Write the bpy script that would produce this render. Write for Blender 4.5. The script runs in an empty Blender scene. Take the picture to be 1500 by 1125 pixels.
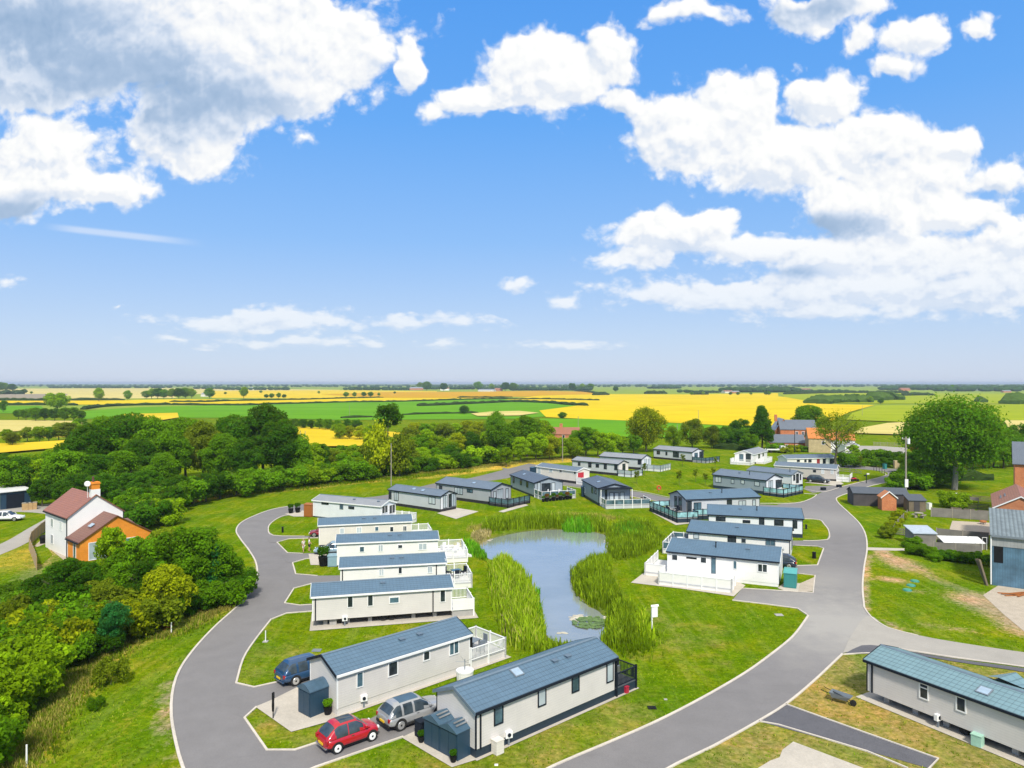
import bpy, bmesh, math, random
import numpy as np
from math import radians, sin, cos, pi, hypot, atan2
from mathutils import Vector, Matrix, noise
random.seed(7); rng = np.random.default_rng(7)
SC = bpy.context.scene; COL = SC.collection
# ------------------------------------------------------------------ camera
H, F = 21.0, 1050.0                     # drone height (m), focal length in photo pixels (1500 wide)
cd = bpy.data.cameras.new('camera'); cam = bpy.data.objects.new('camera', cd); COL.objects.link(cam)
cam.location = (0, 0, H); cam.rotation_euler = (radians(90), 0, 0)
cd.sensor_width = 36; cd.lens = 36*F/1500; cd.shift_y = -0.001; cd.clip_end = 60000; cd.clip_start = 0.5
SC.camera = cam
def G(px, py, h=0.0):                   # surveyed point: photo pixel -> place on level h above the ground
    Y = F*(H-h)/(py-561.0)
    return Vector(((px-750.0)/F*Y, Y, h))
def G2(px, py, h=0.0):
    p = G(px, py, h); return (p.x, p.y)
# ------------------------------------------------------------------ exposure
SC.view_settings.view_transform = 'Standard'; SC.view_settings.look = 'None'
SC.view_settings.exposure = 0.72; SC.view_settings.gamma = 1; SC.view_settings.use_curve_mapping = False
try:
    SC.cycles.max_bounces = 6; SC.cycles.diffuse_bounces = 3; SC.cycles.transmission_bounces = 3
    SC.cycles.volume_bounces = 0; SC.cycles.transparent_max_bounces = 8
except Exception: pass
# ------------------------------------------------------------------ sun
SUN_EL, SUN_AZ = radians(47), radians(171)      # azimuth clockwise from +Y: behind the camera, to the right
sd = bpy.data.lights.new('sun', 'SUN'); sd.energy = 2.9; sd.angle = radians(6); sd.color = (1, .94, .83)
sun = bpy.data.objects.new('sun', sd); COL.objects.link(sun)
sv = Vector((sin(SUN_AZ)*cos(SUN_EL), cos(SUN_AZ)*cos(SUN_EL), sin(SUN_EL)))
sun.rotation_euler = sv.to_track_quat('Z', 'Y').to_euler(); sun.location = (60, -60, 90)
# ------------------------------------------------------------------ node helpers
class NT:
    def __init__(s, nt): s.nt = nt
    def n(s, t, **k):
        nd = s.nt.nodes.new(t)
        for a, b in k.items():
            setattr(nd, a, b)
        return nd
    def set(s, sock, v):
        if hasattr(v, 'is_output') or hasattr(v, 'node'): s.nt.links.new(v, sock)
        else:
            if isinstance(v, (tuple, list)) and len(v) == 3 and sock.type == 'RGBA': v = (*v, 1)
            sock.default_value = v
    def math(s, op, a, b=0.0, c=0.0, clamp=False):
        nd = s.n('ShaderNodeMath', operation=op, use_clamp=clamp)
        for i, v in enumerate((a, b, c)): s.set(nd.inputs[i], v)
        return nd.outputs[0]
    def vm(s, op, a, b=(0, 0, 0), scale=None):
        nd = s.n('ShaderNodeVectorMath', operation=op)
        s.set(nd.inputs[0], a); s.set(nd.inputs[1], b)
        if scale is not None: s.set(nd.inputs['Scale'], scale)
        return nd.outputs['Value'] if op in ('LENGTH', 'DOT_PRODUCT', 'DISTANCE') else nd.outputs[0]
    def noise(s, vec, scale, detail=4, rough=.5, dist=0.0, out='Fac'):
        nd = s.n('ShaderNodeTexNoise'); s.set(nd.inputs['Vector'], vec)
        nd.inputs['Scale'].default_value = scale; nd.inputs['Detail'].default_value = detail
        nd.inputs['Roughness'].default_value = rough; nd.inputs['Distortion'].default_value = dist
        return nd.outputs[out]
    def ramp(s, fac, stops, interp='LINEAR'):
        nd = s.n('ShaderNodeValToRGB'); nd.color_ramp.interpolation = interp
        el = nd.color_ramp.elements
        while len(el) < len(stops): el.new(.5)
        for e, (p, c) in zip(el, stops):
            e.position = p; e.color = (*c, 1) if len(c) == 3 else c
        s.set(nd.inputs[0], fac); return nd.outputs[0]
    def mix(s, fac, a, b, blend='MIX'):
        nd = s.n('ShaderNodeMix', data_type='RGBA', blend_type=blend)
        s.set(nd.inputs[0], fac); s.set(nd.inputs[6], a); s.set(nd.inputs[7], b)
        return nd.outputs[2]
    def maprange(s, v, a, b, c=0.0, d=1.0, smooth=False):
        nd = s.n('ShaderNodeMapRange', interpolation_type='SMOOTHSTEP' if smooth else 'LINEAR')
        s.set(nd.inputs[0], v)
        for i, q in enumerate((a, b, c, d)): s.set(nd.inputs[i+1], q)
        return nd.outputs[0]
# ------------------------------------------------------------------ world: sky with broken cumulus
world = bpy.data.worlds.new('World'); SC.world = world; world.use_nodes = True
wt = world.node_tree; wt.nodes.clear(); W = NT(wt)
sky = W.n('ShaderNodeTexSky', sky_type='NISHITA'); sky.sun_disc = False
sky.sun_elevation = SUN_EL; sky.sun_rotation = SUN_AZ; sky.altitude = 20; sky.air_density = 1.0; sky.dust_density = .6; sky.ozone_density = 2.0
# each cloud bank: bearing and height of its middle, width, depth (tangents of the angles, in thousandths)
BANKS = []
for x, y, rx, ry in [
  (110,20,350,150),(330,50,240,150),(470,60,135,95),(275,190,105,75),(420,120,110,60),(40,110,120,60),
  (60,225,115,75),(110,275,110,38),(15,275,70,50),(205,272,42,14),
  (800,105,120,62),(890,80,55,45),(700,140,65,38),(915,140,65,28),(760,85,60,40),(640,155,26,24),(600,90,25,50),
  (1005,190,85,75),(1075,165,75,70),(1205,150,75,62),(1150,235,150,65),(1290,225,120,65),(1330,255,140,70),(1390,200,60,28),(1455,248,70,26),
  (1290,310,150,60),(1400,300,90,40),(975,340,115,42),(1050,330,60,40),(925,378,85,26),(1110,368,120,26),(1400,385,160,55),
  (1050,432,190,28),(1230,425,180,36),(1400,430,170,42),(1200,455,190,18),(1480,350,70,40),(1250,380,150,40),
  (1345,55,48,34),(1265,62,42,24),(1320,95,34,24),(1430,38,34,28),(1200,8,120,40),(1010,12,70,24),(1480,312,28,10),
  (440,205,24,13),(755,420,36,12),(825,440,40,14),(12,412,32,14),(175,448,14,5),
  (380,470,180,24),(600,472,150,13),(450,500,230,12),(660,503,60,8),(825,504,90,8),(250,495,35,6)]:
    BANKS.append(((x-750)/F, (561-y)/F, rx/F, ry/F))
fg = bpy.data.node_groups.new('cloud_field', 'ShaderNodeTree')
fg.interface.new_socket('Vector', in_out='INPUT', socket_type='NodeSocketVector')
fg.interface.new_socket('Density', in_out='OUTPUT', socket_type='NodeSocketFloat')
g = NT(fg); gi = g.n('NodeGroupInput'); go = g.n('NodeGroupOutput')
v0 = gi.outputs[0]
fg.interface.new_socket('Soft', in_out='OUTPUT', socket_type='NodeSocketFloat')
sp0 = g.n('ShaderNodeSeparateXYZ'); fg.links.new(v0, sp0.inputs[0])
low = g.maprange(sp0.outputs[1], .03, .28, .16, 1.0)                 # banks near the horizon are seen edge-on: flat
wn = g.noise(v0, 7, 4, .6, out='Color')
wc = g.n('ShaderNodeCombineXYZ'); wc.inputs[0].default_value = 1; g.set(wc.inputs[1], low)
wv = g.vm('MULTIPLY', g.vm('SUBTRACT', wn, (.5, .5, .5)), wc.outputs[0])
v1 = g.vm('ADD', v0, g.vm('SCALE', wv, scale=.10))
acc = None
for cx, cy, rx, ry in BANKS:
    d = g.vm('LENGTH', g.vm('MULTIPLY', g.vm('SUBTRACT', v1, (cx, cy, 0)), (1/rx, 1/ry, 0)))
    f = g.math('SUBTRACT', 1.0, d); k_ = max(.30, min(1, ry*F/42))     # small banks are thin and ragged
    if k_ < 1: f = g.math('MINIMUM', f, g.math('MULTIPLY', f, k_))
    acc = f if acc is None else g.math('SMOOTH_MAX', acc, f, .2)
yy = g.math('SUBTRACT', sp0.outputs[1], g.math('MULTIPLY', g.math('POWER', 2.71828, g.math('DIVIDE', sp0.outputs[1], -.07)), .28))
stc = g.n('ShaderNodeCombineXYZ'); g.set(stc.inputs[0], sp0.outputs[0]); g.set(stc.inputs[1], yy)
v2 = g.vm('ADD', stc.outputs[0], g.vm('SCALE', wv, scale=.05))
def puff(scale):
    nd = g.n('ShaderNodeTexVoronoi', feature='SMOOTH_F1'); g.set(nd.inputs['Vector'], v2); nd.inputs['Scale'].default_value = scale
    nd.inputs['Smoothness'].default_value = .35; nd.inputs['Detail'].default_value = 2.0; nd.inputs['Roughness'].default_value = .55; nd.inputs['Lacunarity'].default_value = 2.3
    return g.math('SUBTRACT', .42, nd.outputs['Distance'])
fbl = g.noise(v2, 9, 3, .5)
fb = g.noise(v2, 16, 12, .62, .2)
fb2 = g.noise(v2, 55, 10, .72)
pf = puff(24)
body = g.math('ADD', acc, g.math('MULTIPLY', g.math('SUBTRACT', fb, .5), 1.25))
tot = g.math('ADD', body, g.math('MULTIPLY', pf, .55))
tot = g.math('ADD', tot, g.math('MULTIPLY', g.math('SUBTRACT', fb2, .5), .55))
tot = g.math('ADD', g.math('ADD', tot, .30), g.math('MULTIPLY', g.math('MAXIMUM', g.math('SUBTRACT', acc, .16), 0), 1.6))
fg.links.new(tot, go.inputs[0])
fg.links.new(g.math('ADD', acc, g.math('MULTIPLY', g.math('SUBTRACT', fbl, .5), .9)), go.inputs[1])
fg.interface.new_socket('Body', in_out='OUTPUT', socket_type='NodeSocketFloat')
fg.links.new(g.math('ADD', g.math('ADD', acc, g.math('MULTIPLY', g.math('SUBTRACT', g.noise(v2, 16, 5, .5, .2), .5), 1.25)), g.math('MULTIPLY', pf, .55)), go.inputs[2])
tc = W.n('ShaderNodeTexCoord'); sep = W.n('ShaderNodeSeparateXYZ'); wt.links.new(tc.outputs['Generated'], sep.inputs[0])
ay = W.math('MAXIMUM', W.math('ABSOLUTE', sep.outputs[1]), .05)
u = W.math('DIVIDE', sep.outputs[0], ay); v = W.math('DIVIDE', sep.outputs[2], ay)
cmb = W.n('ShaderNodeCombineXYZ'); W.set(cmb.inputs[0], u); W.set(cmb.inputs[1], v)
uv = cmb.outputs[0]
def field(vec):
    nd = W.n('ShaderNodeGroup'); nd.node_tree = fg; W.set(nd.inputs[0], vec); return nd.outputs
d0 = field(uv); d1 = field(W.vm('ADD', uv, (.005, .011, 0)))
cover = W.maprange(d0[0], -.05, .50, smooth=True)
thick = W.maprange(d1[1], .05, .45, smooth=True)
# grey undersides: bearing, height, width, depth
under = None
for x, y, rx, ry in [(150,110,250,85),(330,150,130,70),(80,30,190,70),(20,310,100,30),(1200,330,120,28),(1120,402,110,16),(1200,5,110,34),(1010,300,70,16)]:
    e_ = W.math('SUBTRACT', 1.0, W.vm('LENGTH', W.vm('MULTIPLY', W.vm('SUBTRACT', uv, ((x-750)/F, (561-y)/F, 0)), (F/rx/1.3, F/ry/1.3, 0))))
    under = e_ if under is None else W.math('SMOOTH_MAX', under, e_, .25)
ln = W.noise(uv, 5.0, 5, .55, .4)
under = W.maprange(W.math('ADD', under, W.math('MULTIPLY', W.math('SUBTRACT', ln, .5), .9)), .0, .9, smooth=True)
ln2 = W.maprange(W.noise(uv, 9.0, 6, .6, .5), .42, .68, smooth=True)
billow = W.maprange(W.math('SUBTRACT', d0[2], d1[2]), -.26, .26)
lit = W.math('SUBTRACT', .86, W.math('MULTIPLY', thick, W.math('ADD', W.math('MULTIPLY', under, .62), W.math('MULTIPLY', ln2, .20))))
lit = W.math('ADD', lit, W.math('MULTIPLY', W.math('SUBTRACT', billow, .5), W.math('MULTIPLY_ADD', under, -.30, .44)), clamp=True)
ccol = W.ramp(lit, [(0, (.32, .46, .66)), (.25, (.44, .57, .76)), (.5, (.72, .80, .92)), (.72, (.95, .965, .985)), (.9, (1.04, 1.04, 1.02)), (1, (1.08, 1.07, 1.04))])
skyraw = W.n('ShaderNodeHueSaturation'); skyraw.inputs['Saturation'].default_value = 1.25
wt.links.new(sky.outputs[0], skyraw.inputs['Color'])
elev = W.maprange(sep.outputs[2], 0.0, .55)
air = W.ramp(elev, [(0, (.60, .68, .85)), (.12, (.50, .64, .88)), (.35, (.28, .52, .93)), (.62, (.145, .42, .94)), (1, (.075, .33, .90))])
SKYGAIN = 5.5
airs = W.vm('SCALE', air, scale=SKYGAIN); ccs = W.vm('SCALE', ccol, scale=SKYGAIN*.98)
clear = W.mix(.9, skyraw.outputs[0], airs)
haze_low = W.maprange(v, .03, .22)
cov = W.math('MULTIPLY', cover, W.math('MULTIPLY_ADD', haze_low, .55, .42))
sky_all = W.mix(cov, clear, ccs)
# overcast patch added overhead, above the frame, to whiten and soften the light
over = W.math('MULTIPLY', W.maprange(sep.outputs[2], .52, .72, smooth=True), W.maprange(W.noise(tc.outputs['Generated'], 2.2, 5, .6), .25, .5, .55, 1))
sky_all = W.mix(over, sky_all, W.vm('SCALE', (1.0, .98, .93), scale=SKYGAIN*1.0))
ctr = W.math('SUBTRACT', v, W.math('MULTIPLY_ADD', u, -.11, .147))            # an old vapour trail
tr_ = W.math('MULTIPLY', W.maprange(W.math('ABSOLUTE', ctr), .0015, .007, .42, 0, True), W.math('MULTIPLY', W.maprange(u, -.66, -.60, smooth=True), W.maprange(u, -.52, -.42, 1, 0, True)))
sky_all = W.mix(tr_, sky_all, W.vm('SCALE', (.92, .95, 1.0), scale=SKYGAIN))
bg = W.n('ShaderNodeBackground'); bg.inputs['Strength'].default_value = 0.11
wt.links.new(sky_all, bg.inputs['Color'])
wo = W.n('ShaderNodeOutputWorld'); wt.links.new(bg.outputs[0], wo.inputs[0])
world.cycles.sampling_method = 'MANUAL'; world.cycles.sample_map_resolution = 512
# ------------------------------------------------------------------ materials
def lin(*c):                            # 0-255 sRGB to linear
    return tuple(((x/255)/12.92 if x/255 <= .04045 else ((x/255+.055)/1.055)**2.4) for x in c)
def newmat(name):
    m = bpy.data.materials.new(name); m.use_nodes = True
    nt = m.node_tree; N = NT(nt); b = nt.nodes['Principled BSDF']
    return m, N, b
def bump(N, b, h, strength=.3, dist=.02):
    bn = N.n('ShaderNodeBump'); bn.inputs['Strength'].default_value = strength; bn.inputs['Distance'].default_value = dist
    N.set(bn.inputs['Height'], h); N.nt.links.new(bn.outputs[0], b.inputs['Normal'])
def coords(N, kind='Object'):
    if kind == 'World': return N.n('ShaderNodeNewGeometry').outputs['Position']
    return N.n('ShaderNodeTexCoord').outputs[kind]
def paint(name, col, rough=.5, var=.12, scale=2.5, metal=0.0, spec=.5, kind='Object', bmp=0.0, fine=0.0, coat=0.0):
    m, N, b = newmat(name); co = coords(N, kind)
    n1 = N.noise(co, scale, 5, .6)
    lo = tuple(c*(1-var) for c in col); hi = tuple(min(1, c*(1+var)) for c in col)
    c = N.ramp(n1, [(.3, lo), (.7, hi)])
    if fine:
        n2 = N.noise(co, scale*14, 3, .6)
        c = N.mix(fine, c, N.ramp(n2, [(.3, tuple(x*.55 for x in col)), (.7, tuple(min(1, x*1.4) for x in col))]))
    N.set(b.inputs['Base Color'], c); b.inputs['Roughness'].default_value = rough
    b.inputs['Metallic'].default_value = metal; b.inputs['Specular IOR Level'].default_value = spec
    b.inputs['Coat Weight'].default_value = coat
    if bmp: bump(N, b, N.noise(co, scale*10, 4, .6), bmp, .02)
    return m
def cladding(name, col, pitch=.155, axis=2, depth=.3, rough=.55, var=.05):
    """horizontal (axis 2) or vertical boards: grooves between boards and a little weathering"""
    m, N, b = newmat(name); co = coords(N)
    sp = N.n('ShaderNodeSeparateXYZ'); N.set(sp.inputs[0], co)
    if axis == 2: z = sp.outputs[2]
    else: z = N.math('ADD', sp.outputs[0], sp.outputs[1])
    fr = N.math('FRACT', N.math('DIVIDE', z, pitch))
    groove = N.maprange(fr, 0, .16, 0, 1)
    n1 = N.noise(co, .8, 4, .6)
    stv = N.vm('MULTIPLY', co, (6, 6, .5)) if axis == 2 else N.vm('MULTIPLY', co, (.5, .5, 4))
    st = N.noise(stv, 1.0, 4, .6)
    c = N.ramp(n1, [(.3, tuple(x*(1-var) for x in col)), (.7, tuple(min(1, x*(1+var)) for x in col))])
    c = N.mix(N.maprange(st, .55, .8, 0, .12), c, tuple(x*.6 for x in col))
    c = N.mix(N.math('MULTIPLY', N.math('SUBTRACT', 1.0, groove), depth), c, tuple(x*.45 for x in col))
    N.set(b.inputs['Base Color'], c); b.inputs['Roughness'].default_value = rough
    bump(N, b, groove, .25, .01); return m
def tiles(name, col, course=.33, wide=.30, var=.08, rough=.45, gap=.55, bmp=.7):
    """roof tiles on UVs in metres: u along the eave, v up the slope"""
    m, N, b = newmat(name); uvn = N.n('ShaderNodeTexCoord').outputs['UV']
    sp = N.n('ShaderNodeSeparateXYZ'); N.set(sp.inputs[0], uvn)
    fv = N.math('FRACT', N.math('DIVIDE', sp.outputs[1], course))
    fu = N.math('FRACT', N.math('DIVIDE', sp.outputs[0], wide))
    lip = N.maprange(fv, .0, .24, 0, 1)
    wave = N.math('ABSOLUTE', N.math('SUBTRACT', fu, .5))
    rib = N.maprange(wave, .38, .5, 1, 0)
    br = N.n('ShaderNodeTexBrick'); N.set(br.inputs['Vector'], uvn); br.offset = 0
    br.inputs['Scale'].default_value = 1; br.inputs['Brick Width'].default_value = wide; br.inputs['Row Height'].default_value = course
    br.inputs['Mortar Size'].default_value = 0; br.inputs['Color1'].default_value = (*[x*(1-var) for x in col], 1); br.inputs['Color2'].default_value = (*[min(1, x*(1+var)) for x in col], 1)
    n1 = N.noise(uvn, .6, 5, .65)
    c = N.mix(.5, br.outputs[0], N.ramp(n1, [(.3, tuple(x*.82 for x in col)), (.7, tuple(min(1, x*1.15) for x in col))]))
    c = N.mix(N.math('MULTIPLY', N.math('SUBTRACT', 1.0, lip), gap), c, tuple(x*.35 for x in col))
    c = N.mix(N.math('MULTIPLY', N.math('SUBTRACT', 1.0, rib), gap*.55), c, tuple(x*.45 for x in col))
    n2 = N.noise(uvn, 7, 4, .7)
    c = N.mix(N.maprange(n2, .6, .8, 0, .35), c, tuple(min(1, x*1.6+.01) for x in col))
    N.set(b.inputs['Base Color'], c); b.inputs['Roughness'].default_value = rough
    bump(N, b, N.math('ADD', N.math('MULTIPLY', fv, -1.0), N.math('MULTIPLY', rib, .5)), bmp, .03)
    return m
def bricks(name, c1, c2, mortar, w=.225, h=.075, scale=1.0):
    m, N, b = newmat(name); co = coords(N)
    sp = N.n('ShaderNodeSeparateXYZ'); N.set(sp.inputs[0], co)
    cb = N.n('ShaderNodeCombineXYZ'); N.set(cb.inputs[0], N.math('ADD', sp.outputs[0], sp.outputs[1])); N.set(cb.inputs[1], sp.outputs[2])
    br = N.n('ShaderNodeTexBrick'); N.set(br.inputs['Vector'], cb.outputs[0]); br.inputs['Scale'].default_value = scale
    br.inputs['Brick Width'].default_value = w; br.inputs['Row Height'].default_value = h; br.inputs['Mortar Size'].default_value = .009
    br.inputs['Color1'].default_value = (*c1, 1); br.inputs['Color2'].default_value = (*c2, 1); br.inputs['Mortar'].default_value = (*mortar, 1)
    n1 = N.noise(co, .9, 5, .65)
    c = N.mix(N.maprange(n1, .35, .75, 0, .55), br.outputs[0], tuple(x*.55 for x in c1))
    N.set(b.inputs['Base Color'], c); b.inputs['Roughness'].default_value = .85
    bump(N, b, br.outputs['Fac'], -.3, .01); return m
def glass(name, col, rough=.06, blind=None, spec=.5):
    m, N, b = newmat(name); co = coords(N, 'World')
    c = N.ramp(N.noise(co, 1.1, 3, .6), [(.35, col), (.65, tuple(x*2.2+.01 for x in col))])
    if blind:
        c = N.mix(N.maprange(N.noise(co, .35, 1, .5), .4, .6, .55, 1), c, blind)
    N.set(b.inputs['Base Color'], c); b.inputs['Roughness'].default_value = rough; b.inputs['Specular IOR Level'].default_value = spec
    return m
MT = {}
MT['white_wall'] = cladding('white_wall', (.78, .765, .73))
MT['cream_wall'] = cladding('cream_wall', (.70, .655, .585))
MT['beige_wall'] = cladding('beige_wall', (.615, .585, .555))
MT['taupe_wall'] = cladding('taupe_wall', (.50, .465, .425))
MT['grey_wall'] = cladding('grey_wall', (.36, .375, .395))
MT['bluegrey_wall'] = cladding('bluegrey_wall', (.27, .32, .36))
MT['palegrey_wall'] = cladding('palegrey_wall', (.50, .52, .54))
MT['lodge_white'] = cladding('lodge_white', (.70, .72, .74))
MT['slate_roof'] = tiles('slate_roof', (.092, .160, .225))
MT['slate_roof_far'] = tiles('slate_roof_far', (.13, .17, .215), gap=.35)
MT['dark_roof'] = tiles('dark_roof', (.08, .105, .14), gap=.4)
MT['grey_roof'] = tiles('grey_roof', (.26, .275, .29), gap=.3)
MT['teal_roof'] = tiles('teal_roof', (.165, .275, .305), course=.36, wide=.34, gap=.8)
MT['red_tiles'] = tiles('red_tiles', (.31, .125, .070), course=.30, wide=.26, gap=.5)
MT['orange_tiles'] = tiles('orange_tiles', (.55, .19, .04), course=.32, wide=.25, gap=.35)
MT['brown_tiles'] = tiles('brown_tiles', (.19, .085, .06), course=.3, wide=.24, gap=.5)
MT['slate_house'] = tiles('slate_house', (.12, .145, .18), course=.28, wide=.3, gap=.35)
MT['navy_trim'] = paint('navy_trim', (.010, .015, .024), .7, .15, spec=.2)
MT['navy_panel'] = cladding('navy_panel', (.018, .050, .088), .2, axis=0, depth=.5, rough=.45, var=.1)
MT['navy_roof'] = paint('navy_roof', (.05, .10, .15), .4, .15)
MT['navy_skirt'] = cladding('navy_skirt', (.014, .030, .050), .16)
MT['white_trim'] = paint('white_trim', (.80, .80, .79), .4, .04)
MT['grey_trim'] = paint('grey_trim', (.16, .19, .22), .5, .08)
MT['black'] = paint('black', (.008, .009, .010), .7, .2, spec=.2)
MT['chassis'] = paint('chassis', (.02, .02, .022), .8, .3)
MT['steel'] = paint('steel', (.45, .46, .47), .35, .1, metal=.8)
MT['block'] = paint('block', (.35, .34, .32), .9, .15, fine=.3)
MT['vent'] = paint('vent', (.12, .17, .22), .5, .1)
MT['glass_dark'] = glass('glass_dark', (.012, .018, .022))
MT['glass_pale'] = glass('glass_pale', (.10, .14, .17), .1, (.50, .56, .58))
MT['glass_mid'] = glass('glass_mid', (.035, .07, .09), .08)
MT['glass_clear'] = glass('glass_clear', (.16, .30, .32), .08)
MT['glass_rail'] = glass('glass_rail', (.05, .09, .11), .05)
MT['skylight'] = paint('skylight', (.30, .40, .50), .12, .1)
MT['deck_board'] = cladding('deck_board', (.40, .40, .40), .145, axis=0, depth=.5)
MT['deck_white'] = cladding('deck_white', (.62, .62, .62), .145, axis=0, depth=.4)
MT['deck_dark'] = cladding('deck_dark', (.10, .11, .125), .145, axis=0, depth=.5)
MT['concrete'] = paint('concrete', (.46, .42, .355), .9, .14, .6, kind='World', bmp=.15, fine=.2)
MT['kerb'] = paint('kerb', (.55, .50, .43), .9, .16, .7, kind='World', fine=.25)
MT['teal_box'] = cladding('teal_box', (.03, .21, .20), .25, axis=0, depth=.35)
MT['teal_top'] = paint('teal_top', (.08, .36, .34), .4, .1)
MT['blue_box'] = paint('blue_box', (.22, .34, .40), .5, .08)
MT['corten'] = cladding('corten', (.33, .11, .02), .2, axis=0, depth=.3)
MT['timber_grey'] = cladding('timber_grey', (.20, .185, .165), .16, axis=0, depth=.6, rough=.9, var=.2)
MT['timber_dark'] = cladding('timber_dark', (.065, .058, .06), .17, axis=2, depth=.6, rough=.9, var=.25)
MT['timber_brown'] = cladding('timber_brown', (.16, .125, .085), .15, axis=0, depth=.6, rough=.9, var=.2)
MT['timber_new'] = paint('timber_new', (.42, .27, .12), .85, .2, fine=.3)
MT['post_wood'] = paint('post_wood', (.30, .27, .22), .9, .2, 4, fine=.3)
MT['felt'] = paint('felt', (.075, .09, .11), .9, .15, 1.5, fine=.35)
MT['render_white'] = paint('render_white', (.80, .79, .77), .85, .04, .6, bmp=.1)
MT['brick_red'] = bricks('brick_red', (.52, .125, .03), (.62, .185, .045), (.50, .33, .22))
MT['brick_orange'] = bricks('brick_orange', (.80, .25, .012), (.86, .30, .02), (.72, .30, .05))
MT['brick_old'] = bricks('brick_old', (.48, .13, .035), (.60, .21, .07), (.42, .30, .22))
MT['stone'] = bricks('stone', (.46, .36, .19), (.54, .43, .24), (.40, .33, .22), .4, .18)
MT['chrome'] = paint('chrome', (.62, .64, .66), .15, .05, metal=1)
MT['tyre'] = paint('tyre', (.012, .012, .012), .85, .2)
MT['bark'] = paint('bark', (.11, .09, .065), .95, .3, 3, bmp=.5, fine=.4)
MT['bark_pale'] = paint('bark_pale', (.30, .275, .24), .95, .25, 3, bmp=.5, fine=.4)
def asphalt(name, col, var=.14, dust=None):
    m, N, b = newmat(name); co = coords(N, 'World')
    big = N.noise(co, .06, 5, .6); mid = N.noise(co, .5, 5, .65); fine = N.noise(co, 22, 3, .7)
    c = N.ramp(big, [(.3, tuple(x*(1-var) for x in col)), (.7, tuple(x*(1+var) for x in col))])
    c = N.mix(.35, c, N.ramp(mid, [(.3, tuple(x*.72 for x in col)), (.7, tuple(x*1.3 for x in col))]))
    c = N.mix(.22, c, N.ramp(fine, [(.3, tuple(x*.5 for x in col)), (.7, tuple(x*1.7 for x in col))]))
    st = N.noise(N.vm('MULTIPLY', co, (.25, .9, 1)), .6, 4, .6, 1.5)
    c = N.mix(N.maprange(st, .62, .75, 0, .35), c, tuple(x*.7 for x in col))
    if dust:                                                  # pale dust dragged out of the track
        for (qx, qy), q0, q1, am in dust:
            dd = N.vm('DISTANCE', co, (qx, qy, 0)); dd = N.math('ADD', dd, N.math('MULTIPLY', N.math('SUBTRACT', mid, .5), 14))
            c = N.mix(N.maprange(dd, q0, q1, am, 0), c, (.36, .345, .315))
    N.set(b.inputs['Base Color'], c); b.inputs['Roughness'].default_value = .92; b.inputs['Specular IOR Level'].default_value = .25
    bump(N, b, fine, .25, .01); return m
MT['asphalt'] = asphalt('asphalt', (.185, .178, .178), dust=[(G2(1235,915), 2, 13, .8), (G2(1210,850), 0, 9, .4), (G2(1225,760), 0, 12, .35), (G2(1300,700), 0, 14, .3)])
MT['asphalt_new'] = asphalt('asphalt_new', (.085, .082, .088))
MT['track'] = asphalt('track', (.34, .32, .285), .1)
MT['gravel'] = paint('gravel', (.10, .10, .112), .95, .2, 1.2, kind='World', fine=.55, bmp=.4)
MT['stones'] = paint('stones', (.42, .36, .28), .95, .2, 1.2, kind='World', fine=.5, bmp=.4)
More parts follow.
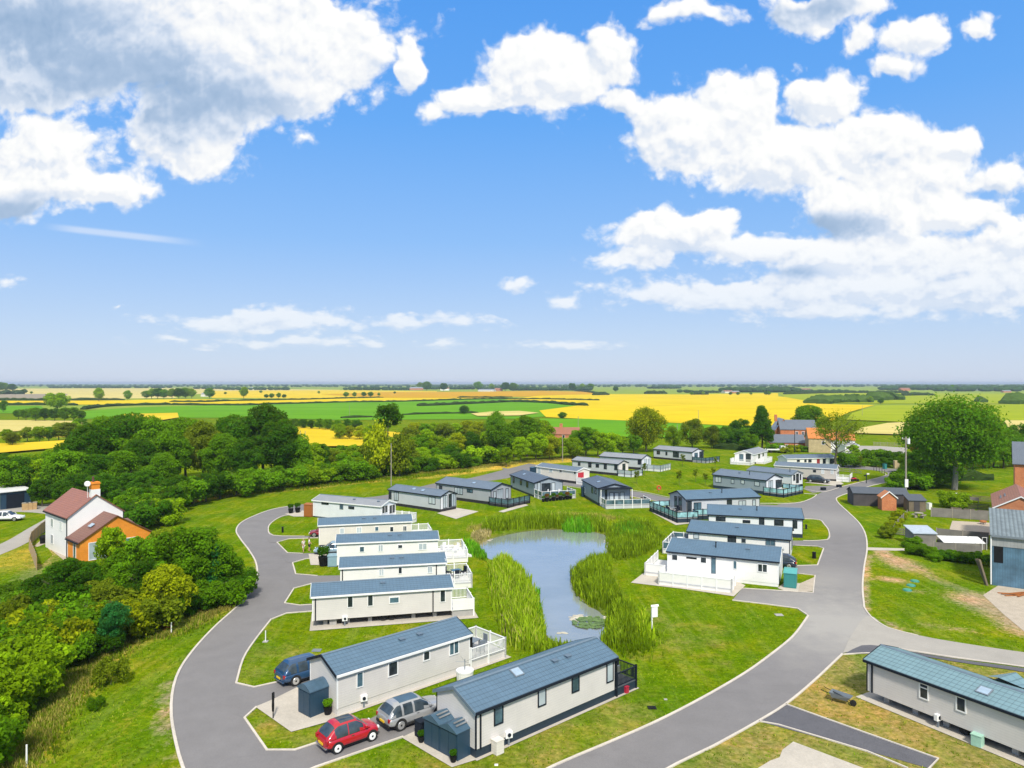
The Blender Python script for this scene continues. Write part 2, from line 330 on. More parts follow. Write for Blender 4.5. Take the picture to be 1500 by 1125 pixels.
# ------------------------------------------------------------------ mesh helpers
class MB:
    """collects simple solids and links them as ONE mesh object"""
    def __init__(s): s.v, s.f, s.uv = [], [], {}
    def add(s, vs, fs, uvs=None):
        o = len(s.v); s.v += [tuple(p) for p in vs]
        for i, f in enumerate(fs):
            s.f.append(tuple(o+k for k in f))
            if uvs: s.uv[len(s.f)-1] = uvs[i]
        return s
    def box(s, x0, x1, y0, y1, z0, z1):
        return s.add([(x0,y0,z0),(x1,y0,z0),(x1,y1,z0),(x0,y1,z0),(x0,y0,z1),(x1,y0,z1),(x1,y1,z1),(x0,y1,z1)],
                     [(0,3,2,1),(4,5,6,7),(0,1,5,4),(1,2,6,5),(2,3,7,6),(3,0,4,7)])
    def prism(s, pts, z0, z1):
        n = len(pts)
        return s.add([(x,y,z0) for x,y in pts]+[(x,y,z1) for x,y in pts],
                     [tuple(range(n-1,-1,-1)), tuple(range(n,2*n))]+[(i,(i+1)%n,n+(i+1)%n,n+i) for i in range(n)])
    def extr_x(s, pts, x0, x1):          # profile in (y,z), extruded along x
        n = len(pts)
        return s.add([(x0,y,z) for y,z in pts]+[(x1,y,z) for y,z in pts],
                     [tuple(range(n-1,-1,-1)), tuple(range(n,2*n))]+[(i,(i+1)%n,n+(i+1)%n,n+i) for i in range(n)])
    def tube(s, a, b, r, r2=None, n=8):
        a, b = Vector(a), Vector(b); r2 = r if r2 is None else r2
        d = (b-a); q = d.to_track_quat('Z', 'Y').to_matrix()
        vs = []
        for c, rr in ((a, r), (b, r2)):
            for i in range(n): vs.append(c+q@Vector((cos(2*pi*i/n)*rr, sin(2*pi*i/n)*rr, 0)))
        return s.add(vs, [tuple(range(n-1,-1,-1)), tuple(range(n,2*n))]+[(i,(i+1)%n,n+(i+1)%n,n+i) for i in range(n)])
    def ball(s, c, r, seg=10, ring=6):
        rx, ry, rz = r if isinstance(r, tuple) else (r, r, r)
        vs = [(c[0], c[1], c[2]-rz)]
        for j in range(1, ring):
            t = -pi/2+pi*j/ring
            for i in range(seg):
                p = 2*pi*i/seg; vs.append((c[0]+rx*cos(t)*cos(p), c[1]+ry*cos(t)*sin(p), c[2]+rz*sin(t)))
        vs.append((c[0], c[1], c[2]+rz)); fs = []
        for i in range(seg): fs.append((0, 1+(i+1)%seg, 1+i))
        for j in range(ring-2):
            for i in range(seg):
                a = 1+j*seg+i; b = 1+j*seg+(i+1)%seg; fs.append((a, b, b+seg, a+seg))
        t = len(vs)-1; o = 1+(ring-2)*seg
        for i in range(seg): fs.append((o+i, o+(i+1)%seg, t))
        return s.add(vs, fs)
    def mesh(s, name):
        me = bpy.data.meshes.new(name); me.from_pydata(s.v, [], s.f)
        if s.uv:
            l = me.uv_layers.new(name='UVMap')
            for p in me.polygons:
                if p.index in s.uv:
                    for li, c in zip(p.loop_indices, s.uv[p.index]): l.data[li].uv = c
        me.update(); return me
    def build(s, name, m, parent=None, smooth=False, bevel=0.0):
        me = s.mesh(name)
        me.materials.append(MT[m] if isinstance(m, str) else m)
        if smooth: me.polygons.foreach_set('use_smooth', [True]*len(me.polygons))
        o = bpy.data.objects.new(name, me); COL.objects.link(o)
        if parent: o.parent = parent
        if bevel:
            bv = o.modifiers.new('bevel', 'BEVEL'); bv.width = bevel; bv.segments = 2; bv.limit_method = 'ANGLE'
        return o
def link(name, me, parent=None, m=None):
    o = bpy.data.objects.new(name, me); COL.objects.link(o)
    if parent: o.parent = parent
    return o
def tag(o, label=None, cat=None, group=None, kind=None):
    if label: o['label'] = label
    if cat: o['category'] = cat
    if group: o['group'] = group
    if kind: o['kind'] = kind
    return o
def empty(name, loc=(0,0,0), rz=0.0, label=None, cat=None, group=None):
    o = bpy.data.objects.new(name, None); COL.objects.link(o); o.empty_display_size = .3
    o.location = loc; o.rotation_euler = (0, 0, rz); return tag(o, label, cat, group)
KIDS = {}
def kids(o): return [c for c in COL.objects if c.parent == o]
def copy_tree(o, loc, rz, label=None, group=None, scale=None):
    r = o.copy(); COL.objects.link(r); r.location = loc; r.rotation_euler = (0, 0, rz)
    if scale: r.scale = (scale,)*3
    if label: r['label'] = label
    if group: r['group'] = group
    for c in o.children:
        d = c.copy(); COL.objects.link(d); d.parent = r
        for e in c.children:
            h_ = e.copy(); COL.objects.link(h_); h_.parent = d
    return r
def spline(pts, step=1.0, closed=False):
    """Catmull-Rom through ground points"""
    P = [Vector((p[0], p[1])) for p in pts]; n = len(P); out = []
    rngi = range(n if closed else n-1)
    for i in rngi:
        p0 = P[(i-1) % n] if (closed or i > 0) else P[i]*2-P[i+1]
        p1, p2 = P[i], P[(i+1) % n]
        p3 = P[(i+2) % n] if (closed or i+2 < n) else p2*2-p1
        k = max(2, int((p2-p1).length/step))
        for j in range(k):
            t = j/k
            out.append(tuple(.5*((2*p1)+(p2-p0)*t+(2*p0-5*p1+4*p2-p3)*t*t+(3*p1-p0-3*p2+p3)*t**3)))
    if not closed: out.append(tuple(P[-1]))
    return out
# ================================================================== GROUND, WATER, ROADS, FIELDS
POND = spline([G2(*p) for p in [(700,797),(722,785),(760,777),(800,773),(850,774),(885,780),(892,793),(888,808),(866,820),(845,832),(838,845),
   (846,866),(862,882),(885,895),(898,908),(895,925),(870,940),(835,946),(806,936),(797,912),(794,893),(783,872),(768,850),(745,830),(716,815)]], 1.0, True)
def poly_dist(X, Y, poly, closed=True):
    d = np.full(X.shape, 1e9); ins = np.zeros(X.shape, bool)
    n = len(poly)
    for i in range(n if closed else n-1):
        ax, ay = poly[i]; bx, by = poly[(i+1) % n]
        dx, dy = bx-ax, by-ay; L = dx*dx+dy*dy+1e-12
        t = np.clip(((X-ax)*dx+(Y-ay)*dy)/L, 0, 1)
        d = np.minimum(d, np.hypot(X-ax-t*dx, Y-ay-t*dy))
        if closed:
            c = ((ay > Y) != (by > Y))
            with np.errstate(divide='ignore', invalid='ignore'):
                ins ^= c & (X < (bx-ax)*(Y-ay)/(by-ay if by != ay else 1e-9)+ax)
    return (np.where(ins, -d, d)) if closed else d
def axis(fine0, fine1, st, lo, hi, gr=1.16):
    a = list(np.arange(fine0, fine1+1e-6, st)); s_ = st
    while a[-1] < hi: s_ *= gr; a.append(a[-1]+s_)
    a[-1] = hi; s_ = st; b = []
    c = fine0
    while c > lo: s_ *= gr; c -= s_; b.append(c)
    b[-1] = lo
    return np.array(b[::-1]+a)
FAR = 15000.0
gx = axis(-95, 115, 1.0, -FAR, FAR); gy = axis(26, 216, 1.1, -1500, FAR)
GX, GY = np.meshgrid(gx, gy)
pd = poly_dist(GX, GY, POND)
def bank(d):
    d = np.asarray(d, float); t = np.clip((2.2-d)/2.8, 0, 1); t = t*t*(3-2*t)
    return -.34*t-np.clip(-d-.6, 0, 3)*.22
GZ = bank(pd)
def ground_z(x, y):
    X = np.array([[x]]); Y = np.array([[y]])
    return float(bank(poly_dist(X, Y, POND))[0, 0]) if -30 < x < 40 and 40 < y < 140 else 0.0
def influence(px_list, radius, strength, closed=False, soft=1.0):
    pts = [G2(*p) for p in px_list]
    if closed:
        d = poly_dist(GX, GY, pts); return strength*np.clip(1-d/max(soft, .1), 0, 1)
    d = poly_dist(GX, GY, pts, False); return strength*np.clip(1-d/radius, 0, 1)
dry = np.zeros(GX.shape); bare = np.zeros(GX.shape); lush = np.zeros(GX.shape); thin = np.zeros(GX.shape)
for L_, r_, s_ in [  # verges of uncut straw-coloured grass
    ([(215,757),(250,738),(330,724),(440,715),(520,706),(600,699),(680,692),(720,686),(770,680)], 4.6, 1.15),
    ([(620,698),(680,690),(740,684),(790,678),(860,672)], 6, 1.3),
    ([(300,902),(250,927),(205,935),(160,965),(122,1005),(85,1045)], 2.4, .8),
    ([(300,900),(345,880),(365,862)], 2.6, .95), ([(90,1040),(55,1090),(35,1125)], 2.4, .6), ([(250,1000),(180,1060),(150,1125)], 2.5, .3),
    ([(690,792),(680,800)], 3, .8), ([(720,775),(760,768),(830,757),(880,758)], 3, .35),
    ([(0,640),(90,640)], 12, .9), ([(0,830),(60,800)], 9, .6), ([(0,740),(50,730)], 6, .3),
    ([(700,770),(690,778)], 4, .4), ([(560,790),(640,770)], 3, .12)]:
    dry = np.maximum(dry, influence(L_, r_, s_))
for L_, r_, s_ in [
    ([(250,1075),(247,1050),(248,1025),(253,1000)], 1.1, .8), ([(243,1056),(234,1062)], 1.0, .7), ([(377,835),(378,815),(368,803)], .7, .7), ([(240,1050),(262,1125)], .9, .5),
    ([(1288,805),(1300,815)], 1.6, 1.0), ([(1312,820),(1332,832)], 3.4, .85), ([(1298,848),(1312,850)], 2.2, .8), ([(1335,828),(1370,848),(1420,868),(1450,878)], 1.2, .75), ([(1335,866),(1352,868)], 1.6, .5),
    ([(1266,897),(1265.5,850),(1271,812)], .9, .8), ([(1278,905),(1335,926)], 1.0, .7), ([(1340,866),(1400,862)], 2.2, .3),
    ([(1440,880),(1500,905)], 5, 1.0), ([(1475,905),(1500,925)], 3, .8), ([(1355,915),(1425,925)], 1.6, .5), ([(1400,800),(1445,800)], 2, .2),
    ([(30,860),(60,830),(75,800)], 4, .45), ([(1290,790),(1265,800)], 1, .4)]:
    bare = np.maximum(bare, influence(L_, r_, s_))
for P_, s_ in [([(390,740),(440,735),(340,790),(370,840),(360,890),(300,935),(255,985),(240,1050),(255,1125),(90,1125),(130,1060),(200,1000),(260,930),(350,880),(370,840),(330,790)], .75), ([(300,760),(380,745),(440,735),(380,770),(370,800)], .35), ([(940,830),(1070,885),(1180,902),(1130,950),(1040,1010),(950,1050),(935,960)], .25),
    ([(1290,880),(1330,860),(1440,880),(1480,940),(1330,920)], .5), ([(1230,745),(1330,760),(1300,790),(1275,790)], .6), ([(1350,815),(1450,830),(1450,860),(1380,850)], .8),
    ([(640,745),(690,760),(640,780),(610,760)], .5), ([(750,740),(900,750),(880,760),(740,765)], .4)]:
    lush = np.maximum(lush, influence(P_, 0, s_, True, 5))
for P_, s_ in [([(1235,962),(1500,990),(1560,1180),(1400,1160),(1150,1035)], .66), ([(1110,1062),(1375,1125),(1300,1200),(960,1150)], .55),
    ([(720,1110),(910,1020),(960,1050),(820,1115)], .36), ([(470,1125),(590,1085),(650,1125)], .25), ([(365,1040),(440,1095),(520,1060)], .32), ([(960,900),(1060,930),(1040,960),(950,960)], .25), ([(380,930),(450,960),(420,990),(365,985)], .25), ([(560,930),(660,905),(640,920)], .25)]:
    thin = np.maximum(thin, influence(P_, 0, s_, True, 3))
nv = GX.size; ny, nx = GX.shape
me = bpy.data.meshes.new('ground')
me.vertices.add(nv); me.vertices.foreach_set('co', np.stack([GX, GY, GZ], -1).ravel())
idx = np.arange(nv).reshape(ny, nx)
q = np.stack([idx[:-1,:-1], idx[:-1,1:], idx[1:,1:], idx[1:,:-1]], -1).reshape(-1, 4)
me.loops.add(q.size); me.loops.foreach_set('vertex_index', q.ravel().astype(np.int32))
me.polygons.add(len(q)); me.polygons.foreach_set('loop_start', np.arange(0, q.size, 4, dtype=np.int32))
me.update(calc_edges=True); me.polygons.foreach_set('use_smooth', [True]*len(q))
for nm, a_ in (('dry', dry), ('bare', bare), ('lush', lush), ('thin', thin), ('shore', np.clip(1-np.abs(pd+.1)/.9, 0, 1)*(pd < 2))):
    at = me.attributes.new(nm, 'FLOAT', 'POINT'); at.data.foreach_set('value', a_.ravel().astype(np.float32))
m, N, b = newmat('lawn'); co = coords(N, 'World')
def A(nm):
    a = N.n('ShaderNodeAttribute'); a.attribute_name = nm; return a.outputs['Fac']
n_big = N.noise(co, .045, 5, .6); n_mid = N.noise(co, .35, 6, .65); n_sm = N.noise(co, 2.6, 5, .7); n_f = N.noise(co, 14, 3, .75)
base = N.ramp(n_big, [(.3, (.060, .175, .002)), (.5, (.115, .205, .002)), (.7, (.195, .235, .003))])
base = N.mix(.5, base, N.ramp(n_mid, [(.3, (.045, .145, .002)), (.5, (.110, .200, .002)), (.7, (.240, .245, .006))]))
base = N.mix(A('lush'), base, (.075, .19, .006))
base = N.mix(.45, base, N.ramp(n_sm, [(.28, (.035, .085, .002)), (.5, (.12, .195, .003)), (.74, (.30, .31, .02))]))
base = N.mix(.40, base, N.ramp(n_f, [(.25, (.025, .06, .002)), (.55, (.12, .19, .003)), (.8, (.29, .31, .02))]))
straw = N.ramp(n_mid, [(.3, (.36, .29, .03)), (.7, (.54, .40, .07))])
base = N.mix(N.maprange(N.math('ADD', A('dry'), N.math('MULTIPLY', N.math('SUBTRACT', n_sm, .5), .9)), .25, .75, 0, .9), base, straw)
thinc = N.ramp(n_sm, [(.3, (.13, .155, .012)), (.5, (.255, .215, .06)), (.7, (.38, .29, .12))])
base = N.mix(N.maprange(N.math('ADD', A('thin'), N.math('MULTIPLY', N.math('SUBTRACT', n_mid, .5), 1.3)), .15, .65, 0, .97), base, thinc)
soil = N.ramp(n_sm, [(.3, (.27, .18, .09)), (.7, (.48, .37, .23))])
base = N.mix(N.maprange(N.math('ADD', A('bare'), N.math('MULTIPLY', N.math('SUBTRACT', n_sm, .5), .9)), .25, .7, 0, 1), base, soil)
base = N.mix(N.math('MULTIPLY', A('shore'), .8), base, (.12, .105, .05))
stripe = N.noise(N.vm('MULTIPLY', co, (1.3, .12, 1)), 1.0, 3, .5, .6)      # mower passes
base = N.mix(N.maprange(stripe, .5, .66, 0, .38), base, (.21, .25, .04))
blot = N.noise(co, .9, 6, .7, .3); blot2 = N.noise(co, .16, 5, .65, .5); spk = N.noise(co, 3.2, 7, .8)
base = N.mix(1.0, base, N.ramp(blot, [(.3, (.70, .74, .6)), (.5, (1, 1, 1)), (.72, (1.38, 1.26, 1.3))]), 'MULTIPLY')
base = N.mix(1.0, base, N.ramp(blot2, [(.3, (.66, .86, .8)), (.5, (1, 1, 1)), (.68, (1.55, 1.14, 1.1))]), 'MULTIPLY')
base = N.mix(1.0, base, N.ramp(spk, [(.30, (.50, .56, .5)), (.5, (1, 1, 1)), (.70, (1.6, 1.45, 1.6))]), 'MULTIPLY')
N.set(b.inputs['Base Color'], base); b.inputs['Roughness'].default_value = 1.0; b.inputs['Specular IOR Level'].default_value = 0
bump(N, b, N.math('ADD', n_f, N.math('MULTIPLY', n_sm, 1.5)), .7, .06)
me.materials.append(m); MT['lawn'] = m
tag(link('ground', me), kind='structure')
# ------------------------------------------------------------------ pond water
m, N, b = newmat('water'); co = coords(N, 'World')
N.set(b.inputs['Base Color'], N.ramp(N.noise(co, .12, 4, .6), [(.35, (.22, .245, .25)), (.65, (.28, .305, .315))]))  # pale base colour puts a brighter sky reflection into the water
b.inputs['Roughness'].default_value = .045; b.inputs['IOR'].default_value = 1.33; b.inputs['Specular IOR Level'].default_value = 1.0
b.inputs['Coat Weight'].default_value = .8; b.inputs['Coat Roughness'].default_value = .03
rp = N.math('ADD', N.noise(N.vm('MULTIPLY', co, (1, 2.2, 1)), 1.4, 4, .6), N.math('MULTIPLY', N.noise(co, .25, 3, .6), .8))
bump(N, b, rp, .22, .05)
MT['water'] = m
wb = MB(); cx = sum(p[0] for p in POND)/len(POND); cy = sum(p[1] for p in POND)/len(POND)
def grow(poly, d):
    out = []; n = len(poly); ar = sum(poly[i][0]*poly[(i+1)%n][1]-poly[(i+1)%n][0]*poly[i][1] for i in range(n)); sgn = 1 if ar > 0 else -1
    for i in range(n):
        a = Vector(poly[(i-2)%n]); c = Vector(poly[(i+2)%n]); t = (c-a).normalized()
        out.append((poly[i][0]+sgn*t.y*d, poly[i][1]-sgn*t.x*d))
    return out
PAVED = []
def sheet(name, poly, z, m, kind='structure', parent=None):
    if min(p[1] for p in poly) < 150 and m != 'lawn': PAVED.append(poly)
    bm = bmesh.new(); f = bm.faces.new([bm.verts.new((x, y, z)) for x, y in poly]); bm.normal_update()
    if f.normal.z < 0: f.normal_flip()
    bmesh.ops.triangulate(bm, faces=bm.faces[:], ngon_method='EAR_CLIP')
    me = bpy.data.meshes.new(name); bm.to_mesh(me); bm.free(); me.materials.append(MT[m] if isinstance(m, str) else m)
    return tag(link(name, me, parent), kind=kind)
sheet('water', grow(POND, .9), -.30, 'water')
# ------------------------------------------------------------------ asphalt
def gp(l, sm=True, step=1.0):
    p = [G2(*q) for q in l]
    return spline(p, step) if sm else p
LOOP_OUT = [(330,1260),(290,1175),(268,1125),(258,1090),(251,1050),(252,1018),(258,993),(270,970),(292,942),(318,915),(345,891),(362,873),(373,857),(377,840),(374,822),(364,805),(351,788),(346,777),(353,766),(372,756),(400,746),(437,739.5),(500,732),(560,726),(600,717),(640,707.5),(690,700),(735,689),(775,679)]
LOOP_IN = [(800,683),(775,691),(745,700),(700,707),(660,714),(615,725),(570,736),(520,743),(470,749),(440,753),(417,756),(400,764),(392,775),(400,784),(408,795),(421,810),(429,824),(434,841),(430,862),(417,884),(397,907.7),(372,940),(356,966),(346,1001),(358,1052),(391,1099),(430,1135),(470,1200),(500,1280)]
sheet('road', gp(LOOP_OUT)+gp(LOOP_IN), .012, 'asphalt')
DRIVES = [[(380,1080),(391,1099),(433,1099),(467,1087.7),(537,1056),(600,1022),(680,1030),(705,1052),(640,1068),(591,1080),(463,1124),(430,1150),(380,1140)],
  [(340,1000),(347,1001.5),(372,1007),(405,999.7),(455,985),(475,1000),(460,1012),(376,1036),(358,1052),(340,1045)],
  [(390,905),(397,908),(420,898),(470,895),(470,885.5),(439,887),(417,884),(400,885)],
  [(425,862),(430.7,862),(457,855),(510,853),(510,843),(465,843.7),(433,841),(425,845)],
  [(420,824),(428.5,824.5),(449,818.6),(505,816),(505,808),(444,811),(421,810),(412,812)],
  [(395,795),(405,794.6),(423,789.5),(480,787),(480,784),(446,785.7),(400.5,784.5),(390,786)]]
for i, d_ in enumerate(DRIVES): sheet('driveway', gp(d_, False), .017+.005*i, 'asphalt')
MAIN_L = [(640,1230),(730,1165),(812,1122),(880,1093),(960,1058),(1030,1022),(1090,987),(1128,960),(1160,934),(1176,914),(1184,902),(1191,868),(1193,843),(1198,828),(1207,804),(1211.6,791),(1214,778),(1206,768),(1199,761),(1176,759.5),(1150,755),(1135,748),(1140,739),(1164,737),(1186,731.5),(1196,725),(1212,718),(1235,712.5),(1259,706.6),(1290,699),(1300,695),(1296,691),(1270,688),(1248,686.5),(1215,684)]
MAIN_R = [(1215,679),(1250,681.5),(1300,686),(1335,687.5),(1380,689),(1420,690),(1420,693),(1370,694),(1335,697),(1312,704),(1275,712),(1247,721),(1230,727),(1225,731),(1229,738),(1242,750),(1259,767),(1268,784),(1270,805),(1266,830),(1263.5,860),(1266,890),(1276,904),(1250,930),(1234.5,958),(1191,999),(1151,1032),(1109,1058),(1067,1081.5),(1040,1096),(992,1119),(920,1160),(850,1240)]
sheet('road', gp(MAIN_L)+gp(MAIN_R), .014, 'asphalt')
sheet('road', gp([(1190,741),(1150,740.5),(1113,739),(1040,737),(983,730),(938,721),(880,714),(830,706),(790,698),(760,690),(735,685)])+gp([(745,697),(780,703),(815,709),(850,714),(900,722),(940,730),(983,737),(1050,744),(1130,748),(1190,748)]), .020, 'asphalt')
sheet('driveway', gp([(1072.8,879.5),(1087,862),(1191,868.5),(1200,885),(1186,901),(1168,892),(1120,885)], False), .024, 'asphalt')
sheet('driveway', gp([(1150,829),(1165,829),(1197.6,828.3),(1201,840),(1193,842),(1160,840.5)], False), .028, 'asphalt')
sheet('driveway', gp([(1155,792.3),(1176,792.2),(1212,791),(1210,804),(1197.6,800.8),(1155,799)], False), .032, 'asphalt')
sheet('driveway', gp([(1178,716.5),(1190,722),(1204,721),(1228,716.5),(1236,712.5),(1222,711.5),(1180,712)], False), .024, 'asphalt')
sheet('track', gp([(1235,957),(1248,930),(1272,902),(1300,919),(1345,931),(1400,941),(1500,956),(1620,970)])+gp([(1620,1000),(1500,978),(1400,965),(1320,953),(1270,949)]), .036, 'track')
sheet('gravel_strip', gp([(1236,959),(1262,946),(1290,947),(1320,953),(1400,966),(1500,979.5),(1600,995)])+gp([(1600,1005),(1500,985),(1400,970),(1320,957),(1275,958)]), .041, 'gravel')
sheet('gravel_drive', gp([(1112,1057),(1151,1032),(1262,1072),(1374.6,1112),(1361,1126),(1270,1100)], False), .018, 'gravel')
sheet('concrete_slab', gp([(1110,1126),(1128,1115),(1142,1110),(1146,1099),(1162,1087),(1263,1125),(1300,1140),(1250,1230),(1130,1180)], False), .03, 'concrete')
sheet('parking_area', gp([(1243,668),(1259,653),(1290,653.5),(1330,656),(1326,664),(1276,671)], False), .02, 'track')
sheet('path', gp([(1270,802),(1325,803.5),(1325,807),(1269,806)], False), .02, 'concrete')
# left lane past the cottage
sheet('lane', gp([(-60,815),(0,797),(40,775),(70,757),(60,752),(20,750),(-40,752)])+gp([(-40,733),(20,742),(80,737),(120,731),(110,742),(85,757),(76,771),(40,795),(0,813),(-60,838)]), .02, 'track')
sheet('yard', gp([(50,800),(76,778),(104,806),(95,822),(75,806)], False), .024, 'stones')
sheet('yard', gp([(1440,872),(1462,858),(1520,866),(1540,915),(1500,925),(1470,900)], False), .02, 'stones')
sheet('yard', gp([(1391,775),(1395,763),(1452,766),(1450,784),(1420,790)], False), .02, 'stones')
# kerbs: concrete edging stones along the lawn edges
def kerb(pts, w=.14, h=.07, sm=True, closed=False, name='kerb'):
    P = spline([G2(*q) for q in pts], 1.2) if sm else [G2(*q) for q in pts]
    n = len(P); L, R = [], []
    for i in range(n):
        a = Vector(P[max(0, i-1)]); c = Vector(P[min(n-1, i+1)]); t = (c-a)
        t = t.normalized() if t.length > 0 else Vector((1, 0)); k = w/2
        L.append((P[i][0]-t.y*k, P[i][1]+t.x*k)); R.append((P[i][0]+t.y*k, P[i][1]-t.x*k))
    mb = MB()
    vs = [(x,y,h) for x,y in L]+[(x,y,h) for x,y in R]+[(x,y,-.1) for x,y in L]+[(x,y,-.1) for x,y in R]; fs = []
    for i in range(n-1):
        fs += [(i, n+i, n+i+1, i+1), (2*n+i, i, i+1, 2*n+i+1), (n+i, 3*n+i, 3*n+i+1, n+i+1)]
    fs += [(0, 2*n, 3*n, n), (n-1, 2*n-1, 4*n-1, 3*n-1)]
    mb.add(vs, fs); return tag(mb.build(name, 'kerb'), kind='structure')
kerb(LOOP_OUT[:16], .17)
kerb(LOOP_OUT[15:22], .17)
for k_ in [[(358,1052),(376,1035.7),(391,1099)]]: pass
kerb([(376,1035.7),(358,1052),(390.7,1099),(432,1099),(466.7,1087.7),(520,1063)], sm=False)
kerb([(440,1134),(463,1124),(590.7,1079.7)], sm=False)
kerb([(455,984),(405,999.7),(372,1007),(346,1001)], sm=False); kerb([(346,1001),(356,966),(372,940),(397,907.7)]); kerb([(397,907.7),(420,898.5),(457,895.7)], sm=False)
kerb([(457,855),(430.7,862),(417,883.7),(438.7,887),(457,885.8)], sm=False)
kerb([(470,817),(448.7,818.6),(428.5,824.5),(433,841),(465,843.7)], sm=False)
kerb([(466,788),(423,789.5),(405.6,794.6),(421,810),(443.6,811)], sm=False)
kerb([(446,785.7),(400.5,784.5),(393,775.6),(398,765.5),(417,755),(443,752)])
kerb(MAIN_L[1:11], .17); kerb([(1072.8,879.5),(1120,885),(1168,891.5),(1184,902)], sm=False)
kerb([(1087,862),(1191,868.5),(1194,843),(1171,840.5)], .12, sm=False)
kerb([(1165,829),(1197.6,828),(1206.6,803.5),(1197.6,800.5),(1165,799)], sm=False)
kerb([(1176.6,792.2),(1211.6,790.8),(1214,778),(1208,769),(1200,761.5),(1176.6,760)])
kerb([(1113.6,737.5),(1164,737),(1186,731.5),(1196,725),(1192,724),(1178,723)])
kerb([(1160,716),(1178,716.5),(1206,720.6),(1235,712.5),(1259,706.6),(1290,699),(1298,695),(1290,691.5)])
kerb(MAIN_R[6:22], .17)
kerb([(1266,890),(1276,904),(1300,919.5),(1345,931.5)], .13)
kerb(MAIN_R[24:32], .15); kerb([(1234.5,959),(1262,957.5),(1282,957)], .12, sm=False)
kerb([(1151,1032),(1262,1072),(1374.6,1112),(1350,1138)], .1, sm=False); kerb([(1112,1057),(1140,1062),(1270,1101),(1330,1126)], .1, sm=False)
kerb([(1320,951),(1400,963.5),(1500,977)], .12)
kerb([(755,700),(790,706),(815,710),(850,715),(900,723),(983,737.5),(1050,745)], .12); kerb([(790,697),(830,705),(880,713),(938,720),(983,729),(1040,736)], .12)
# ------------------------------------------------------------------ far fields
def crop(name, c1, c2, sx=.004, sy=.05, tram=0.0, ang=0.0):
    m, N, b = newmat(name); co = coords(N, 'World')
    rot = N.n('ShaderNodeVectorRotate', rotation_type='Z_AXIS'); N.set(rot.inputs['Vector'], co); rot.inputs['Angle'].default_value = ang
    a = N.noise(N.vm('MULTIPLY', rot.outputs[0], (sx, sy, 1)), 1.0, 5, .6)
    b2 = N.noise(co, .02, 5, .65)
    c = N.ramp(a, [(.3, c1), (.7, c2)])
    c = N.mix(.35, c, N.ramp(b2, [(.3, tuple(x*.75 for x in c1)), (.7, tuple(min(1, x*1.15) for x in c2))]))
    N.set(b.inputs['Base Color'], c); b.inputs['Roughness'].default_value = 1; b.inputs['Specular IOR Level'].default_value = .05
    MT[name] = m
crop('wheat', (.54, .395, .003), (.68, .51, .008)); crop('wheat_deep', (.47, .25, .005), (.55, .32, .008))
crop('stubble', (.47, .40, .10), (.62, .52, .20)); crop('pasture', (.085, .26, .003), (.13, .31, .004)); crop('pasture_pale', (.22, .31, .004), (.33, .36, .008))
crop('plough', (.26, .22, .15), (.33, .28, .2)); crop('meadow', (.17, .27, .02), (.27, .33, .04)); crop('gold', (.54, .39, .006), (.68, .50, .03))
FIELDS = [  # name, crop, outline in survey pixels
 ('pasture_field','meadow',[(-400,566),(1900,566),(2300,600),(-700,600)]),
 ('wheat_field','stubble',[(-300,570),(300,568.5),(500,571),(460,576),(0,579),(-300,579)]),
 ('ploughed_field','plough',[(-50,577.5),(90,577),(150,576.5),(140,582),(70,584),(-100,584)]),
 ('wheat_field','stubble',[(100,577),(240,575),(260,583),(90,585)]),
 ('wheat_field','gold',[(310,573),(480,571.5),(640,573),(640,577),(500,584),(310,583)]),
 ('wheat_field','wheat',[(-200,588),(120,587),(260,585),(440,586),(560,582),(700,578),(700,584),(560,590),(300,592),(130,593),(-200,594)]),
 ('pasture_field','pasture',[(115,603),(200,597),(330,593.5),(470,590.5),(560,588),(700,584.5),(800,586),(860,594),(900,602),(760,614),(500,616),(360,612),(200,613),(120,614)]),
 ('pasture_field','pasture',[(-200,595),(60,595),(70,604),(20,606),(-200,606)]),
 ('wheat_field','stubble',[(-200,617),(60,616),(118,617.5),(127,622),(110,628),(0,634),(-200,640)]),
 ('wheat_field','wheat_deep',[(470,578),(560,574.5),(700,574),(790,572.5),(860,574),(900,578),(700,583),(560,583)]),
 ('wheat_field','wheat',[(740,585.5),(790,580),(880,577.5),(1000,578),(1140,576),(1140,581),(1195,586),(1195,592),(1281,594),(1245,604),(1200,626),(1080,625),(930,617.5),(800,612),(790,602),(850,594),(800,588)]),
 ('pasture_field','pasture',[(790,614),(860,614.5),(940,618.5),(1090,626),(1150,632),(1100,645),(960,642),(800,640)]),
 ('pasture_field','pasture_pale',[(1140,575.5),(1500,577),(1800,580),(1800,592),(1500,592),(1290,592),(1195,590),(1150,582)]),
 ('pasture_field','pasture_pale',[(1285,594.5),(1500,593),(1900,596),(1900,618),(1500,618),(1340,620),(1240,616),(1248,606)]),
 ('wheat_field','stubble',[(1262,628),(1300,621),(1345,618.5),(1345,636),(1310,638),(1250,636)]),
 ('wheat_field','stubble',[(1470,617),(1600,618),(1650,634),(1480,634)]),
 ('stubble_field','gold',[(-200,650),(20,652),(95,647),(92,658),(0,666),(-200,676)]),
 ('stubble_field','gold',[(395,630),(440,627),(527,632),(600,636),(640,640),(600,652),(520,656),(395,657)]),
 ('wheat_field','stubble',[(690,607),(720,604),(760,603),(790,606),(760,610),(700,611)]),
 ('wheat_field','gold',[(180,608),(260,606),(262,613),(220,620),(180,618)])]
for i, (nm, cr_, out) in enumerate(FIELDS):
    sheet(nm, [G2(x, y) for x, y in out], .05+.035*i, cr_)
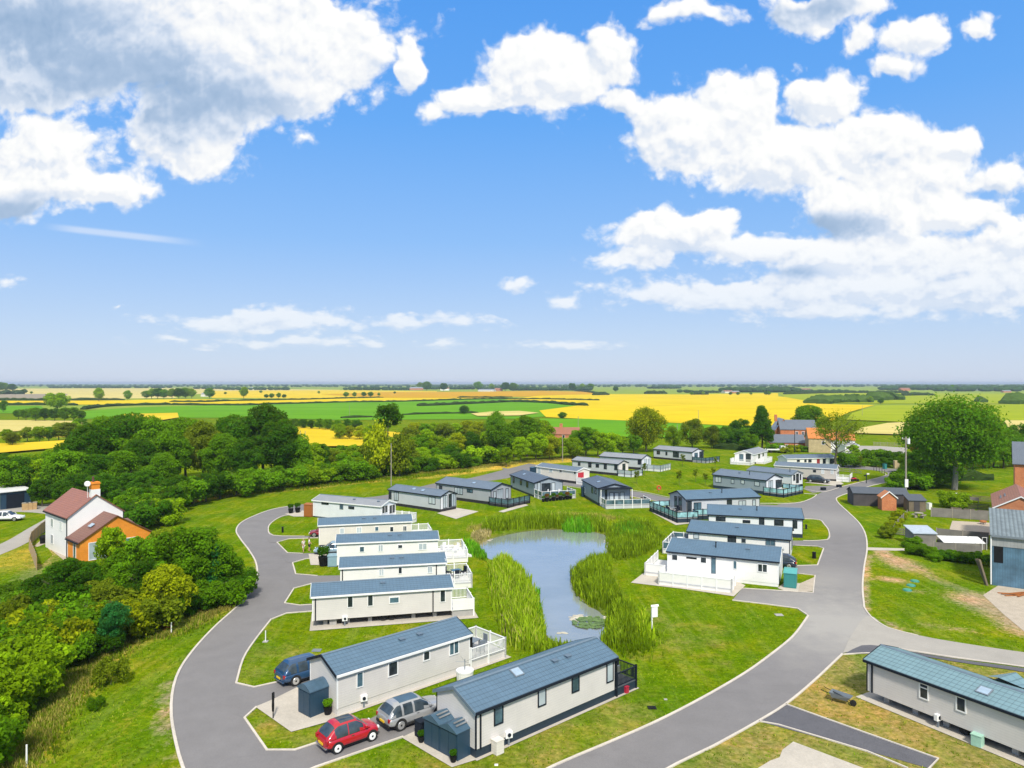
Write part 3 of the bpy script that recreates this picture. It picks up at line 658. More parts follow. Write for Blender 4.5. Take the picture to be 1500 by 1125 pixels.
# ================================================================== LODGES AND STATIC CARAVANS
WIN = {}
def win_mesh(w, h, mull, fm, gm, tran=0):
    key = (round(w, 1), round(h, 1), mull, fm, gm, tran)
    if key in WIN: return WIN[key], key
    w, h = key[0], key[1]; t = .075 if w > .5 else .055; d = .05
    a = MB(); a.box(-w/2, w/2, -d, .0, 0, t).box(-w/2, w/2, -d, .0, h-t, h).box(-w/2, -w/2+t, -d, .0, t, h-t).box(w/2-t, w/2, -d, .0, t, h-t)
    for k in range(mull):
        x = -w/2+w*(k+1)/(mull+1); a.box(x-t*.45, x+t*.45, -d+.003, 0, t, h-t)
    if tran: a.box(-w/2+t, w/2-t, -d+.003, 0, h*.68, h*.68+t*.8)
    p = MB(); p.box(-w/2+t*.8, w/2-t*.8, -.022, -.008, t*.8, h-t*.8)
    fme = a.mesh('window'); fme.materials.append(MT[fm]); pme = p.mesh('pane'); pme.materials.append(MT[gm])
    WIN[key] = (fme, pme); return WIN[key], key
def add_window(root, face, u, z, w, h, L, wd, fm, gm, mull=0, name='window', tran=0):
    (fme, pme), key = win_mesh(w, h, mull, fm, gm, tran)
    o = link(name, fme, root); e = .004
    if face == 'F': o.location = (u, -e, z); o.rotation_euler.z = 0
    elif face == 'R': o.location = (L+e, u, z); o.rotation_euler.z = pi/2
    elif face == 'L': o.location = (-e, u, z); o.rotation_euler.z = -pi/2
    else: o.location = (u, wd+e, z); o.rotation_euler.z = pi
    link('pane', pme, o); return o
def on_wall(A, B, wd, face, bx):
    """photo box -> (u, z, w, h) on that wall"""
    d = (B-A).normalized(); p = Vector((-d.y, d.x))
    if face == 'F': P0, t = A, d
    elif face == 'R': P0, t = B, p
    else: P0, t = A, p
    n = Vector((-t.y, t.x)); x0, y0, x1, y1 = bx
    def hit(px, py):
        Y = n.dot(P0)/(n.x*(px-750)/F+n.y); q = Vector(((px-750)/F*Y, Y)); return (q-P0).dot(t), H-(py-561)/F*Y
    ym = (y0+y1)/2
    u0, _ = hit(x0, ym); u1, _ = hit(x1, ym); _, z1 = hit((x0+x1)/2, y0); _, z0 = hit((x0+x1)/2, y1)
    return (u0+u1)/2, z0, abs(u1-u0), z1-z0
def roof_slopes(mb, L, w, ez, rz, ox, oy, th=.07):
    for s in (0, 1):
        sl = (rz-ez)/(w/2); y0 = -oy if s == 0 else w+oy; z0 = ez-sl*oy
        yr = w/2; ln = hypot(yr-y0, rz-z0)
        a = [(-ox, y0, z0), (L+ox, y0, z0), (L+ox, yr, rz), (-ox, yr, rz)]
        bt = [(x, y, z-th) for x, y, z in a]
        uv = [(-ox, 0), (L+ox, 0), (L+ox, ln), (-ox, ln)]
        f = [(0,1,2,3) if s == 0 else (3,2,1,0), (7,6,5,4) if s == 0 else (4,5,6,7), (0,4,5,1), (1,5,6,2), (3,7,4,0)]
        u2 = [uv if s == 0 else uv[::-1], [(0,0)]*4, [(0,.4)]*4, [(0,.4)]*4, [(0,.4)]*4]
        mb.add(a+bt, f, u2)
def lodge(A, B, w, eave, ridge, wall, roof, trim, label, wins=(), zb=.15, skirt='navy_skirt', frame='white_trim', group='lodges and static caravans around the pond',
          cat='static caravan', name='static_caravan', posts=(), ox=.16, oy=.15, vents=(.45, .62), flue=None, sky=(), pad=None, gable=None, back=True, openunder=False, bargem=None, fascia=None, corner=None):
    A, B = Vector(A), Vector(B); L = (B-A).length; rz = atan2((B-A).y, (B-A).x)
    root = empty(name, (A.x, A.y, 0), rz, label, cat, group)
    mb = MB(); mb.extr_x([(0, zb+.02), (w, zb+.02), (w, eave), (w/2, ridge-.05), (0, eave)], 0, L); mb.build('wall', wall, root)
    if gable:
        for fx, mname in gable:
            x0, x1 = (L, L+.02) if fx == 'R' else (-.02, 0)
            MB().extr_x([(0.02, zb+.03), (w-.02, zb+.03), (w-.02, eave-.02), (w/2, ridge-.09), (.02, eave-.02)], x0, x1).build('gable_cladding', mname, root)
    rb = MB(); roof_slopes(rb, L, w, eave+.03, ridge, ox, oy); ro = rb.build('roof', roof, root)
    MB().extr_x([(w/2-.12, ridge-.02), (w/2, ridge+.05), (w/2+.12, ridge-.02)], -ox, L+ox).build('ridge_cap', roof if False else MT['vent'], ro)
    sl = (ridge-eave)/(w/2)
    for x0 in (-ox-.03, L+ox-.005):                         # bargeboards
        tb = MB(); ze = eave+.03-sl*(oy+.01); ye = w+oy+.01
        pf = [(-oy-.01,ze-.17),(w/2,ridge-.16),(ye,ze-.17),(ye,ze+.03),(w/2,ridge+.04),(-oy-.01,ze+.03)]
        tb.add([(x0,y,z) for y,z in pf]+[(x0+.035,y,z) for y,z in pf], [(0,5,4,1),(1,4,3,2),(7,10,11,6),(8,9,10,7)]+[(i,(i+1)%6,6+(i+1)%6,6+i) for i in range(6)])
        tb.build('bargeboard', bargem or trim, root)
    gz = eave-sl*oy
    for y0 in (-oy-.075, w+oy): MB().box(-ox+.04, L+ox-.04, y0, y0+.075, gz-.13, gz+.02).build('gutter', trim, root)
    c = .07
    for x in (0, L):
        for y in (0, w): MB().box(x-.012 if x == 0 else x-c, x+c if x == 0 else x+.012, y-.012 if y == 0 else y-c, y+c if y == 0 else y+.012, zb, eave-.05).build('corner_trim', corner or trim, root)
    for x in posts:                                          # dark downpipes on the long wall
        MB().box(x-.05, x+.05, -.06, -.005, zb, eave-.05).build('downpipe', 'navy_trim', root)
    if openunder:
        [MB().box(.4, L-.4, y, y+.2, zb-.2, zb).build('chassis_beam', 'chassis', root) for y in (.55, w-.75)]
        k = 0; x = .9
        while x < L-.6:
            for y in (.55, w-.75): MB().box(x, x+.34, y-.05, y+.22, .03, zb-.2).build('support', 'block', root)
            x += 1.9
        for y in (.5, w-.6):
            for xx in (L*.5, L*.5+.75): MB().tube((xx, y-.12, .29), (xx, y+.1, .29), .27, n=14).build('wheel', 'tyre', root)
    else:
        sb = MB(); sb.box(.02, L-.02, .03, w-.03, .0, zb+.01); sb.build('skirting', skirt, root)
    ins = 0
    for wn_ in wins:
        face, bx, gm = wn_[0], wn_[1], wn_[2]; mull = wn_[3] if len(wn_) > 3 else 0; fm = wn_[4] if len(wn_) > 4 else frame
        nm = wn_[5] if len(wn_) > 5 else 'window'; tr = wn_[6] if len(wn_) > 6 else 0
        u_, z_, w_, h_ = on_wall(A, B, w, face, bx)
        lim = L if face == 'F' else w
        w_ = max(.35, min(w_, 2.4)); h_ = max(.3, h_)
        z_ = max(zb+.08, z_); h_ = min(h_, (eave-.12 if face == 'F' else ridge-.35)-z_)
        u_ = min(max(u_, w_/2+.12), lim-w_/2-.12)
        add_window(root, face, u_, z_, w_, h_, L, w, fm, {'d':'glass_dark','p':'glass_pale','m':'glass_mid'}[gm], mull, nm, tr)
    if back:
        for fu, ww in ((.15, .6), (.35, 1.2), (.58, .6), (.8, 1.2)):
            add_window(root, 'K', L*fu, zb+1.0, ww, .9, L, w, frame, 'glass_dark', 1 if ww > 1 else 0)
        add_window(root, 'K', L*.47, zb+.1, .8, 1.95, L, w, frame, 'glass_mid', 0, 'door')
    def on_roof(x, f):                                       # f: 0 eave .. 1 ridge on the near slope
        return (x, f*w/2, eave+.03+(ridge-eave-.03)*f)
    for i, fu in enumerate(vents):
        x, y, z = on_roof(L*fu, .62)
        v_ = MB(); v_.box(-.17, .17, -.14, .14, -.05, .08).box(-.21, .21, -.18, .18, .08, .12); o = v_.build('roof_vent', 'vent', root); o.location = (x, y, z)
    if flue:
        for fu in flue:
            x, y, z = on_roof(L*fu, .55); MB().tube((x, y, z-.1), (x, y, z+.55), .06).tube((x, y, z+.55), (x, y, z+.62), .1, .09).build('flue', 'black', root)
    for fu, ff in sky:
        x, y, z = on_roof(L*fu, ff); s_ = MB(); s_.box(-.36, .36, -.34, .34, -.02, .07); o = s_.build('skylight', 'grey_trim', root); o.location = (x, y, z); o.rotation_euler.x = math.atan(sl)
        p_ = MB(); p_.box(-.30, .30, -.28, .28, .07, .085); p_.build('pane', 'skylight', o)
    if fascia:                                               # flat canopy frame on posts at the right gable
        MB().box(L, L+fascia, 0, w, eave-.12, eave+.06).build('canopy', roof if False else 'navy_trim', root)
        for y in (.06, w-.06): MB().box(L+fascia-.12, L+fascia, y-.06, y+.06, .5, eave-.12).build('post', 'white_trim', root)
    if pad:
        px0, px1, py0, py1 = pad; M_ = root.matrix_basis
        sheet('concrete_pad', [tuple((M_@Vector((x, y, 0)))[:2]) for x, y in ((px0, py0), (L+px1, py0), (L+px1, w+py1), (px0, w+py1))], .038, 'concrete')
    root['L'] = L; root['w'] = w
    return root
def deck(root, rects, z, label, rail='white_trim', floor='deck_white', skirt='white_wall', sides='', style='baluster', rh=.95, group='decked verandas with railings', steps=None, glassm='glass_rail', panel=None):
    """veranda beside a lodge, in the lodge's own frame; sides: list of (x0,y0,x1,y1) runs of railing"""
    o = empty('veranda', root.location, root.rotation_euler.z, label, 'veranda', group)
    p = MB(); s_ = MB()
    for x0, x1, y0, y1 in rects:
        p.box(x0, x1, y0, y1, z-.06, z); s_.box(x0+.03, x1-.03, y0+.03, y1-.03, .02, z-.06)
    p.build('platform', floor, o); s_.build('skirting', skirt, o)
    for x0, y0, x1, y1 in sides:
        a, b_ = Vector((x0, y0)), Vector((x1, y1)); ln = (b_-a).length; ang = atan2(y1-y0, x1-x0); r = MB()
        n = max(1, round(ln/1.5))
        for k in range(n+1): x = ln*k/n; r.box(x-.055, x+.055, -.055, .055, -z+.02, rh+.08)
        r.box(.055, ln-.055, -.045, .045, rh-.06, rh)
        r.box(.055, ln-.055, -.03, .03, .08, .13)
        if style == 'baluster':
            k = int(ln/.125)
            for i in range(1, k): x = ln*i/k; r.box(x-.019, x+.019, -.017, .017, .13, rh-.06)
        ro = r.build('railing', rail, o); ro.location = (x0, y0, z); ro.rotation_euler.z = ang
        if style in ('glass', 'panel'):
            g_ = MB()
            for k in range(n):
                g_.box(ln*k/n+.075, ln*(k+1)/n-.075, -.01, .01, .15, rh-.08)
            g_.build('glass_panel' if style == 'glass' else 'panel', glassm if style == 'glass' else (panel or rail), ro)
    if steps:
        x0, y0, dx, dy = steps; st = MB(); n = 3
        for k in range(n):
            zz = z*(n-k)/(n+1)
            st.box(x0+dx*k*.28 if dx else x0, (x0+dx*k*.28+.3) if dx else x0+1.0, y0+dy*k*.28 if dy else y0, (y0+dy*k*.28+.3) if dy else y0+1.0, .02, zz)
        st.build('steps', floor, o)
    return o
def garden_set(root, x, y, z, label, n=4, m='grey_trim', rot=.3, table='grey_trim'):
    M_ = Matrix.Translation(root.location)@Matrix.Rotation(root.rotation_euler.z, 4, 'Z'); c = M_@Vector((x, y, z))
    t = empty('garden_table', c, root.rotation_euler.z+rot, 'small '+label+' table on the decking', 'table')
    MB().box(-.5, .5, -.38, .38, .68, .72).build('table_top', table, t)
    for sx in (-.42, .42):
        for sy in (-.3, .3): MB().box(sx-.03, sx+.03, sy-.03, sy+.03, 0, .68).build('leg', m, t)
    first = None
    for i in range(n):
        a = 2*pi*i/n+.4; q = c+Vector((cos(a+rot)*.95, sin(a+rot)*.8, 0))
        lab = label+' chair beside the small table on the decking'
        if first is None:
            first = empty('garden_chair', q, a+rot+pi/2, lab, 'chair', label+' chairs')
            MB().box(-.25, .25, -.25, .25, .38, .45).build('seat', m, first); MB().box(-.25, .25, -.29, -.23, .45, .95).build('backrest', m, first)
            lg = MB()
            for sx in (-.22, .22):
                for sy in (-.24, .22): MB().box(sx-.02, sx+.02, sy-.02, sy+.02, 0, .38).build('leg', m, first)
        else: copy_tree(first, q, a+rot+pi/2)
    return t
LT = {}
w_, d_, n_ = 'white_trim', 'navy_trim', 'grey_trim'
# ---- row on the left, stepping towards the camera
LT['A1'] = lodge((-31.2,112.4), (-19.5,106.7), 3.7, 2.7, 3.3, 'lodge_white', 'grey_roof', w_, 'white caravan with black slit windows beside the rust coloured store',
   [('F',(471,735.5,481.5,739),'d',0,d_),('F',(497.6,738,503,746),'m',0,n_),('F',(510.5,741.8,519,745.6),'d',0,d_),('R',(559,740,568,752),'d',1),('R',(571,739,580,752),'d',1)], vents=(.55,.9))
LT['A2'] = lodge((-24.8,92.1), (-13.3,94.9), 3.7, 2.75, 3.3, 'cream_wall', 'slate_roof', w_, 'cream caravan with the crimson car parked at its end',
   [('F',(497.6,773.3,504.5,782.5),'p'),('F',(522,772,530,781),'p',1),('F',(548.8,771,555,778),'m'),('F',(571,770.7,576.5,779),'d'),('F',(590,770,596,778),'d',1)], vents=(.48,.6))
LT['A3'] = lodge((-20,81.9), (-8.7,84.05), 3.7, 2.75, 3.3, 'white_wall', 'slate_roof', w_, 'white caravan with the pale blue car parked at its end',
   [('F',(526.4,800,534,809),'m'),('F',(553.6,798.4,561.6,808),'p',1),('F',(582.4,797.3,590,803.7),'d'),('F',(612.8,795.5,625.6,805.6),'p',1)], vents=(.52,.62))
LT['A4'] = lodge((-17,71), (-6.8,73.1), 3.7, 2.75, 3.3, 'white_wall', 'slate_roof', w_, 'white caravan with grey corner strips directly behind the beige raised caravan',
   [('F',(555,833,562.5,843.5),'p',1),('F',(583,831,589.5,840.5),'d'),('F',(626,829,633.6,839.5),'p',1),('R',(650,824,660,836),'d',1)], posts=(.2, 9.5), vents=(.49,.58))
LT['A5'] = lodge((-17.1,61.4), (-5.4,64.2), 3.75, 2.75, 3.35, 'beige_wall', 'slate_roof', w_, 'beige caravan raised on blocks with four windows and dark downpipes',
   [('F',(508.5,873.3,517.5,890),'d'),('F',(538,871.6,547,888),'d'),('F',(570.3,874.2,584.7,884),'m'),('F',(644.5,864.7,652.5,882),'d')], zb=.6, openunder=True, posts=(.25, 10.35), vents=(.5,), pad=(-.2,2.3,-.75,.2))
LT['F1'] = lodge((-11,45.1), (-3.09,52.4), 3.6, 2.7, 3.45, 'beige_wall', 'slate_roof', w_, 'pale beige caravan with white windows beside the dark blue arched shed',
   [('F',(522.3,984.3,531.5,1006.8),'m'),('F',(568.3,967.8,582.5,990.3),'d'),('F',(619.4,952.7,629.6,967.8),'d'),('F',(657.2,938.3,672.3,959),'m',1)], skirt='beige_wall', vents=(.52,.66), bargem=d_, zb=.45, pad=(-.05,3.9,-.28,.1))
LT['F2'] = lodge((-2.02,40), (6.89,47.9), 3.74, 2.72, 3.5, 'beige_wall', 'slate_roof', d_, 'nearest cream caravan with navy skirting, dark window frames and dark veranda',
   [('F',(723.6,1029.2,736.5,1061),'m'),('F',(787.2,1004,800,1034),'p'),('F',(837,984.8,848.4,1013.6),'m'),('F',(888,965.6,898.3,999),'p',0,d_,'window',0)], frame=d_, skirt='navy_skirt', posts=(.32,), vents=(.62,.72), zb=.5, bargem='vent', pad=(-.1,2.3,-.22,.1), sky=((.36,.72),))
LT['R1'] = lodge((23.6,47.7), (29.6,37.4), 3.7, 2.62, 3.2, 'beige_wall', 'teal_roof', d_, 'cream caravan with pale teal tiled roof on the bare plot',
   [('F',(1346,1000.6,1361.3,1024.5),'d',0,w_,'window',1),('F',(1400.3,1020.2,1416,1043),'d',0)], zb=.55, openunder=True, posts=(.4,), vents=(), pad=(-.5,.3,-.45,.3), sky=((.58,.42),))
# cross gable over its far door
_r = LT['R1']
pb = MB(); pb.add([(5.6,3.75,2.7),(7.6,3.75,2.7),(7.6,5.1,2.45),(5.6,5.1,2.45),(6.6,3.0,3.12),(6.6,5.1,3.02)], [(0,4,5,3),(4,1,2,5),(3,5,2)], [[(0,0),(0,1),(1,1),(1,0)]]*2+[[(0,0),(1,0),(.5,1)]])
pb.build('porch_roof', 'teal_roof', _r)
MB().box(5.75,7.45,3.7,4.9,.55,2.44).build('porch', 'beige_wall', _r)
# ---- row on the right
LT['D'] = lodge((17,78.4), (27.4,73.7), 6.0, 2.65, 3.5, 'white_wall', 'slate_roof', d_, 'white lodge with ground level terrace beside the teal gas store',
   [('F',(984,811.3,992.8,821.2),'d'),('F',(1025.8,816,1035.2,825.3),'d'),('F',(1041.7,817.3,1048.8,840),'m',0,n_,'door'),('F',(1074,821.6,1079.4,833.7),'m'),('F',(1109.5,826.3,1124.4,838.4),'d',1)],
   cat='lodge', name='lodge', skirt='white_wall', flue=(.43,), vents=(.72,), bargem=w_, zb=.3, corner=w_)
MB().box(2.05,3.15,-.03,-.005,2.02,2.2).build('name_plate', 'black', LT['D'])
LT['C'] = lodge((21.8,88.9), (32.6,84.1), 6.0, 2.65, 3.5, 'white_wall', 'slate_roof', d_, 'white lodge with dark trim just behind the white terrace lodge',
   [('F',(1016,780.5,1024,789),'p',0,n_),('F',(1065.6,783.3,1078.7,796),'d',1,d_,'door'),('F',(1086,789,1092.7,795),'d',0,n_),('F',(1121.6,790.8,1135.6,799.2),'m',1,n_),('R',(1159.5,788,1161.5,800),'d',0,n_)],
   cat='lodge', name='lodge', skirt='white_wall', vents=(.48,), frame=n_, zb=.3)
LT['B2'] = lodge((27.5,100.4), (39.4,97.1), 6.0, 2.65, 3.55, 'lodge_white', 'slate_roof', d_, 'pale lodge with five dark windows, third behind the teal gas store',
   [('F',(1048.5,757,1063,763.2),'d',1,d_),('F',(1088,761.4,1099,766),'d',0,d_),('F',(1111.6,758,1120,769),'d',0,d_,'door'),('F',(1134.3,761,1147.5,769.8),'d',0,d_),('F',(1161,762,1168,774),'d',0,d_)],
   cat='lodge', name='lodge', flue=(.53,), vents=(.35,), frame=d_, zb=.5)
LT['B1'] = lodge((27.2,111.9), (39.6,114.6), 6.0, 2.85, 3.75, 'palegrey_wall', 'slate_roof', d_, 'grey lodge with dark glazed gable and wraparound black terrace',
   [('F',(1004.6,734,1011.5,749),'d',1,d_),('F',(1016,736,1027.3,749),'m',1,d_,'door'),('F',(1064.7,731.7,1072,742),'d',0,d_,'door'),('F',(1082,733,1092.5,740.5),'p',1,d_),('F',(1102,732,1107,741),'p',0,d_),('L',(988,727,992.5,745),'d',1,d_),('L',(994,728,999,747),'d',1,d_)],
   cat='lodge', name='lodge', flue=(.55,), vents=(.4,), frame=d_, zb=.6, gable=[('L','grey_wall')])
# ---- far right group
LT['T1'] = lodge((40.2,143.4), (47.8,134.8), 5.9, 2.75, 3.6, 'bluegrey_wall', 'slate_roof_far', d_, 'blue grey lodge with turquoise glass balustrade',
   [('F',(1047.8,698,1056.6,706.7),'p',1,d_),('F',(1071,701.6,1075.5,708.6),'p',0,d_),('F',(1085.2,703,1090.8,709),'p',0,d_),('F',(1105,705.3,1113,712),'p',0,d_),('R',(1125.5,705.3,1132,720),'p',1,d_,'door'),('R',(1136,703,1141,715),'d',0,d_),('R',(1143,702.3,1147,713.5),'d',0,d_)],
   cat='lodge', name='lodge', flue=(.62,), vents=(.42,), frame=d_, zb=.55, gable=[('R','lodge_white')])
LT['T2'] = lodge((49.7,151.3), (55.9,143.4), 4.2, 2.7, 3.35, 'lodge_white', 'slate_roof_far', n_, 'white caravan with bay windowed gable between the turquoise railed lodge and the black car',
   [('R',(1162,695,1164.6,704),'d',0,d_),('R',(1166,694,1170,707.5),'d',0,d_),('R',(1171.5,694,1173.5,703),'d',0,d_)], flue=(.9,), vents=(), zb=.45)
LT['T3'] = lodge((58.5,159.6), (69.2,153), 4.2, 2.7, 3.35, 'taupe_wall', 'slate_roof_far', w_, 'long taupe caravan with white lattice porch behind the black car',
   [('F',(1191,688.6,1195.5,691.8),'d',0,d_),('F',(1203,687.4,1207.2,694),'p',1),('F',(1216.8,688,1221.6,694.6),'p',1),('R',(1226.5,687.5,1231,696),'p',1),('R',(1233,688,1236,697),'d',1)], vents=(), zb=.4, skirt='chassis')
LT['T4'] = lodge((66.7,173.7), (79.6,176.3), 4.0, 2.7, 3.4, 'white_wall', 'slate_roof_far', w_, 'white caravan with a red door just behind the taupe caravan',
   [('F',(1167.3,673.3,1171.5,676.5),'d',0,d_),('F',(1178,673.3,1181.5,677),'d',0,d_),('F',(1184,673.3,1188.7,677.3),'d',0,d_),('F',(1205,672,1209.5,679),'d',0,d_),('F',(1215.7,672,1221.3,679.3),'d',0,d_)], vents=(), zb=.4)
dr = MB(); dr.box(8.0,8.8,-.05,0,.45,2.4); dr.build('door', paint('red_door', (.30,.03,.03), .5), LT['T4'])
LT['T5'] = lodge((62.3,185), (69.4,195), 4.8, 2.6, 3.5, 'white_wall', 'grey_roof', w_, 'small white caravan with pale grey roof in front of the red brick houses',
   [('F',(1110,664,1113.5,672),'d'),('F',(1116.5,662,1119,669),'d'),('L',(1083,665,1089,675),'m',2,n_),('L',(1092.5,665.5,1100,678),'d',1,d_,'door')], vents=(), zb=.4)
# ---- middle rows
LT['M1'] = lodge((5.4,158.1), (13.5,149), 3.8, 2.7, 3.25, 'cream_wall', 'slate_roof_far', w_, 'cream caravan with a red awning over its end',
   [('F',(787,684,792.5,694.3),'p'),('F',(804.5,685.5,809.7,691.8),'p'),('F',(819.2,687,823.5,692),'d'),('F',(840.5,688.5,844,695),'d')], vents=(), zb=.5, skirt='chassis')
MB().box(12.19,12.26,.3,2.0,1.2,2.3).build('awning', paint('awning_red', (.45,.02,.035), .7), LT['M1'])
LT['M2'] = lodge((14.3,170.5), (24,162), 4.2, 2.7, 3.35, 'palegrey_wall', 'grey_roof', d_, 'grey caravan with five windows and pale end behind the red awning',
   [('F',(846.8,677,850.2,682),'d',0,d_),('F',(861.7,678,866.6,684.7),'d',0,d_),('F',(872.7,679.6,877.6,684.7),'d',0,d_),('F',(884.5,679.6,889,687.2),'d',0,d_),('F',(900,681,904.3,688.7),'d',0,d_),('R',(911.5,679,916,690),'d',1,d_,'door')], vents=(), zb=.55, skirt='chassis', gable=[('R','cream_wall')])
LT['M3'] = lodge((22,180), (31.3,173), 5.0, 2.7, 3.5, 'palegrey_wall', 'grey_roof', d_, 'grey lodge with white glazed gable behind the grey five windowed caravan',
   [('F',(934.3,673.7,939.5,680.5),'d',1,d_),('R',(943,674,948,686),'p',1,w_),('R',(950,674,955,685),'p',1,w_)], cat='lodge', name='lodge', vents=(), zb=.55, skirt='chassis', gable=[('R','lodge_white')])
LT['M4'] = lodge((39.4,199.5), (47.8,190.2), 5.4, 2.7, 3.5, 'palegrey_wall', 'grey_roof', d_, 'pale grey lodge at the far edge of the green beside the round tree',
   [('F',(962,660.2,967,665.4),'d',0,d_),('F',(975,661.3,977.6,666.9),'d',0,d_),('F',(985.8,662,994.6,670),'d',1,d_),('R',(1017,663.5,1022,671.5),'m',1,d_),('R',(1025,662,1031,673),'d',1,d_,'door')], cat='lodge', name='lodge', vents=(), zb=.5, skirt='chassis', gable=[('R','lodge_white')])
# ---- beyond the pond
LT['N1'] = lodge((-.27,143.4), (4.1,131.6), 5.7, 2.7, 3.5, 'bluegrey_wall', 'dark_roof', d_, 'blue grey lodge with flower pots round its terrace beyond the pond',
   [('F',(751.4,697,753.7,707.5),'d',0,d_),('F',(762,701,764.4,710.4),'d',0,d_),('F',(771,703.8,773.9,714),'d',0,d_),('R',(787,707,792,721),'p',0,d_),('R',(793.5,708,806.5,722),'d',2,d_,'door'),('R',(808,707,813,721),'p',0,d_)], cat='lodge', name='lodge', vents=(), sky=((.3,.5),), zb=.35)
LT['N2'] = lodge((13.1,133.2), (14.8,122.5), 5.6, 3.05, 3.75, 'bluegrey_wall', 'dark_roof', d_, 'blue grey lodge with flat canopy on white posts beyond the pond',
   [('F',(854,714,857.6,721),'p',0,w_),('F',(866.4,713.3,869,722.5),'m',0,d_),('F',(871,715,873.8,723.8),'m',0,d_),('R',(886,715,889.6,733),'d',0,d_),('R',(892.5,721.4,899,735),'p',0,d_,'door'),('R',(900,721.4,906.5,735),'p',0,d_,'door'),('R',(908,720.7,914.5,735),'p',0,d_,'door')],
   cat='lodge', name='lodge', vents=(), sky=((.55,.5),), zb=.45, fascia=1.3)
LT['L1'] = lodge((-21.3,123.8), (-11.6,116.4), 3.8, 2.65, 3.3, 'palegrey_wall', 'slate_roof_far', d_, 'grey caravan with white glazed gable facing the concrete patio',
   [('F',(577.3,720.7,584,733.3),'p',1,d_),('F',(628,728,638,738.4),'p',1,d_),('F',(570,720,573.5,731),'d',0,d_,'door'),('R',(648.7,727.3,655.5,746),'p',1,d_,'door'),('R',(656.5,726.7,661,746),'d',0,d_,'door'),('R',(662.5,725.3,669,745),'p',1,d_,'door')], vents=(), sky=((.42,.55),(.6,.5)), zb=.45, skirt='chassis', gable=[('R','lodge_white')])
LT['L2'] = lodge((-13.9,131.6), (-3.6,123.4), 5.5, 2.7, 3.5, 'grey_wall', 'slate_roof_far', d_, 'dark grey lodge with black railed terrace and glazed gable',
   [('F',(643.3,711,648,717.5),'d',0,d_),('F',(666,714,678,724),'p',2,d_),('F',(684,716.7,692.7,721.5),'m',1,d_),('R',(722.5,719.3,726.5,732),'p',0,d_),('R',(727.5,717.3,736.7,733),'p',2,d_,'door'),('R',(740.5,716,744.7,731),'p',0,d_)], cat='lodge', name='lodge', vents=(), sky=((.6,.55),), zb=.5, skirt='chassis')
def V(k): return LT[k], LT[k]['L'], LT[k]['w']
r, L, w = V('A1'); deck(r, [(L+.02,L+3.9,-.3,3.5)], .5, 'white railed veranda at the end of the white slit windowed caravan', sides=[(L+.1,-.3,L+3.9,-.3),(L+3.9,-.3,L+3.9,3.5),(L+.1,3.5,L+3.9,3.5)])
r, L, w = V('A2'); deck(r, [(L+.02,L+2.7,0,4.4)], .5, 'white railed veranda at the end of the cream caravan', sides=[(L+.1,0,L+2.7,0),(L+2.7,0,L+2.7,4.4),(L+.1,4.4,L+2.7,4.4)])
r, L, w = V('A3'); deck(r, [(L+.02,L+3.4,-.7,4.9)], .55, 'wide white veranda overlooking the water at the end of the white caravan', sides=[(L+.1,-.7,L+3.4,-.7),(L+3.4,-.7,L+3.4,1.6),(L+3.4,2.7,L+3.4,4.9),(L+.1,4.9,L+3.4,4.9)], steps=(L+3.4,1.65,1,0))
garden_set(r, L+1.7, 2.6, .55, 'white garden', 4, 'white_trim', table='white_trim')
r, L, w = V('A4'); deck(r, [(L+.02,L+2.7,-.2,4.0)], .55, 'white veranda with dark rattan seats at the end of a white caravan', sides=[(L+.9,-.2,L+2.7,-.2),(L+2.7,-.2,L+2.7,4.0),(L+.1,4.0,L+2.7,4.0)])
garden_set(r, L+1.4, 2.4, .55, 'dark rattan', 3, 'navy_trim', table='glass_mid')
r, L, w = V('A5'); deck(r, [(L+.02,L+2.0,.02,3.5)], .6, 'cream veranda with half solid railing on the raised beige caravan', rail='white_trim', sides=[(L+2.0,0,L+2.0,3.5),(L+.1,3.5,L+2.0,3.5)], skirt='block')
r2 = MB(); r2.box(L+.1,L+2.0,-.06,-.01,.62,1.6); ob = r2.build('end_panel', 'white_wall', r)
r, L, w = V('F1'); deck(r, [(L+.02,L+3.5,.02,3.5)], .6, 'cream veranda with white balustrade and grey chairs', sides=[(L+.1,0,L+3.5,0),(L+3.5,0,L+3.5,3.5),(L+.1,3.5,L+3.5,3.5)], skirt='beige_wall', floor='deck_board')
MB().box(L+.12,L+.3,.05,.23,.6,2.6).build('porch_post', 'black', r)
garden_set(r, L+1.8, 1.8, .6, 'grey rattan', 4, 'grey_trim')
r, L, w = V('F2'); deck(r, [(L+.02,L+2.15,-.05,3.6)], .62, 'black railed veranda with grey seats on the nearest caravan', rail='navy_trim', floor='deck_dark', skirt='navy_skirt', sides=[(L+.1,-.05,L+2.15,-.05),(L+2.15,-.05,L+2.15,3.6),(L+.1,3.6,L+2.15,3.6)])
MB().box(L+.1,L+.24,.0,.14,.6,2.6).build('porch_post', 'black', r)
garden_set(r, L+1.1, 1.9, .62, 'pale metal', 4, 'steel')
r, L, w = V('D'); deck(r, [(0,7.3,-4.2,-.02),(-2.2,-.02,-1.2,5)], .35, 'large white terrace with low panel fence in front of the white lodge', sides=[(0,-4.2,7.3,-4.2),(7.3,-4.2,7.3,-1.4),(-2.2,-1.2,0,-1.2),(-2.2,-1.2,-2.2,5),(0,-4.2,0,-1.2)], style='panel', panel='white_wall', skirt='white_wall', rh=1.0)
r, L, w = V('C'); deck(r, [(-2.7,-.02,-1.8,4.6)], .5, 'white framed glass veranda at the pond end of the white dark trimmed lodge', sides=[(-2.7,-1.8,0,-1.8),(-2.7,-1.8,-2.7,4.6),(-2.7,4.6,0,4.6)], style='glass', glassm='glass_mid')
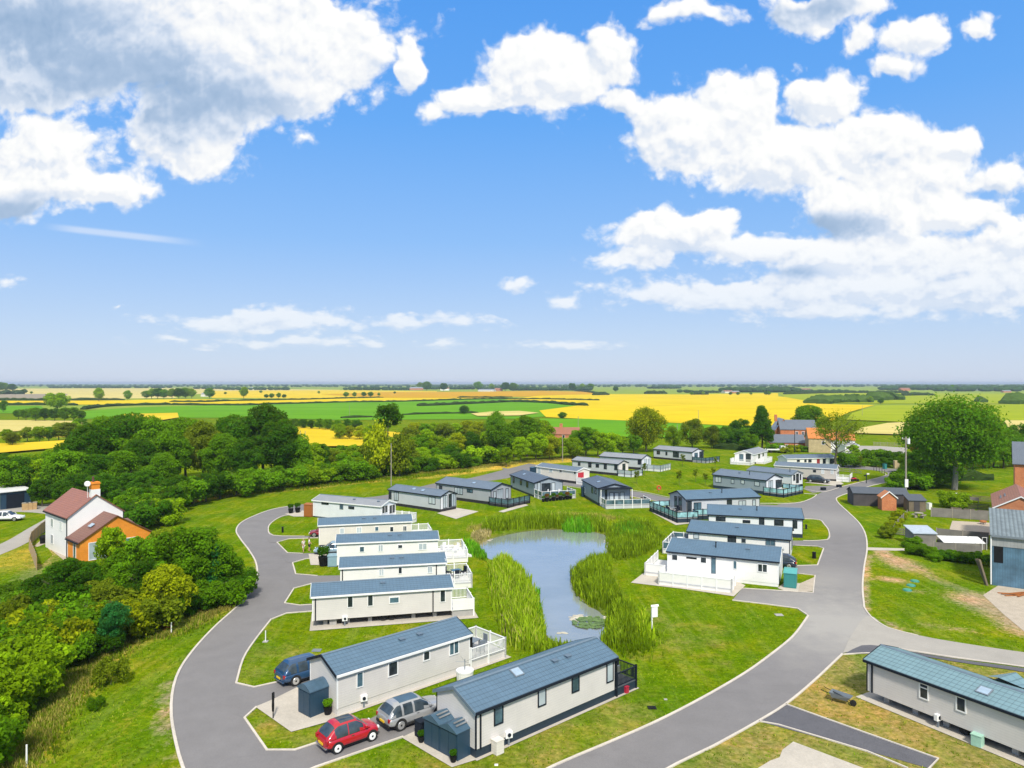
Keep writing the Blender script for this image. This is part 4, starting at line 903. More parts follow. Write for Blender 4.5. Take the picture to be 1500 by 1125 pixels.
garden_set(r, -1.3, 2.6, .5, 'pale round', 4, 'grey_trim', table='white_trim')
r, L, w = V('B2'); deck(r, [(-2.2,-.02,.2,5.5)], .5, 'narrow dark veranda of the pale lodge with five windows', rail='navy_trim', floor='deck_dark', skirt='navy_skirt', sides=[(-2.2,.2,0,.2),(-2.2,.2,-2.2,5.5)], style='glass')
r, L, w = V('B1'); deck(r, [(-3.4,-.02,-3.9,6.2),(0,6.5,-2.3,-.02)], .7, 'black wraparound terrace with glass railing above the lawn', rail='navy_trim', floor='deck_board', skirt='navy_skirt', sides=[(-3.4,-3.9,-3.4,6.2),(-3.4,-3.9,0,-3.9),(0,-3.9,0,-2.3),(0,-2.3,6.5,-2.3),(-3.4,6.2,0,6.2)], style='glass', glassm='glass_clear')
garden_set(r, -1.7, 1.2, .7, 'dark terrace', 4, 'navy_trim', table='grey_trim')
r, L, w = V('T1'); deck(r, [(L+.02,L+4,-1,6.3)], .6, 'terrace with turquoise glass panels on the blue grey lodge', rail='navy_trim', floor='deck_board', skirt='navy_skirt', sides=[(L+4,-1,L+4,6.3),(L,-1,L+4,-1),(L,6.3,L+4,6.3)], style='glass', glassm='glass_clear')
r, L, w = V('T3'); deck(r, [(L+.02,L+2.6,-.1,4.2)], .55, 'white lattice porch at the end of the taupe caravan', sides=[(L+.1,-.1,L+2.6,-.1),(L+2.6,-.1,L+2.6,4.2)])
r, L, w = V('T5'); deck(r, [(-3,-.02,-.2,5)], .5, 'white veranda with glass in front of the small white caravan', sides=[(-3,-.2,0,-.2),(-3,-.2,-3,5),(-3,5,0,5)]); deck(r, [(2,9,-2.2,-.02)], .4, 'long white side terrace beside the small white caravan', sides=[(2,-2.2,9,-2.2),(9,-2.2,9,0)])
r, L, w = V('M1'); deck(r, [(L+.02,L+3.6,-.2,3.8)], .5, 'white veranda beyond the red awning', sides=[(L+.1,-.2,L+3.6,-.2),(L+3.6,-.2,L+3.6,3.8)], style='panel', panel='white_wall')
r, L, w = V('M2'); deck(r, [(L+.02,L+3.6,-.3,4.6)], .55, 'black framed glass veranda of the grey five windowed caravan', rail='navy_trim', skirt='lodge_white', sides=[(L+.1,-.3,L+3.6,-.3),(L+3.6,-.3,L+3.6,4.6)], style='glass', glassm='glass_pale')
r, L, w = V('M3'); deck(r, [(L+.02,L+5.2,-.6,5)], .55, 'white veranda of the grey lodge with white glazed gable', rail='grey_trim', sides=[(L+.1,-.6,L+5.2,-.6),(L+5.2,-.6,L+5.2,5)], style='glass', glassm='glass_pale')
r, L, w = V('M4'); deck(r, [(L+.02,L+4.2,0,6.4)], .5, 'dark veranda of the pale grey lodge at the far edge', rail='navy_trim', floor='deck_board', skirt='grey_wall', sides=[(L+.1,0,L+4.2,0),(L+4.2,0,L+4.2,6.4)], style='glass')
r, L, w = V('N1'); deck(r, [(L+.02,L+3.6,0,6.6)], .6, 'white posted glass terrace with flower pots along its foot', floor='deck_board', skirt='palegrey_wall', sides=[(L+.1,0,L+3.6,0),(L+3.6,0,L+3.6,6.6),(L+.1,6.6,L+3.6,6.6)], style='glass')
garden_set(r, L+1.9, 3.2, .6, 'white plastic', 3, 'white_trim', table='white_trim')
r, L, w = V('N2'); deck(r, [(L+.02,L+3.3,.3,8)], .6, 'white posted glass terrace under the flat canopy', floor='deck_board', skirt='palegrey_wall', sides=[(L+.1,.3,L+3.3,.3),(L+3.3,.3,L+3.3,8),(L+.1,8,L+3.3,8)], style='glass')
garden_set(r, L+1.9, 6.2, .6, 'brown terrace', 4, 'timber_brown', table='timber_brown')
r, L, w = V('L2'); deck(r, [(L+.02,L+4.2,-.6,5.5)], .5, 'black railed low terrace of the dark grey lodge', rail='black', floor='deck_dark', skirt='chassis', sides=[(L+.1,-.6,L+4.2,-.6),(L+4.2,-.6,L+4.2,5.5)], style='glass')
for k_, p_ in {'a':[(640,752),(668,760.5),(701,749.5),(668,744)], 'b':[(924,854),(957,829),(985,838),(1075,850),(1092,858),(1075,874),(1000,863)], 'c':[(374,1036),(398,1026),(450,1000),(500,1035),(497,1054),(488,1056),(426.6,1073)],
   'd':[(588,1081),(612,1070),(650,1040),(700,1100),(697,1114),(662,1125)], 'e':[(1139,862),(1150,853),(1172,855),(1169,868),(1150,866)], 'f':[(730,749.5),(737,751),(774,740.5),(768,738)], 'g':[(1178,707),(1225,712),(1236,709),(1225,702)], 'h':[(955,751),(990,769.5),(1012,767),(1011,764),(985,755)],
   'i':[(417,753),(443,748),(458,752),(458,757),(430,757)], 'j':[(452,812),(455,828),(498,828),(498,812)]}.items():
    sheet('concrete_pad', [G2(*q) for q in p_], .044+.003*ord(k_)%11*.001, 'concrete')
sheet('concrete_pad', [G2(*q) for q in [(1169,868),(1172,855),(1193,846),(1190,867)]], .05, 'stones')
# ================================================================== HOUSES, BARNS, SHEDS, FENCES
def block(root, x0, x1, y0, y1, eave, ridge, wall, roof, along='x', z0=0.0, over=.2, wname='wall', rname='roof', mono=False):
    """a gabled (or lean-to) block of a building as two parts of root"""
    m = MB()
    if along == 'x':
        w = y1-y0
        pr = [(y0, z0), (y1, z0), (y1, ridge if mono else eave)]+([] if mono else [(y0+w/2, ridge-.04)])+[(y0, eave)]
        m.extr_x(pr, x0, x1)
    else:
        w = x1-x0; pr = [(x0, z0), (x1, z0), (x1, eave), (x0+w/2, ridge-.04), (x0, eave)]; n = 5
        m.add([(x, y0, z) for x, z in pr]+[(x, y1, z) for x, z in pr], [tuple(range(n)), tuple(range(2*n-1, n-1, -1))]+[(i, n+i, n+(i+1) % n, (i+1) % n) for i in range(n)])
    wo = m.build(wname, wall, root); r = MB()
    if mono:
        ln = hypot(y1-y0, ridge-eave); sl = (ridge-eave)/(y1-y0); a = [(x0-over, y0-over, eave+.04-sl*over), (x1+over, y0-over, eave+.04-sl*over), (x1+over, y1+over, ridge+.04+sl*over), (x0-over, y1+over, ridge+.04+sl*over)]
        uv = [(0, 0), (x1-x0, 0), (x1-x0, ln), (0, ln)]
        r.add(a+[(x, y, z-.1) for x, y, z in a], [(0,1,2,3), (7,6,5,4), (0,4,5,1), (1,5,6,2), (2,6,7,3), (3,7,4,0)], [uv]+[[(0,0)]*4]*5); ro = r.build(rname, roof, root)
    else:
        L = (x1-x0) if along == 'x' else (y1-y0); W_ = (y1-y0) if along == 'x' else (x1-x0)
        roof_slopes(r, L, W_, eave+.05, ridge, over, over, .1)
        if along == 'x': r.v = [(x+x0, y+y0, z) for x, y, z in r.v]
        else:
            r.v = [(W_-y+x0, x+y0, z) for x, y, z in r.v]
        ro = r.build(rname, roof, root)
    return wo, ro
def wall_win(root, x, y, z, w, h, face, fm='white_trim', gm='glass_dark', mull=0, name='window'):
    (fme, pme), key = win_mesh(w, h, mull, fm, gm); o = link(name, fme, root); o.location = (x, y, z); o.rotation_euler.z = {'-y': 0, '+x': pi/2, '+y': pi, '-x': -pi/2}[face]; link('pane', pme, o); return o
# --- white cottage with orange brick extension
c = empty('cottage', (-53.5, 86.3, 0), atan2(4.7, 4.1), 'white two storey cottage with brown tiled roof and orange brick extension', 'house')
_, ro = block(c, 0, 6.24, 0, 8.2, 4.85, 7.25, 'render_white', 'red_tiles', 'y')
ch = MB(); ch.box(2.62, 3.62, .02, .9, 6.6, 7.85); ch.build('chimney_base', 'render_white', c)
st = MB(); st.box(2.66, 3.58, .06, .86, 7.85, 8.5).box(2.58, 3.66, -.02, .94, 8.5, 8.62).box(2.64, 3.6, .04, .88, 8.62, 8.75); cs = st.build('chimney', 'brick_orange', c)
MB().tube((2.95, .45, 8.75), (2.95, .45, 9.4), .14, .12, 10).build('chimney_pot', 'brown_tiles', cs)
d_ = MB(); d_.tube((2.2, .1, 8.6), (2.17, -.02, 8.62), .36, .3, 14).tube((2.2, .1, 6.9), (2.2, .1, 8.7), .03, .03, 6); d_.build('satellite_dish', 'white_trim', c)
_, ro = block(c, .02, 8.0, -4.1, -.01, 2.5, 5.05, 'brick_orange', 'brown_tiles', 'y', wname='extension_wall', rname='extension_roof', over=.22)
sk = MB(); sk.box(-.3, .3, -.45, .45, 0, .06); o = sk.build('skylight', 'skylight', c); o.location = (1.9, -2.1, 3.86); o.rotation_euler.y = -math.atan(2.55/4); 
wall_win(c, 1.9, -4.11, .1, 2.0, 2.1, '-y', gm='glass_pale', mull=1, name='patio_door'); wall_win(c, 5.6, -4.11, .9, 1.2, 1.2, '-y', gm='glass_mid', mull=1)
wall_win(c, .01, -2.4, .1, .9, 2.05, '-x', gm='glass_mid', name='door'); wall_win(c, -.005, 5.6, 2.9, .9, 1.1, '-x', gm='glass_mid', mull=1); wall_win(c, -.005, 2.4, 2.9, .9, 1.1, '-x', gm='glass_pale', mull=1); wall_win(c, -.005, 5.6, .8, .9, 1.2, '-x', gm='glass_mid', mull=1)
MB().tube((-.08, .1, .1), (-.08, .1, 4.7), .05, .05, 6).build('drainpipe', 'navy_trim', c); MB().tube((6.3, -.06, 2.4), (6.3, -.06, 4.6), .05, .05, 6).build('drainpipe', 'navy_trim', c)
MB().box(-.33, -.22, .0, 8.2, 4.55, 4.68).build('gutter', 'navy_trim', c); MB().box(-.33, -.2, -4.2, -.02, 2.2, 2.32).build('gutter', 'navy_trim', c)
block(c, 6.26, 8.4, 1.0, 4.5, 2.3, 2.9, 'render_white', 'brown_tiles', 'x', mono=True, wname='porch_wall', rname='porch_roof')
sheet('garden_lawn', [G2(*q) for q in [(48,804),(66,797),(77,813),(62,827),(53,825)]], .03, 'lawn')
def fence(pts, h, label, m='timber_grey', pm='post_wood', style='board', gap=2.4, name='fence'):
    P = [Vector(at(*q)) for q in pts]; o = empty(name, (P[0].x, P[0].y, 0), 0, label, 'fence'); O = P[0]
    for a, b_ in zip(P[:-1], P[1:]):
        ln = (b_-a).length; ang = atan2((b_-a).y, (b_-a).x); n = max(1, round(ln/gap))
        for k in range(n):
            pb = MB(); u0, u1 = ln*k/n, ln*(k+1)/n
            if style == 'board': pb.box(u0+.05, u1-.05, -.015, .015, .05, h)
            else:
                zz = .18
                while zz < h: pb.box(u0+.03, u1-.03, -.02, .02, zz-.06, zz+.06); zz += .24 if style == 'slat' else .42
                pb.box((u0+u1)/2-.04, (u0+u1)/2+.04, .02, .05, .05, h)
            q = pb.build('panel', m, o); q.location = (a.x-O.x, a.y-O.y, 0); q.rotation_euler.z = ang
            pp = MB(); pp.box(u0-.05, u0+.05, -.05, .05, -.1, h+.1); q = pp.build('post', pm, o); q.location = (a.x-O.x, a.y-O.y, 0); q.rotation_euler.z = ang
    return o
def at(px, py): p = G(px, py); return p.x, p.y
fence([(76,771),(60,783),(46,796),(43,806),(50,824),(54,836)], 1.5, 'pale timber board fence round the cottage garden', 'timber_new', gap=1.8)
fence([(3,886),(25,912)], 1.2, 'short weathered board fence in the thicket at the left edge', 'timber_grey')
# --- navy barn at the left
b_ = empty('barn', (-84.6, 118.6, 0), radians(52), 'navy blue metal barn with white flat roof at the left edge', 'barn')
block(b_, 0, 4.4, 0, 11, 2.9, 3.2, 'navy_panel', paint('white_sheet', (.66, .66, .66), .5), 'x', mono=True, over=.3)
MB().box(.8, 3.4, -.04, -.005, .1, 2.4).build('door', 'navy_trim', b_)
# --- corrugated barn, brick outbuildings and house on the right
MT['corr_blue'] = cladding('corr_blue', (.075, .155, .225), .22, axis=0, depth=.75, var=.35); MT['corr_grey'] = cladding('corr_grey', (.30, .31, .31), .3, axis=0, depth=.5, var=.15)
def corr_roof(name, col):
    m, N, b = newmat(name); sp = N.n('ShaderNodeSeparateXYZ'); N.set(sp.inputs[0], N.n('ShaderNodeTexCoord').outputs['UV'])
    s_ = N.math('SINE', N.math('MULTIPLY', sp.outputs[0], 2*pi/.36)); n_ = N.noise(N.n('ShaderNodeTexCoord').outputs['UV'], .8, 5, .65)
    c = N.ramp(n_, [(.3, tuple(x*.7 for x in col)), (.7, tuple(x*1.2 for x in col))]); c = N.mix(N.maprange(s_, -1, 0, .55, 0), c, tuple(x*.35 for x in col))
    N.set(b.inputs['Base Color'], c); b.inputs['Roughness'].default_value = .6; bump(N, b, s_, .5, .04); MT[name] = m
corr_roof('corr_roof', (.185, .225, .235))
bn = empty('barn', (49.9, 74.5, 0), radians(-33), 'blue corrugated metal barn with grey sheet roof and dark doorway', 'barn')
block(bn, 0, 9, 0, 9.5, 5.25, 6.55, 'corr_blue', 'corr_roof', 'x', mono=True, over=.18)
MB().box(-.02, 9.02, -.05, -.003, 4.1, 5.2).build('fascia_sheet', 'corr_grey', bn); MB().box(.15, .95, -.03, -.003, 2.4, 4.1).build('opening', 'black', bn)
MB().box(-.1, 9.1, -.32, -.2, 5.05, 5.2).build('gutter', 'grey_trim', bn); MB().tube((-.1, -.12, .1), (-.1, -.12, 5.1), .07, .07, 8).build('drainpipe', 'white_trim', bn)
oh = empty('outbuilding', (60.2, 89.6, 0), radians(-33), 'red brick outbuilding with rust red tiled roof behind the corrugated barn', 'outbuilding')
block(oh, 0, 5.6, 0, 13.4, 5.4, 7.0, 'brick_old', 'red_tiles', 'y', over=.15)
vg = MB(); sl = 1.6/2.8
vg.add([(-.2,-.2,5.25),(2.8,-.2,6.95),(5.8,-.2,5.25),(-.2,-.2,5.4),(2.8,-.2,7.1),(5.8,-.2,5.4),(-.2,-.12,5.25),(2.8,-.12,6.95),(5.8,-.12,5.25),(-.2,-.12,5.4),(2.8,-.12,7.1),(5.8,-.12,5.4)], [(0,1,4,3),(1,2,5,4),(9,10,7,6),(10,11,8,7),(3,4,10,9),(4,5,11,10)])
vg.build('verge', 'white_trim', oh)
for k in range(2):
    s_ = MB(); s_.box(-.06, .06, -1.2, 1.2, 0, .05); o = s_.build('skylight', 'skylight', oh); o.location = (.9+k*.45, 6.5+k*.2, 5.4+.57*(.9+k*.45)+.1); o.rotation_euler.y = -math.atan(sl)
hs = empty('house', (78.2, 111.5, 0), radians(-34), 'tall red brick house with slate roof cut by the right edge', 'house')
block(hs, 0, 12, 0, 9, 8.6, 11.6, 'brick_red', 'slate_house', 'x', over=.3)
for x in (2.4, 6.0, 9.5):
    for z in (1.0, 4.8): wall_win(hs, x, -.005, z, 1.1, 1.5, '-y', mull=1)
# --- far brick houses, stone house, red roofed house
fb = empty('house', (81.4, 225.5, 0), atan2(-5, 8.6)*.35, 'red brick house range with slate roofs behind the white van', 'house')
block(fb, 0, 10.2, 0, 6.5, 2.4, 4.7, 'brick_red', 'slate_house', 'x', wname='low_wall', rname='low_roof'); block(fb, 4.5, 15.5, 9, 16, 6.0, 8.9, 'brick_red', 'slate_house', 'x'); block(fb, 3.5, 8.5, 12, 22, 5.6, 9.2, 'brick_red', 'grey_roof', 'y', wname='wing_wall', rname='wing_roof')
MB().box(15.5, 15.56, 9.0, 16, 0, 5.9).build('gable_render', 'stone', fb); MB().box(3.7, 4.5, 15, 15.8, 8.2, 10.4).build('chimney', 'brick_red', fb)
for x in (1.6, 4.9, 7.8): wall_win(fb, x, -.005, .7, .9, 1.1, '-y', mull=1)
for x in (9.5, 11.5): wall_win(fb, x, 8.99, 4.0, .9, 1.3, '-y', mull=1)
sh = empty('house', (89.6, 216.5, 0), radians(-14), 'sandstone house with bright orange pantile roof behind the thin open tree', 'house')
block(sh, 0, 6.2, 0, 7, 4.4, 7.3, 'stone', 'orange_tiles', 'x'); block(sh, 6.2, 13.0, .6, 6.6, 4.0, 6.7, 'render_white', 'orange_tiles', 'x', wname='wing_wall', rname='wing_roof')
wall_win(sh, 4.1, -.005, 2.4, .9, 1.1, '-y'); wall_win(sh, 9.0, .59, .3, 1.6, 2.0, '-y', gm='glass_mid', mull=2, name='door'); wall_win(sh, 7.6, .59, 2.6, .9, 1.0, '-y'); wall_win(sh, 11.2, .59, 2.6, .9, 1.0, '-y')
rh_ = empty('house', (10.6, 238, 0), radians(-8), 'red brick house with red tiled roof half hidden by trees', 'house')
block(rh_, 0, 11.5, 0, 6.5, 4.1, 6.2, 'brick_old', 'red_tiles', 'x'); MB().box(5.0, 6.0, 2.8, 3.7, 5.6, 7.4).build('chimney', 'brick_old', rh_); MB().box(.05, .85, 2.8, 3.7, 5.6, 7.2).build('chimney', 'brick_old', rh_)
for x in (6.5, 9.0): wall_win(rh_, x, -.005, 2.6, .9, 1.2, '-y')
for k, (px, py, w, h, m) in enumerate([(228,580.5,26,5,'red_tiles'),(238,580,20,4,'grey_roof'),(294,581,12,6,'grey_roof'),(600,571.5,40,9,'grey_roof'),(645,572,24,8,'red_tiles'),(700,573.5,40,6,'grey_roof'),(725,573,20,8,'red_tiles'),(820,570,40,8,'grey_roof'),(1062,576,20,6,'red_tiles'),(1072,576,16,5,'grey_roof'),(1253,586,14,3,'grey_roof'),(1175,573,26,7,'red_tiles'),(1320,572.5,24,8,'red_tiles'),(1395,572.8,26,7,'grey_roof'),(1437,572.8,30,7,'red_tiles'),(1470,575,16,5,'grey_roof'),(365,571,40,8,'grey_roof'),(75,577,0,0,'')]):
    if not w: continue
    x, y = at(px, py); o = empty('farmhouse', (x, y, 0), (k*.37)%.6-.3, 'distant farm building standing among trees towards the horizon', 'farm building', 'distant farm buildings')
    block(o, 0, w, 0, w*.5+4, h*.6, h, ['brick_old', 'render_white', 'cream_wall'][k % 3], m, 'x')
LT['S'] = lodge(at(1238,666), at(1258,665.3), 3.6, 2.7, 3.2, 'white_wall', 'grey_roof', 'white_trim', 'white caravan alone beside the parking area behind the thin open tree', [('F',(1244,656.5,1248,661),'d'),('F',(1251,656.5,1254,661),'d')], vents=(), zb=.4, skirt='chassis')
# --- timber garage, brick hut, sheds
tg = empty('shed', (58.5, 122.8, 0), atan2(-1, 4.6), 'long dark boarded timber shed with felt roof beside the brick hut', 'shed')
block(tg, 0, 8.6, 0, 4.2, 2.2, 3.0, 'timber_dark', 'felt', 'x', over=.15)
bh = empty('hut', (61.0, 118.2, 0), radians(-12), 'tiny red brick hut with white verge and orange tiled roof', 'hut')
block(bh, 0, 2.2, 0, 2.3, 2.15, 3.1, 'brick_red', 'orange_tiles', 'y', over=.14)
vg = MB(); vg.add([(-.2,-.2,1.95),(1.1,-.2,3.03),(2.4,-.2,1.95),(-.2,-.2,2.14),(1.1,-.2,3.22),(2.4,-.2,2.14),(-.2,-.13,1.95),(1.1,-.13,3.03),(2.4,-.13,1.95),(-.2,-.13,2.14),(1.1,-.13,3.22),(2.4,-.13,2.14)], [(0,1,4,3),(1,2,5,4),(9,10,7,6),(10,11,8,7),(3,4,10,9),(4,5,11,10)]); vg.build('verge', 'white_trim', bh)
MB().box(2.2, 2.25, .2, .4, .05, 2.1).build('door_post', 'white_trim', bh)
ss = empty('shed', (64.9, 117.2, 0), radians(-8), 'small grey boarded shed with slate coloured felt roof and dark door', 'shed')
block(ss, 0, 2.6, 0, 2.2, 1.85, 2.45, 'timber_brown', 'felt', 'x', over=.15, mono=True); MB().box(.75, 1.65, -.04, -.005, .05, 1.75).build('door', 'timber_dark', ss)
s2 = empty('shed', (51.7, 92.2, 0), radians(-6), 'grey shed with pale lean-to roof beside the cold frame', 'shed')
block(s2, 0, 2.7, 0, 2.6, 1.7, 2.15, 'timber_grey', paint('pale_sheet', (.38, .44, .50), .5), 'x', over=.15, mono=True)
cf = empty('cold_frame', (54.7, 90.9, 0), radians(-8), 'long cold frame with white translucent lids behind the grey fence', 'cold frame')
MB().box(0, 5.0, 0, 1.9, 0, .75).build('frame', 'timber_grey', cf)
for k in range(4):
    l_ = MB(); l_.add([(k*1.25+.03,-.05,.8),(k*1.25+1.22,-.05,.8),(k*1.25+1.22,1.95,1.25),(k*1.25+.03,1.95,1.25),(k*1.25+.03,-.05,.76),(k*1.25+1.22,-.05,.76),(k*1.25+1.22,1.95,1.2),(k*1.25+.03,1.95,1.2)], [(0,1,2,3),(7,6,5,4),(0,4,5,1),(1,5,6,2),(2,6,7,3),(3,7,4,0)]); l_.build('lid', 'white_trim', cf)
fence([(1364,757),(1395,759),(1449,763)], 1.45, 'close boarded grey fence behind the garden lawn', 'timber_grey')
fence([(1329,757),(1318,768),(1309,779)], 1.0, 'slatted grey fence along the hedge of the garden', 'timber_grey', style='slat', gap=2.0)
fence([(1309,783),(1338,787)], 1.1, 'short slatted fence left of the lean-to shed', 'timber_grey', style='slat', gap=1.8)
fence([(1372,790),(1410,794),(1449,797)], 1.5, 'grey board fence behind the cold frame', 'timber_grey')
fence([(1368,806),(1400,809),(1439,813)], 1.05, 'grey board fence in front of the cold frame', 'timber_grey')
fence([(1381,741),(1415,745),(1450,748)], 1.0, 'dark timber pen fence beside the outbuilding', 'timber_dark', style='slat')
fence([(1388,731),(1420,733),(1452,736)], .9, 'dark timber rear pen fence below the large tree', 'timber_brown', style='slat')
fence([(1225,690),(1245,692),(1262,694.5)], 1.0, 'low post and rail fence at the road junction', 'post_wood', style='rail')
fence([(1280,652.5),(1300,653),(1320,654)], 1.1, 'pale post and rail fence along the parking area', 'post_wood', style='rail')
# ================================================================== POLES, STORES, BOXES AND OTHER SMALL THINGS
def pole(px, py, h, label, r=.11, arm=False, m='post_wood'):
    x, y = at(px, py); o = empty('telegraph_pole', (x, y, 0), 0, label, 'pole'); MB().tube((0,0,-.2), (0,0,h), r, r*.75, 8).build('post', m, o)
    if arm:
        MB().box(-.7, .7, -.06, .06, h-.45, h-.33).build('crossarm', m, o); tb = MB(); tb.tube((.32,-.28,h-1.25), (.32,-.28,h-.35), .24, .24, 10).box(.12,.2,-.1,.1,h-1.0,h-.6); tb.build('transformer', 'white_trim', o)
        for sx in (-.6, 0, .6): MB().tube((sx,0,h-.33), (sx,0,h-.1), .05, .04, 6).build('insulator', 'white_trim', o)
    return o
pole(172,724,6.0,'pale wooden pole in front of the dark wood'); pole(573,712,8.7,'tall thin pole in front of the shrub belt'); pole(824,676,7.2,'thin pole behind the awning caravan'); pole(992,655,7.6,'thin pole behind the pale grey lodge')
pole(1023,626,8.2,'dark pole in the yellow field'); pole(1164,663,7.2,'dark slim pole in front of the red brick range', m='navy_trim'); x_ = pole(1327,735,11.5,'tall wooden pole with crossarm and grey transformer beside the brick hut', .17, True)
bx = MB(); bx.box(-.28,.28,-.26,-.1,2.6,4.0); bx.build('meter_box', 'white_trim', x_)
pole(512,612,7.5,'lone pole in the bright green field'); pole(440,655,5.5,'thin left pole in the golden stubble'); pole(447,657,5.6,'thin right pole in the golden stubble'); pole(847,634,7,'thin pole behind the red roofed house'); pole(1432,600,7,'distant pole right of the largest tree'); pole(1263,610,7,'distant pole in the pale green field')
# --- storage sheds beside the caravans
s = empty('storage_shed', (-12.62, 44.85, .04), atan2(1.15, 1.0), 'dark blue metal shed with arched roof beside the pale beige caravan', 'shed')
MB().box(0, 1.45, 0, 1.35, 0, 1.55).build('wall', 'navy_panel', s)
ar = MB(); n = 9; pr = [(-.06+1.47*i/(n-1), 1.55+.36*sin(pi*i/(n-1))) for i in range(n)]; ar.v = []
ar.add([(-.06, y, z) for y, z in pr]+[(1.51, y, z) for y, z in pr]+[(-.06, y, z+.05) for y, z in pr]+[(1.51, y, z+.05) for y, z in pr], [(i, i+1, n+i+1, n+i) for i in range(n-1)]+[(2*n+i, 3*n+i, 3*n+i+1, 2*n+i+1) for i in range(n-1)]+[tuple(range(n-1, -1, -1)), tuple(n+i for i in range(n))]+[(i, 2*n+i, 2*n+i+1, i+1) for i in range(n-1)]+[(n+i, n+i+1, 3*n+i+1, 3*n+i) for i in range(n-1)])
ar.build('roof', 'navy_roof', s)
for k in (0, 1):
    q = MB(); q.box(-.035, -.004, .09+.6*k, .66+.6*k, .08, 1.48); q.build('door', 'navy_panel', s)
s = empty('storage_shed', (-3.02, 39.7, .04), atan2(2.0, -2.1), 'twin gabled navy metal shed with roof slats beside the nearest caravan', 'shed')
for k in range(2):
    x0 = 1.45*k; w = MB(); w.extr_x([(-1.15, 0), (0, 0), (0, 1.5), (-1.15, 1.5)], x0, x0+1.44); w.build('wall', 'navy_panel', s)
    rf = MB(); zl, zh = 1.5, 1.86; xs = [x0-.04, x0+.72, x0+1.46]
    rf.add([(xs[0],.1,zl),(xs[1],.1,zh),(xs[2],.1,zl),(xs[0],-1.25,zl),(xs[1],-1.25,zh),(xs[2],-1.25,zl),(xs[0],.1,zl+.05),(xs[1],.1,zh+.05),(xs[2],.1,zl+.05),(xs[0],-1.25,zl+.05),(xs[1],-1.25,zh+.05),(xs[2],-1.25,zl+.05)],
           [(6,9,10,7),(7,10,11,8),(0,1,2),(5,4,3),(0,6,7,1),(1,7,8,2),(3,4,10,9),(4,5,11,10),(0,3,9,6),(2,8,11,5),(0,1,4,3),(1,2,5,4)]); r_o = rf.build('roof', 'navy_roof', s)
    for j in range(2): MB().box(x0+.1+.62*j, x0+.1+.58+.62*j, .005, .03, .06, 1.42).build('door', 'navy_panel', s)
    for j in range(2):
        t = MB(); t.box(-.05, .05, -.42, .42, 0, .03); q = t.build('roof_slat', 'steel', s); q.location = (x0+.3+.2*j, -.58, 1.56+(.3+.2*j)*.5+.06); q.rotation_euler.y = -math.atan(.36/.76)
def tank(px, py, w, d, h, rz, m, top, label, name='gas_store', cat='store'):
    x, y = at(px, py); o = empty(name, (x, y, .05), rz, label, cat); MB().box(0, w, 0, d, 0, h).build('body', m, o)
    MB().extr_x([(-.06, h), (d+.06, h), (d+.06, h+.1), (d/2, h+.22), (-.06, h+.06)], -.05, w+.05).build('lid', top, o); MB().box(w*.1, w*.9, -.03, -.004, .08, h-.08).build('door', m, o); return o
tank(1148,861,1.2,2.3,1.45,radians(-24),'teal_box','teal_top','teal green metal gas store beside the white lodge')
tank(445,757,1.35,1.4,1.85,radians(-20),'corten','corten','rust coloured metal store at the end of the white slit windowed caravan','storage_shed'); tank(480,831,1.0,1.3,1.15,radians(8),'blue_box','blue_box','pale blue storage box between two white caravans','storage_box')
tank(754,706,.9,1.2,1.7,radians(-60),'navy_panel','navy_roof','dark store at the far end of the flower pot lodge','storage_shed'); tank(776,697,1.0,1.4,1.8,radians(-45),'navy_panel','navy_roof','dark store at the end of the cream caravan with red awning','storage_shed'); tank(851,727,.9,1.3,1.8,radians(-80),'navy_panel','navy_roof','dark store behind the flat canopy lodge','storage_shed')
def smallbox(px, py, w, d, h, m, label, name, cat, rz=.3, z=0.0, lid=None):
    x, y = at(px, py); o = empty(name, (x, y, z), rz, label, cat); MB().box(-w/2, w/2, -d/2, d/2, 0, h).build('body', m, o, bevel=.02); MB().box(-w/2-.02, w/2+.02, -d/2-.02, d/2+.02, h, h+.05).build('lid', lid or m, o); return o
def meter(px, py, label):
    x, y = at(px, py); o = empty('meter', (x, y, 0), .4, label, 'meter'); MB().box(-.05, .05, -.05, .05, 0, .45).build('post', 'grey_trim', o); MB().box(-.22, .22, -.12, .12, .45, .85).build('box', 'white_trim', o, bevel=.02); d = MB(); d.tube((0,-.12,.66), (0,-.16,.66), .11, .11, 12); d.build('dial', 'navy_trim', o); return o
meter(533,1037,'white utility meter on a post against the pale beige caravan'); meter(745,1092,'white utility meter on the grass beside the navy skirting'); meter(505,917,'white utility meter on the slab below the raised beige caravan'); meter(1374,1066,'white utility meter under the cream caravan on the bare plot')
smallbox(729,1103,.55,.5,.75,'cream_wall','cream plastic box on the grass beside the navy skirting','utility_box','box',.72); smallbox(488,915,.6,.45,.65,'block','cream box under the raised beige caravan','utility_box','box',.2); smallbox(1432,1092,.55,.5,.62,paint('mint', (.33,.55,.44), .5),'mint green box beside the cream caravan on the bare plot','utility_box','box',-.9)
smallbox(917,1015,.3,.3,.42,paint('red_plastic', (.42,.02,.05), .4),'small dark red box at the foot of the black railed veranda','box','box',.7); smallbox(617,1079,.55,.6,.95,'navy_trim','dark wheelie bin left of the twin navy shed','wheelie_bin','bin',.7); smallbox(1361,746,.6,.6,1.0,'white_trim','white bin beside the small grey boarded shed','bin','bin')
smallbox(1192.5,818,.32,.3,.72,'black','black litter bin on the lawn beside the main road','litter_bin','bin'); smallbox(414,780,.25,.25,.75,'black','black lantern post on the grass by the first bend','lantern_post','lantern',.2); smallbox(1181,775,.2,.2,.6,'navy_trim','small dark light post on the lawn by the pale lodge','light_post','light')
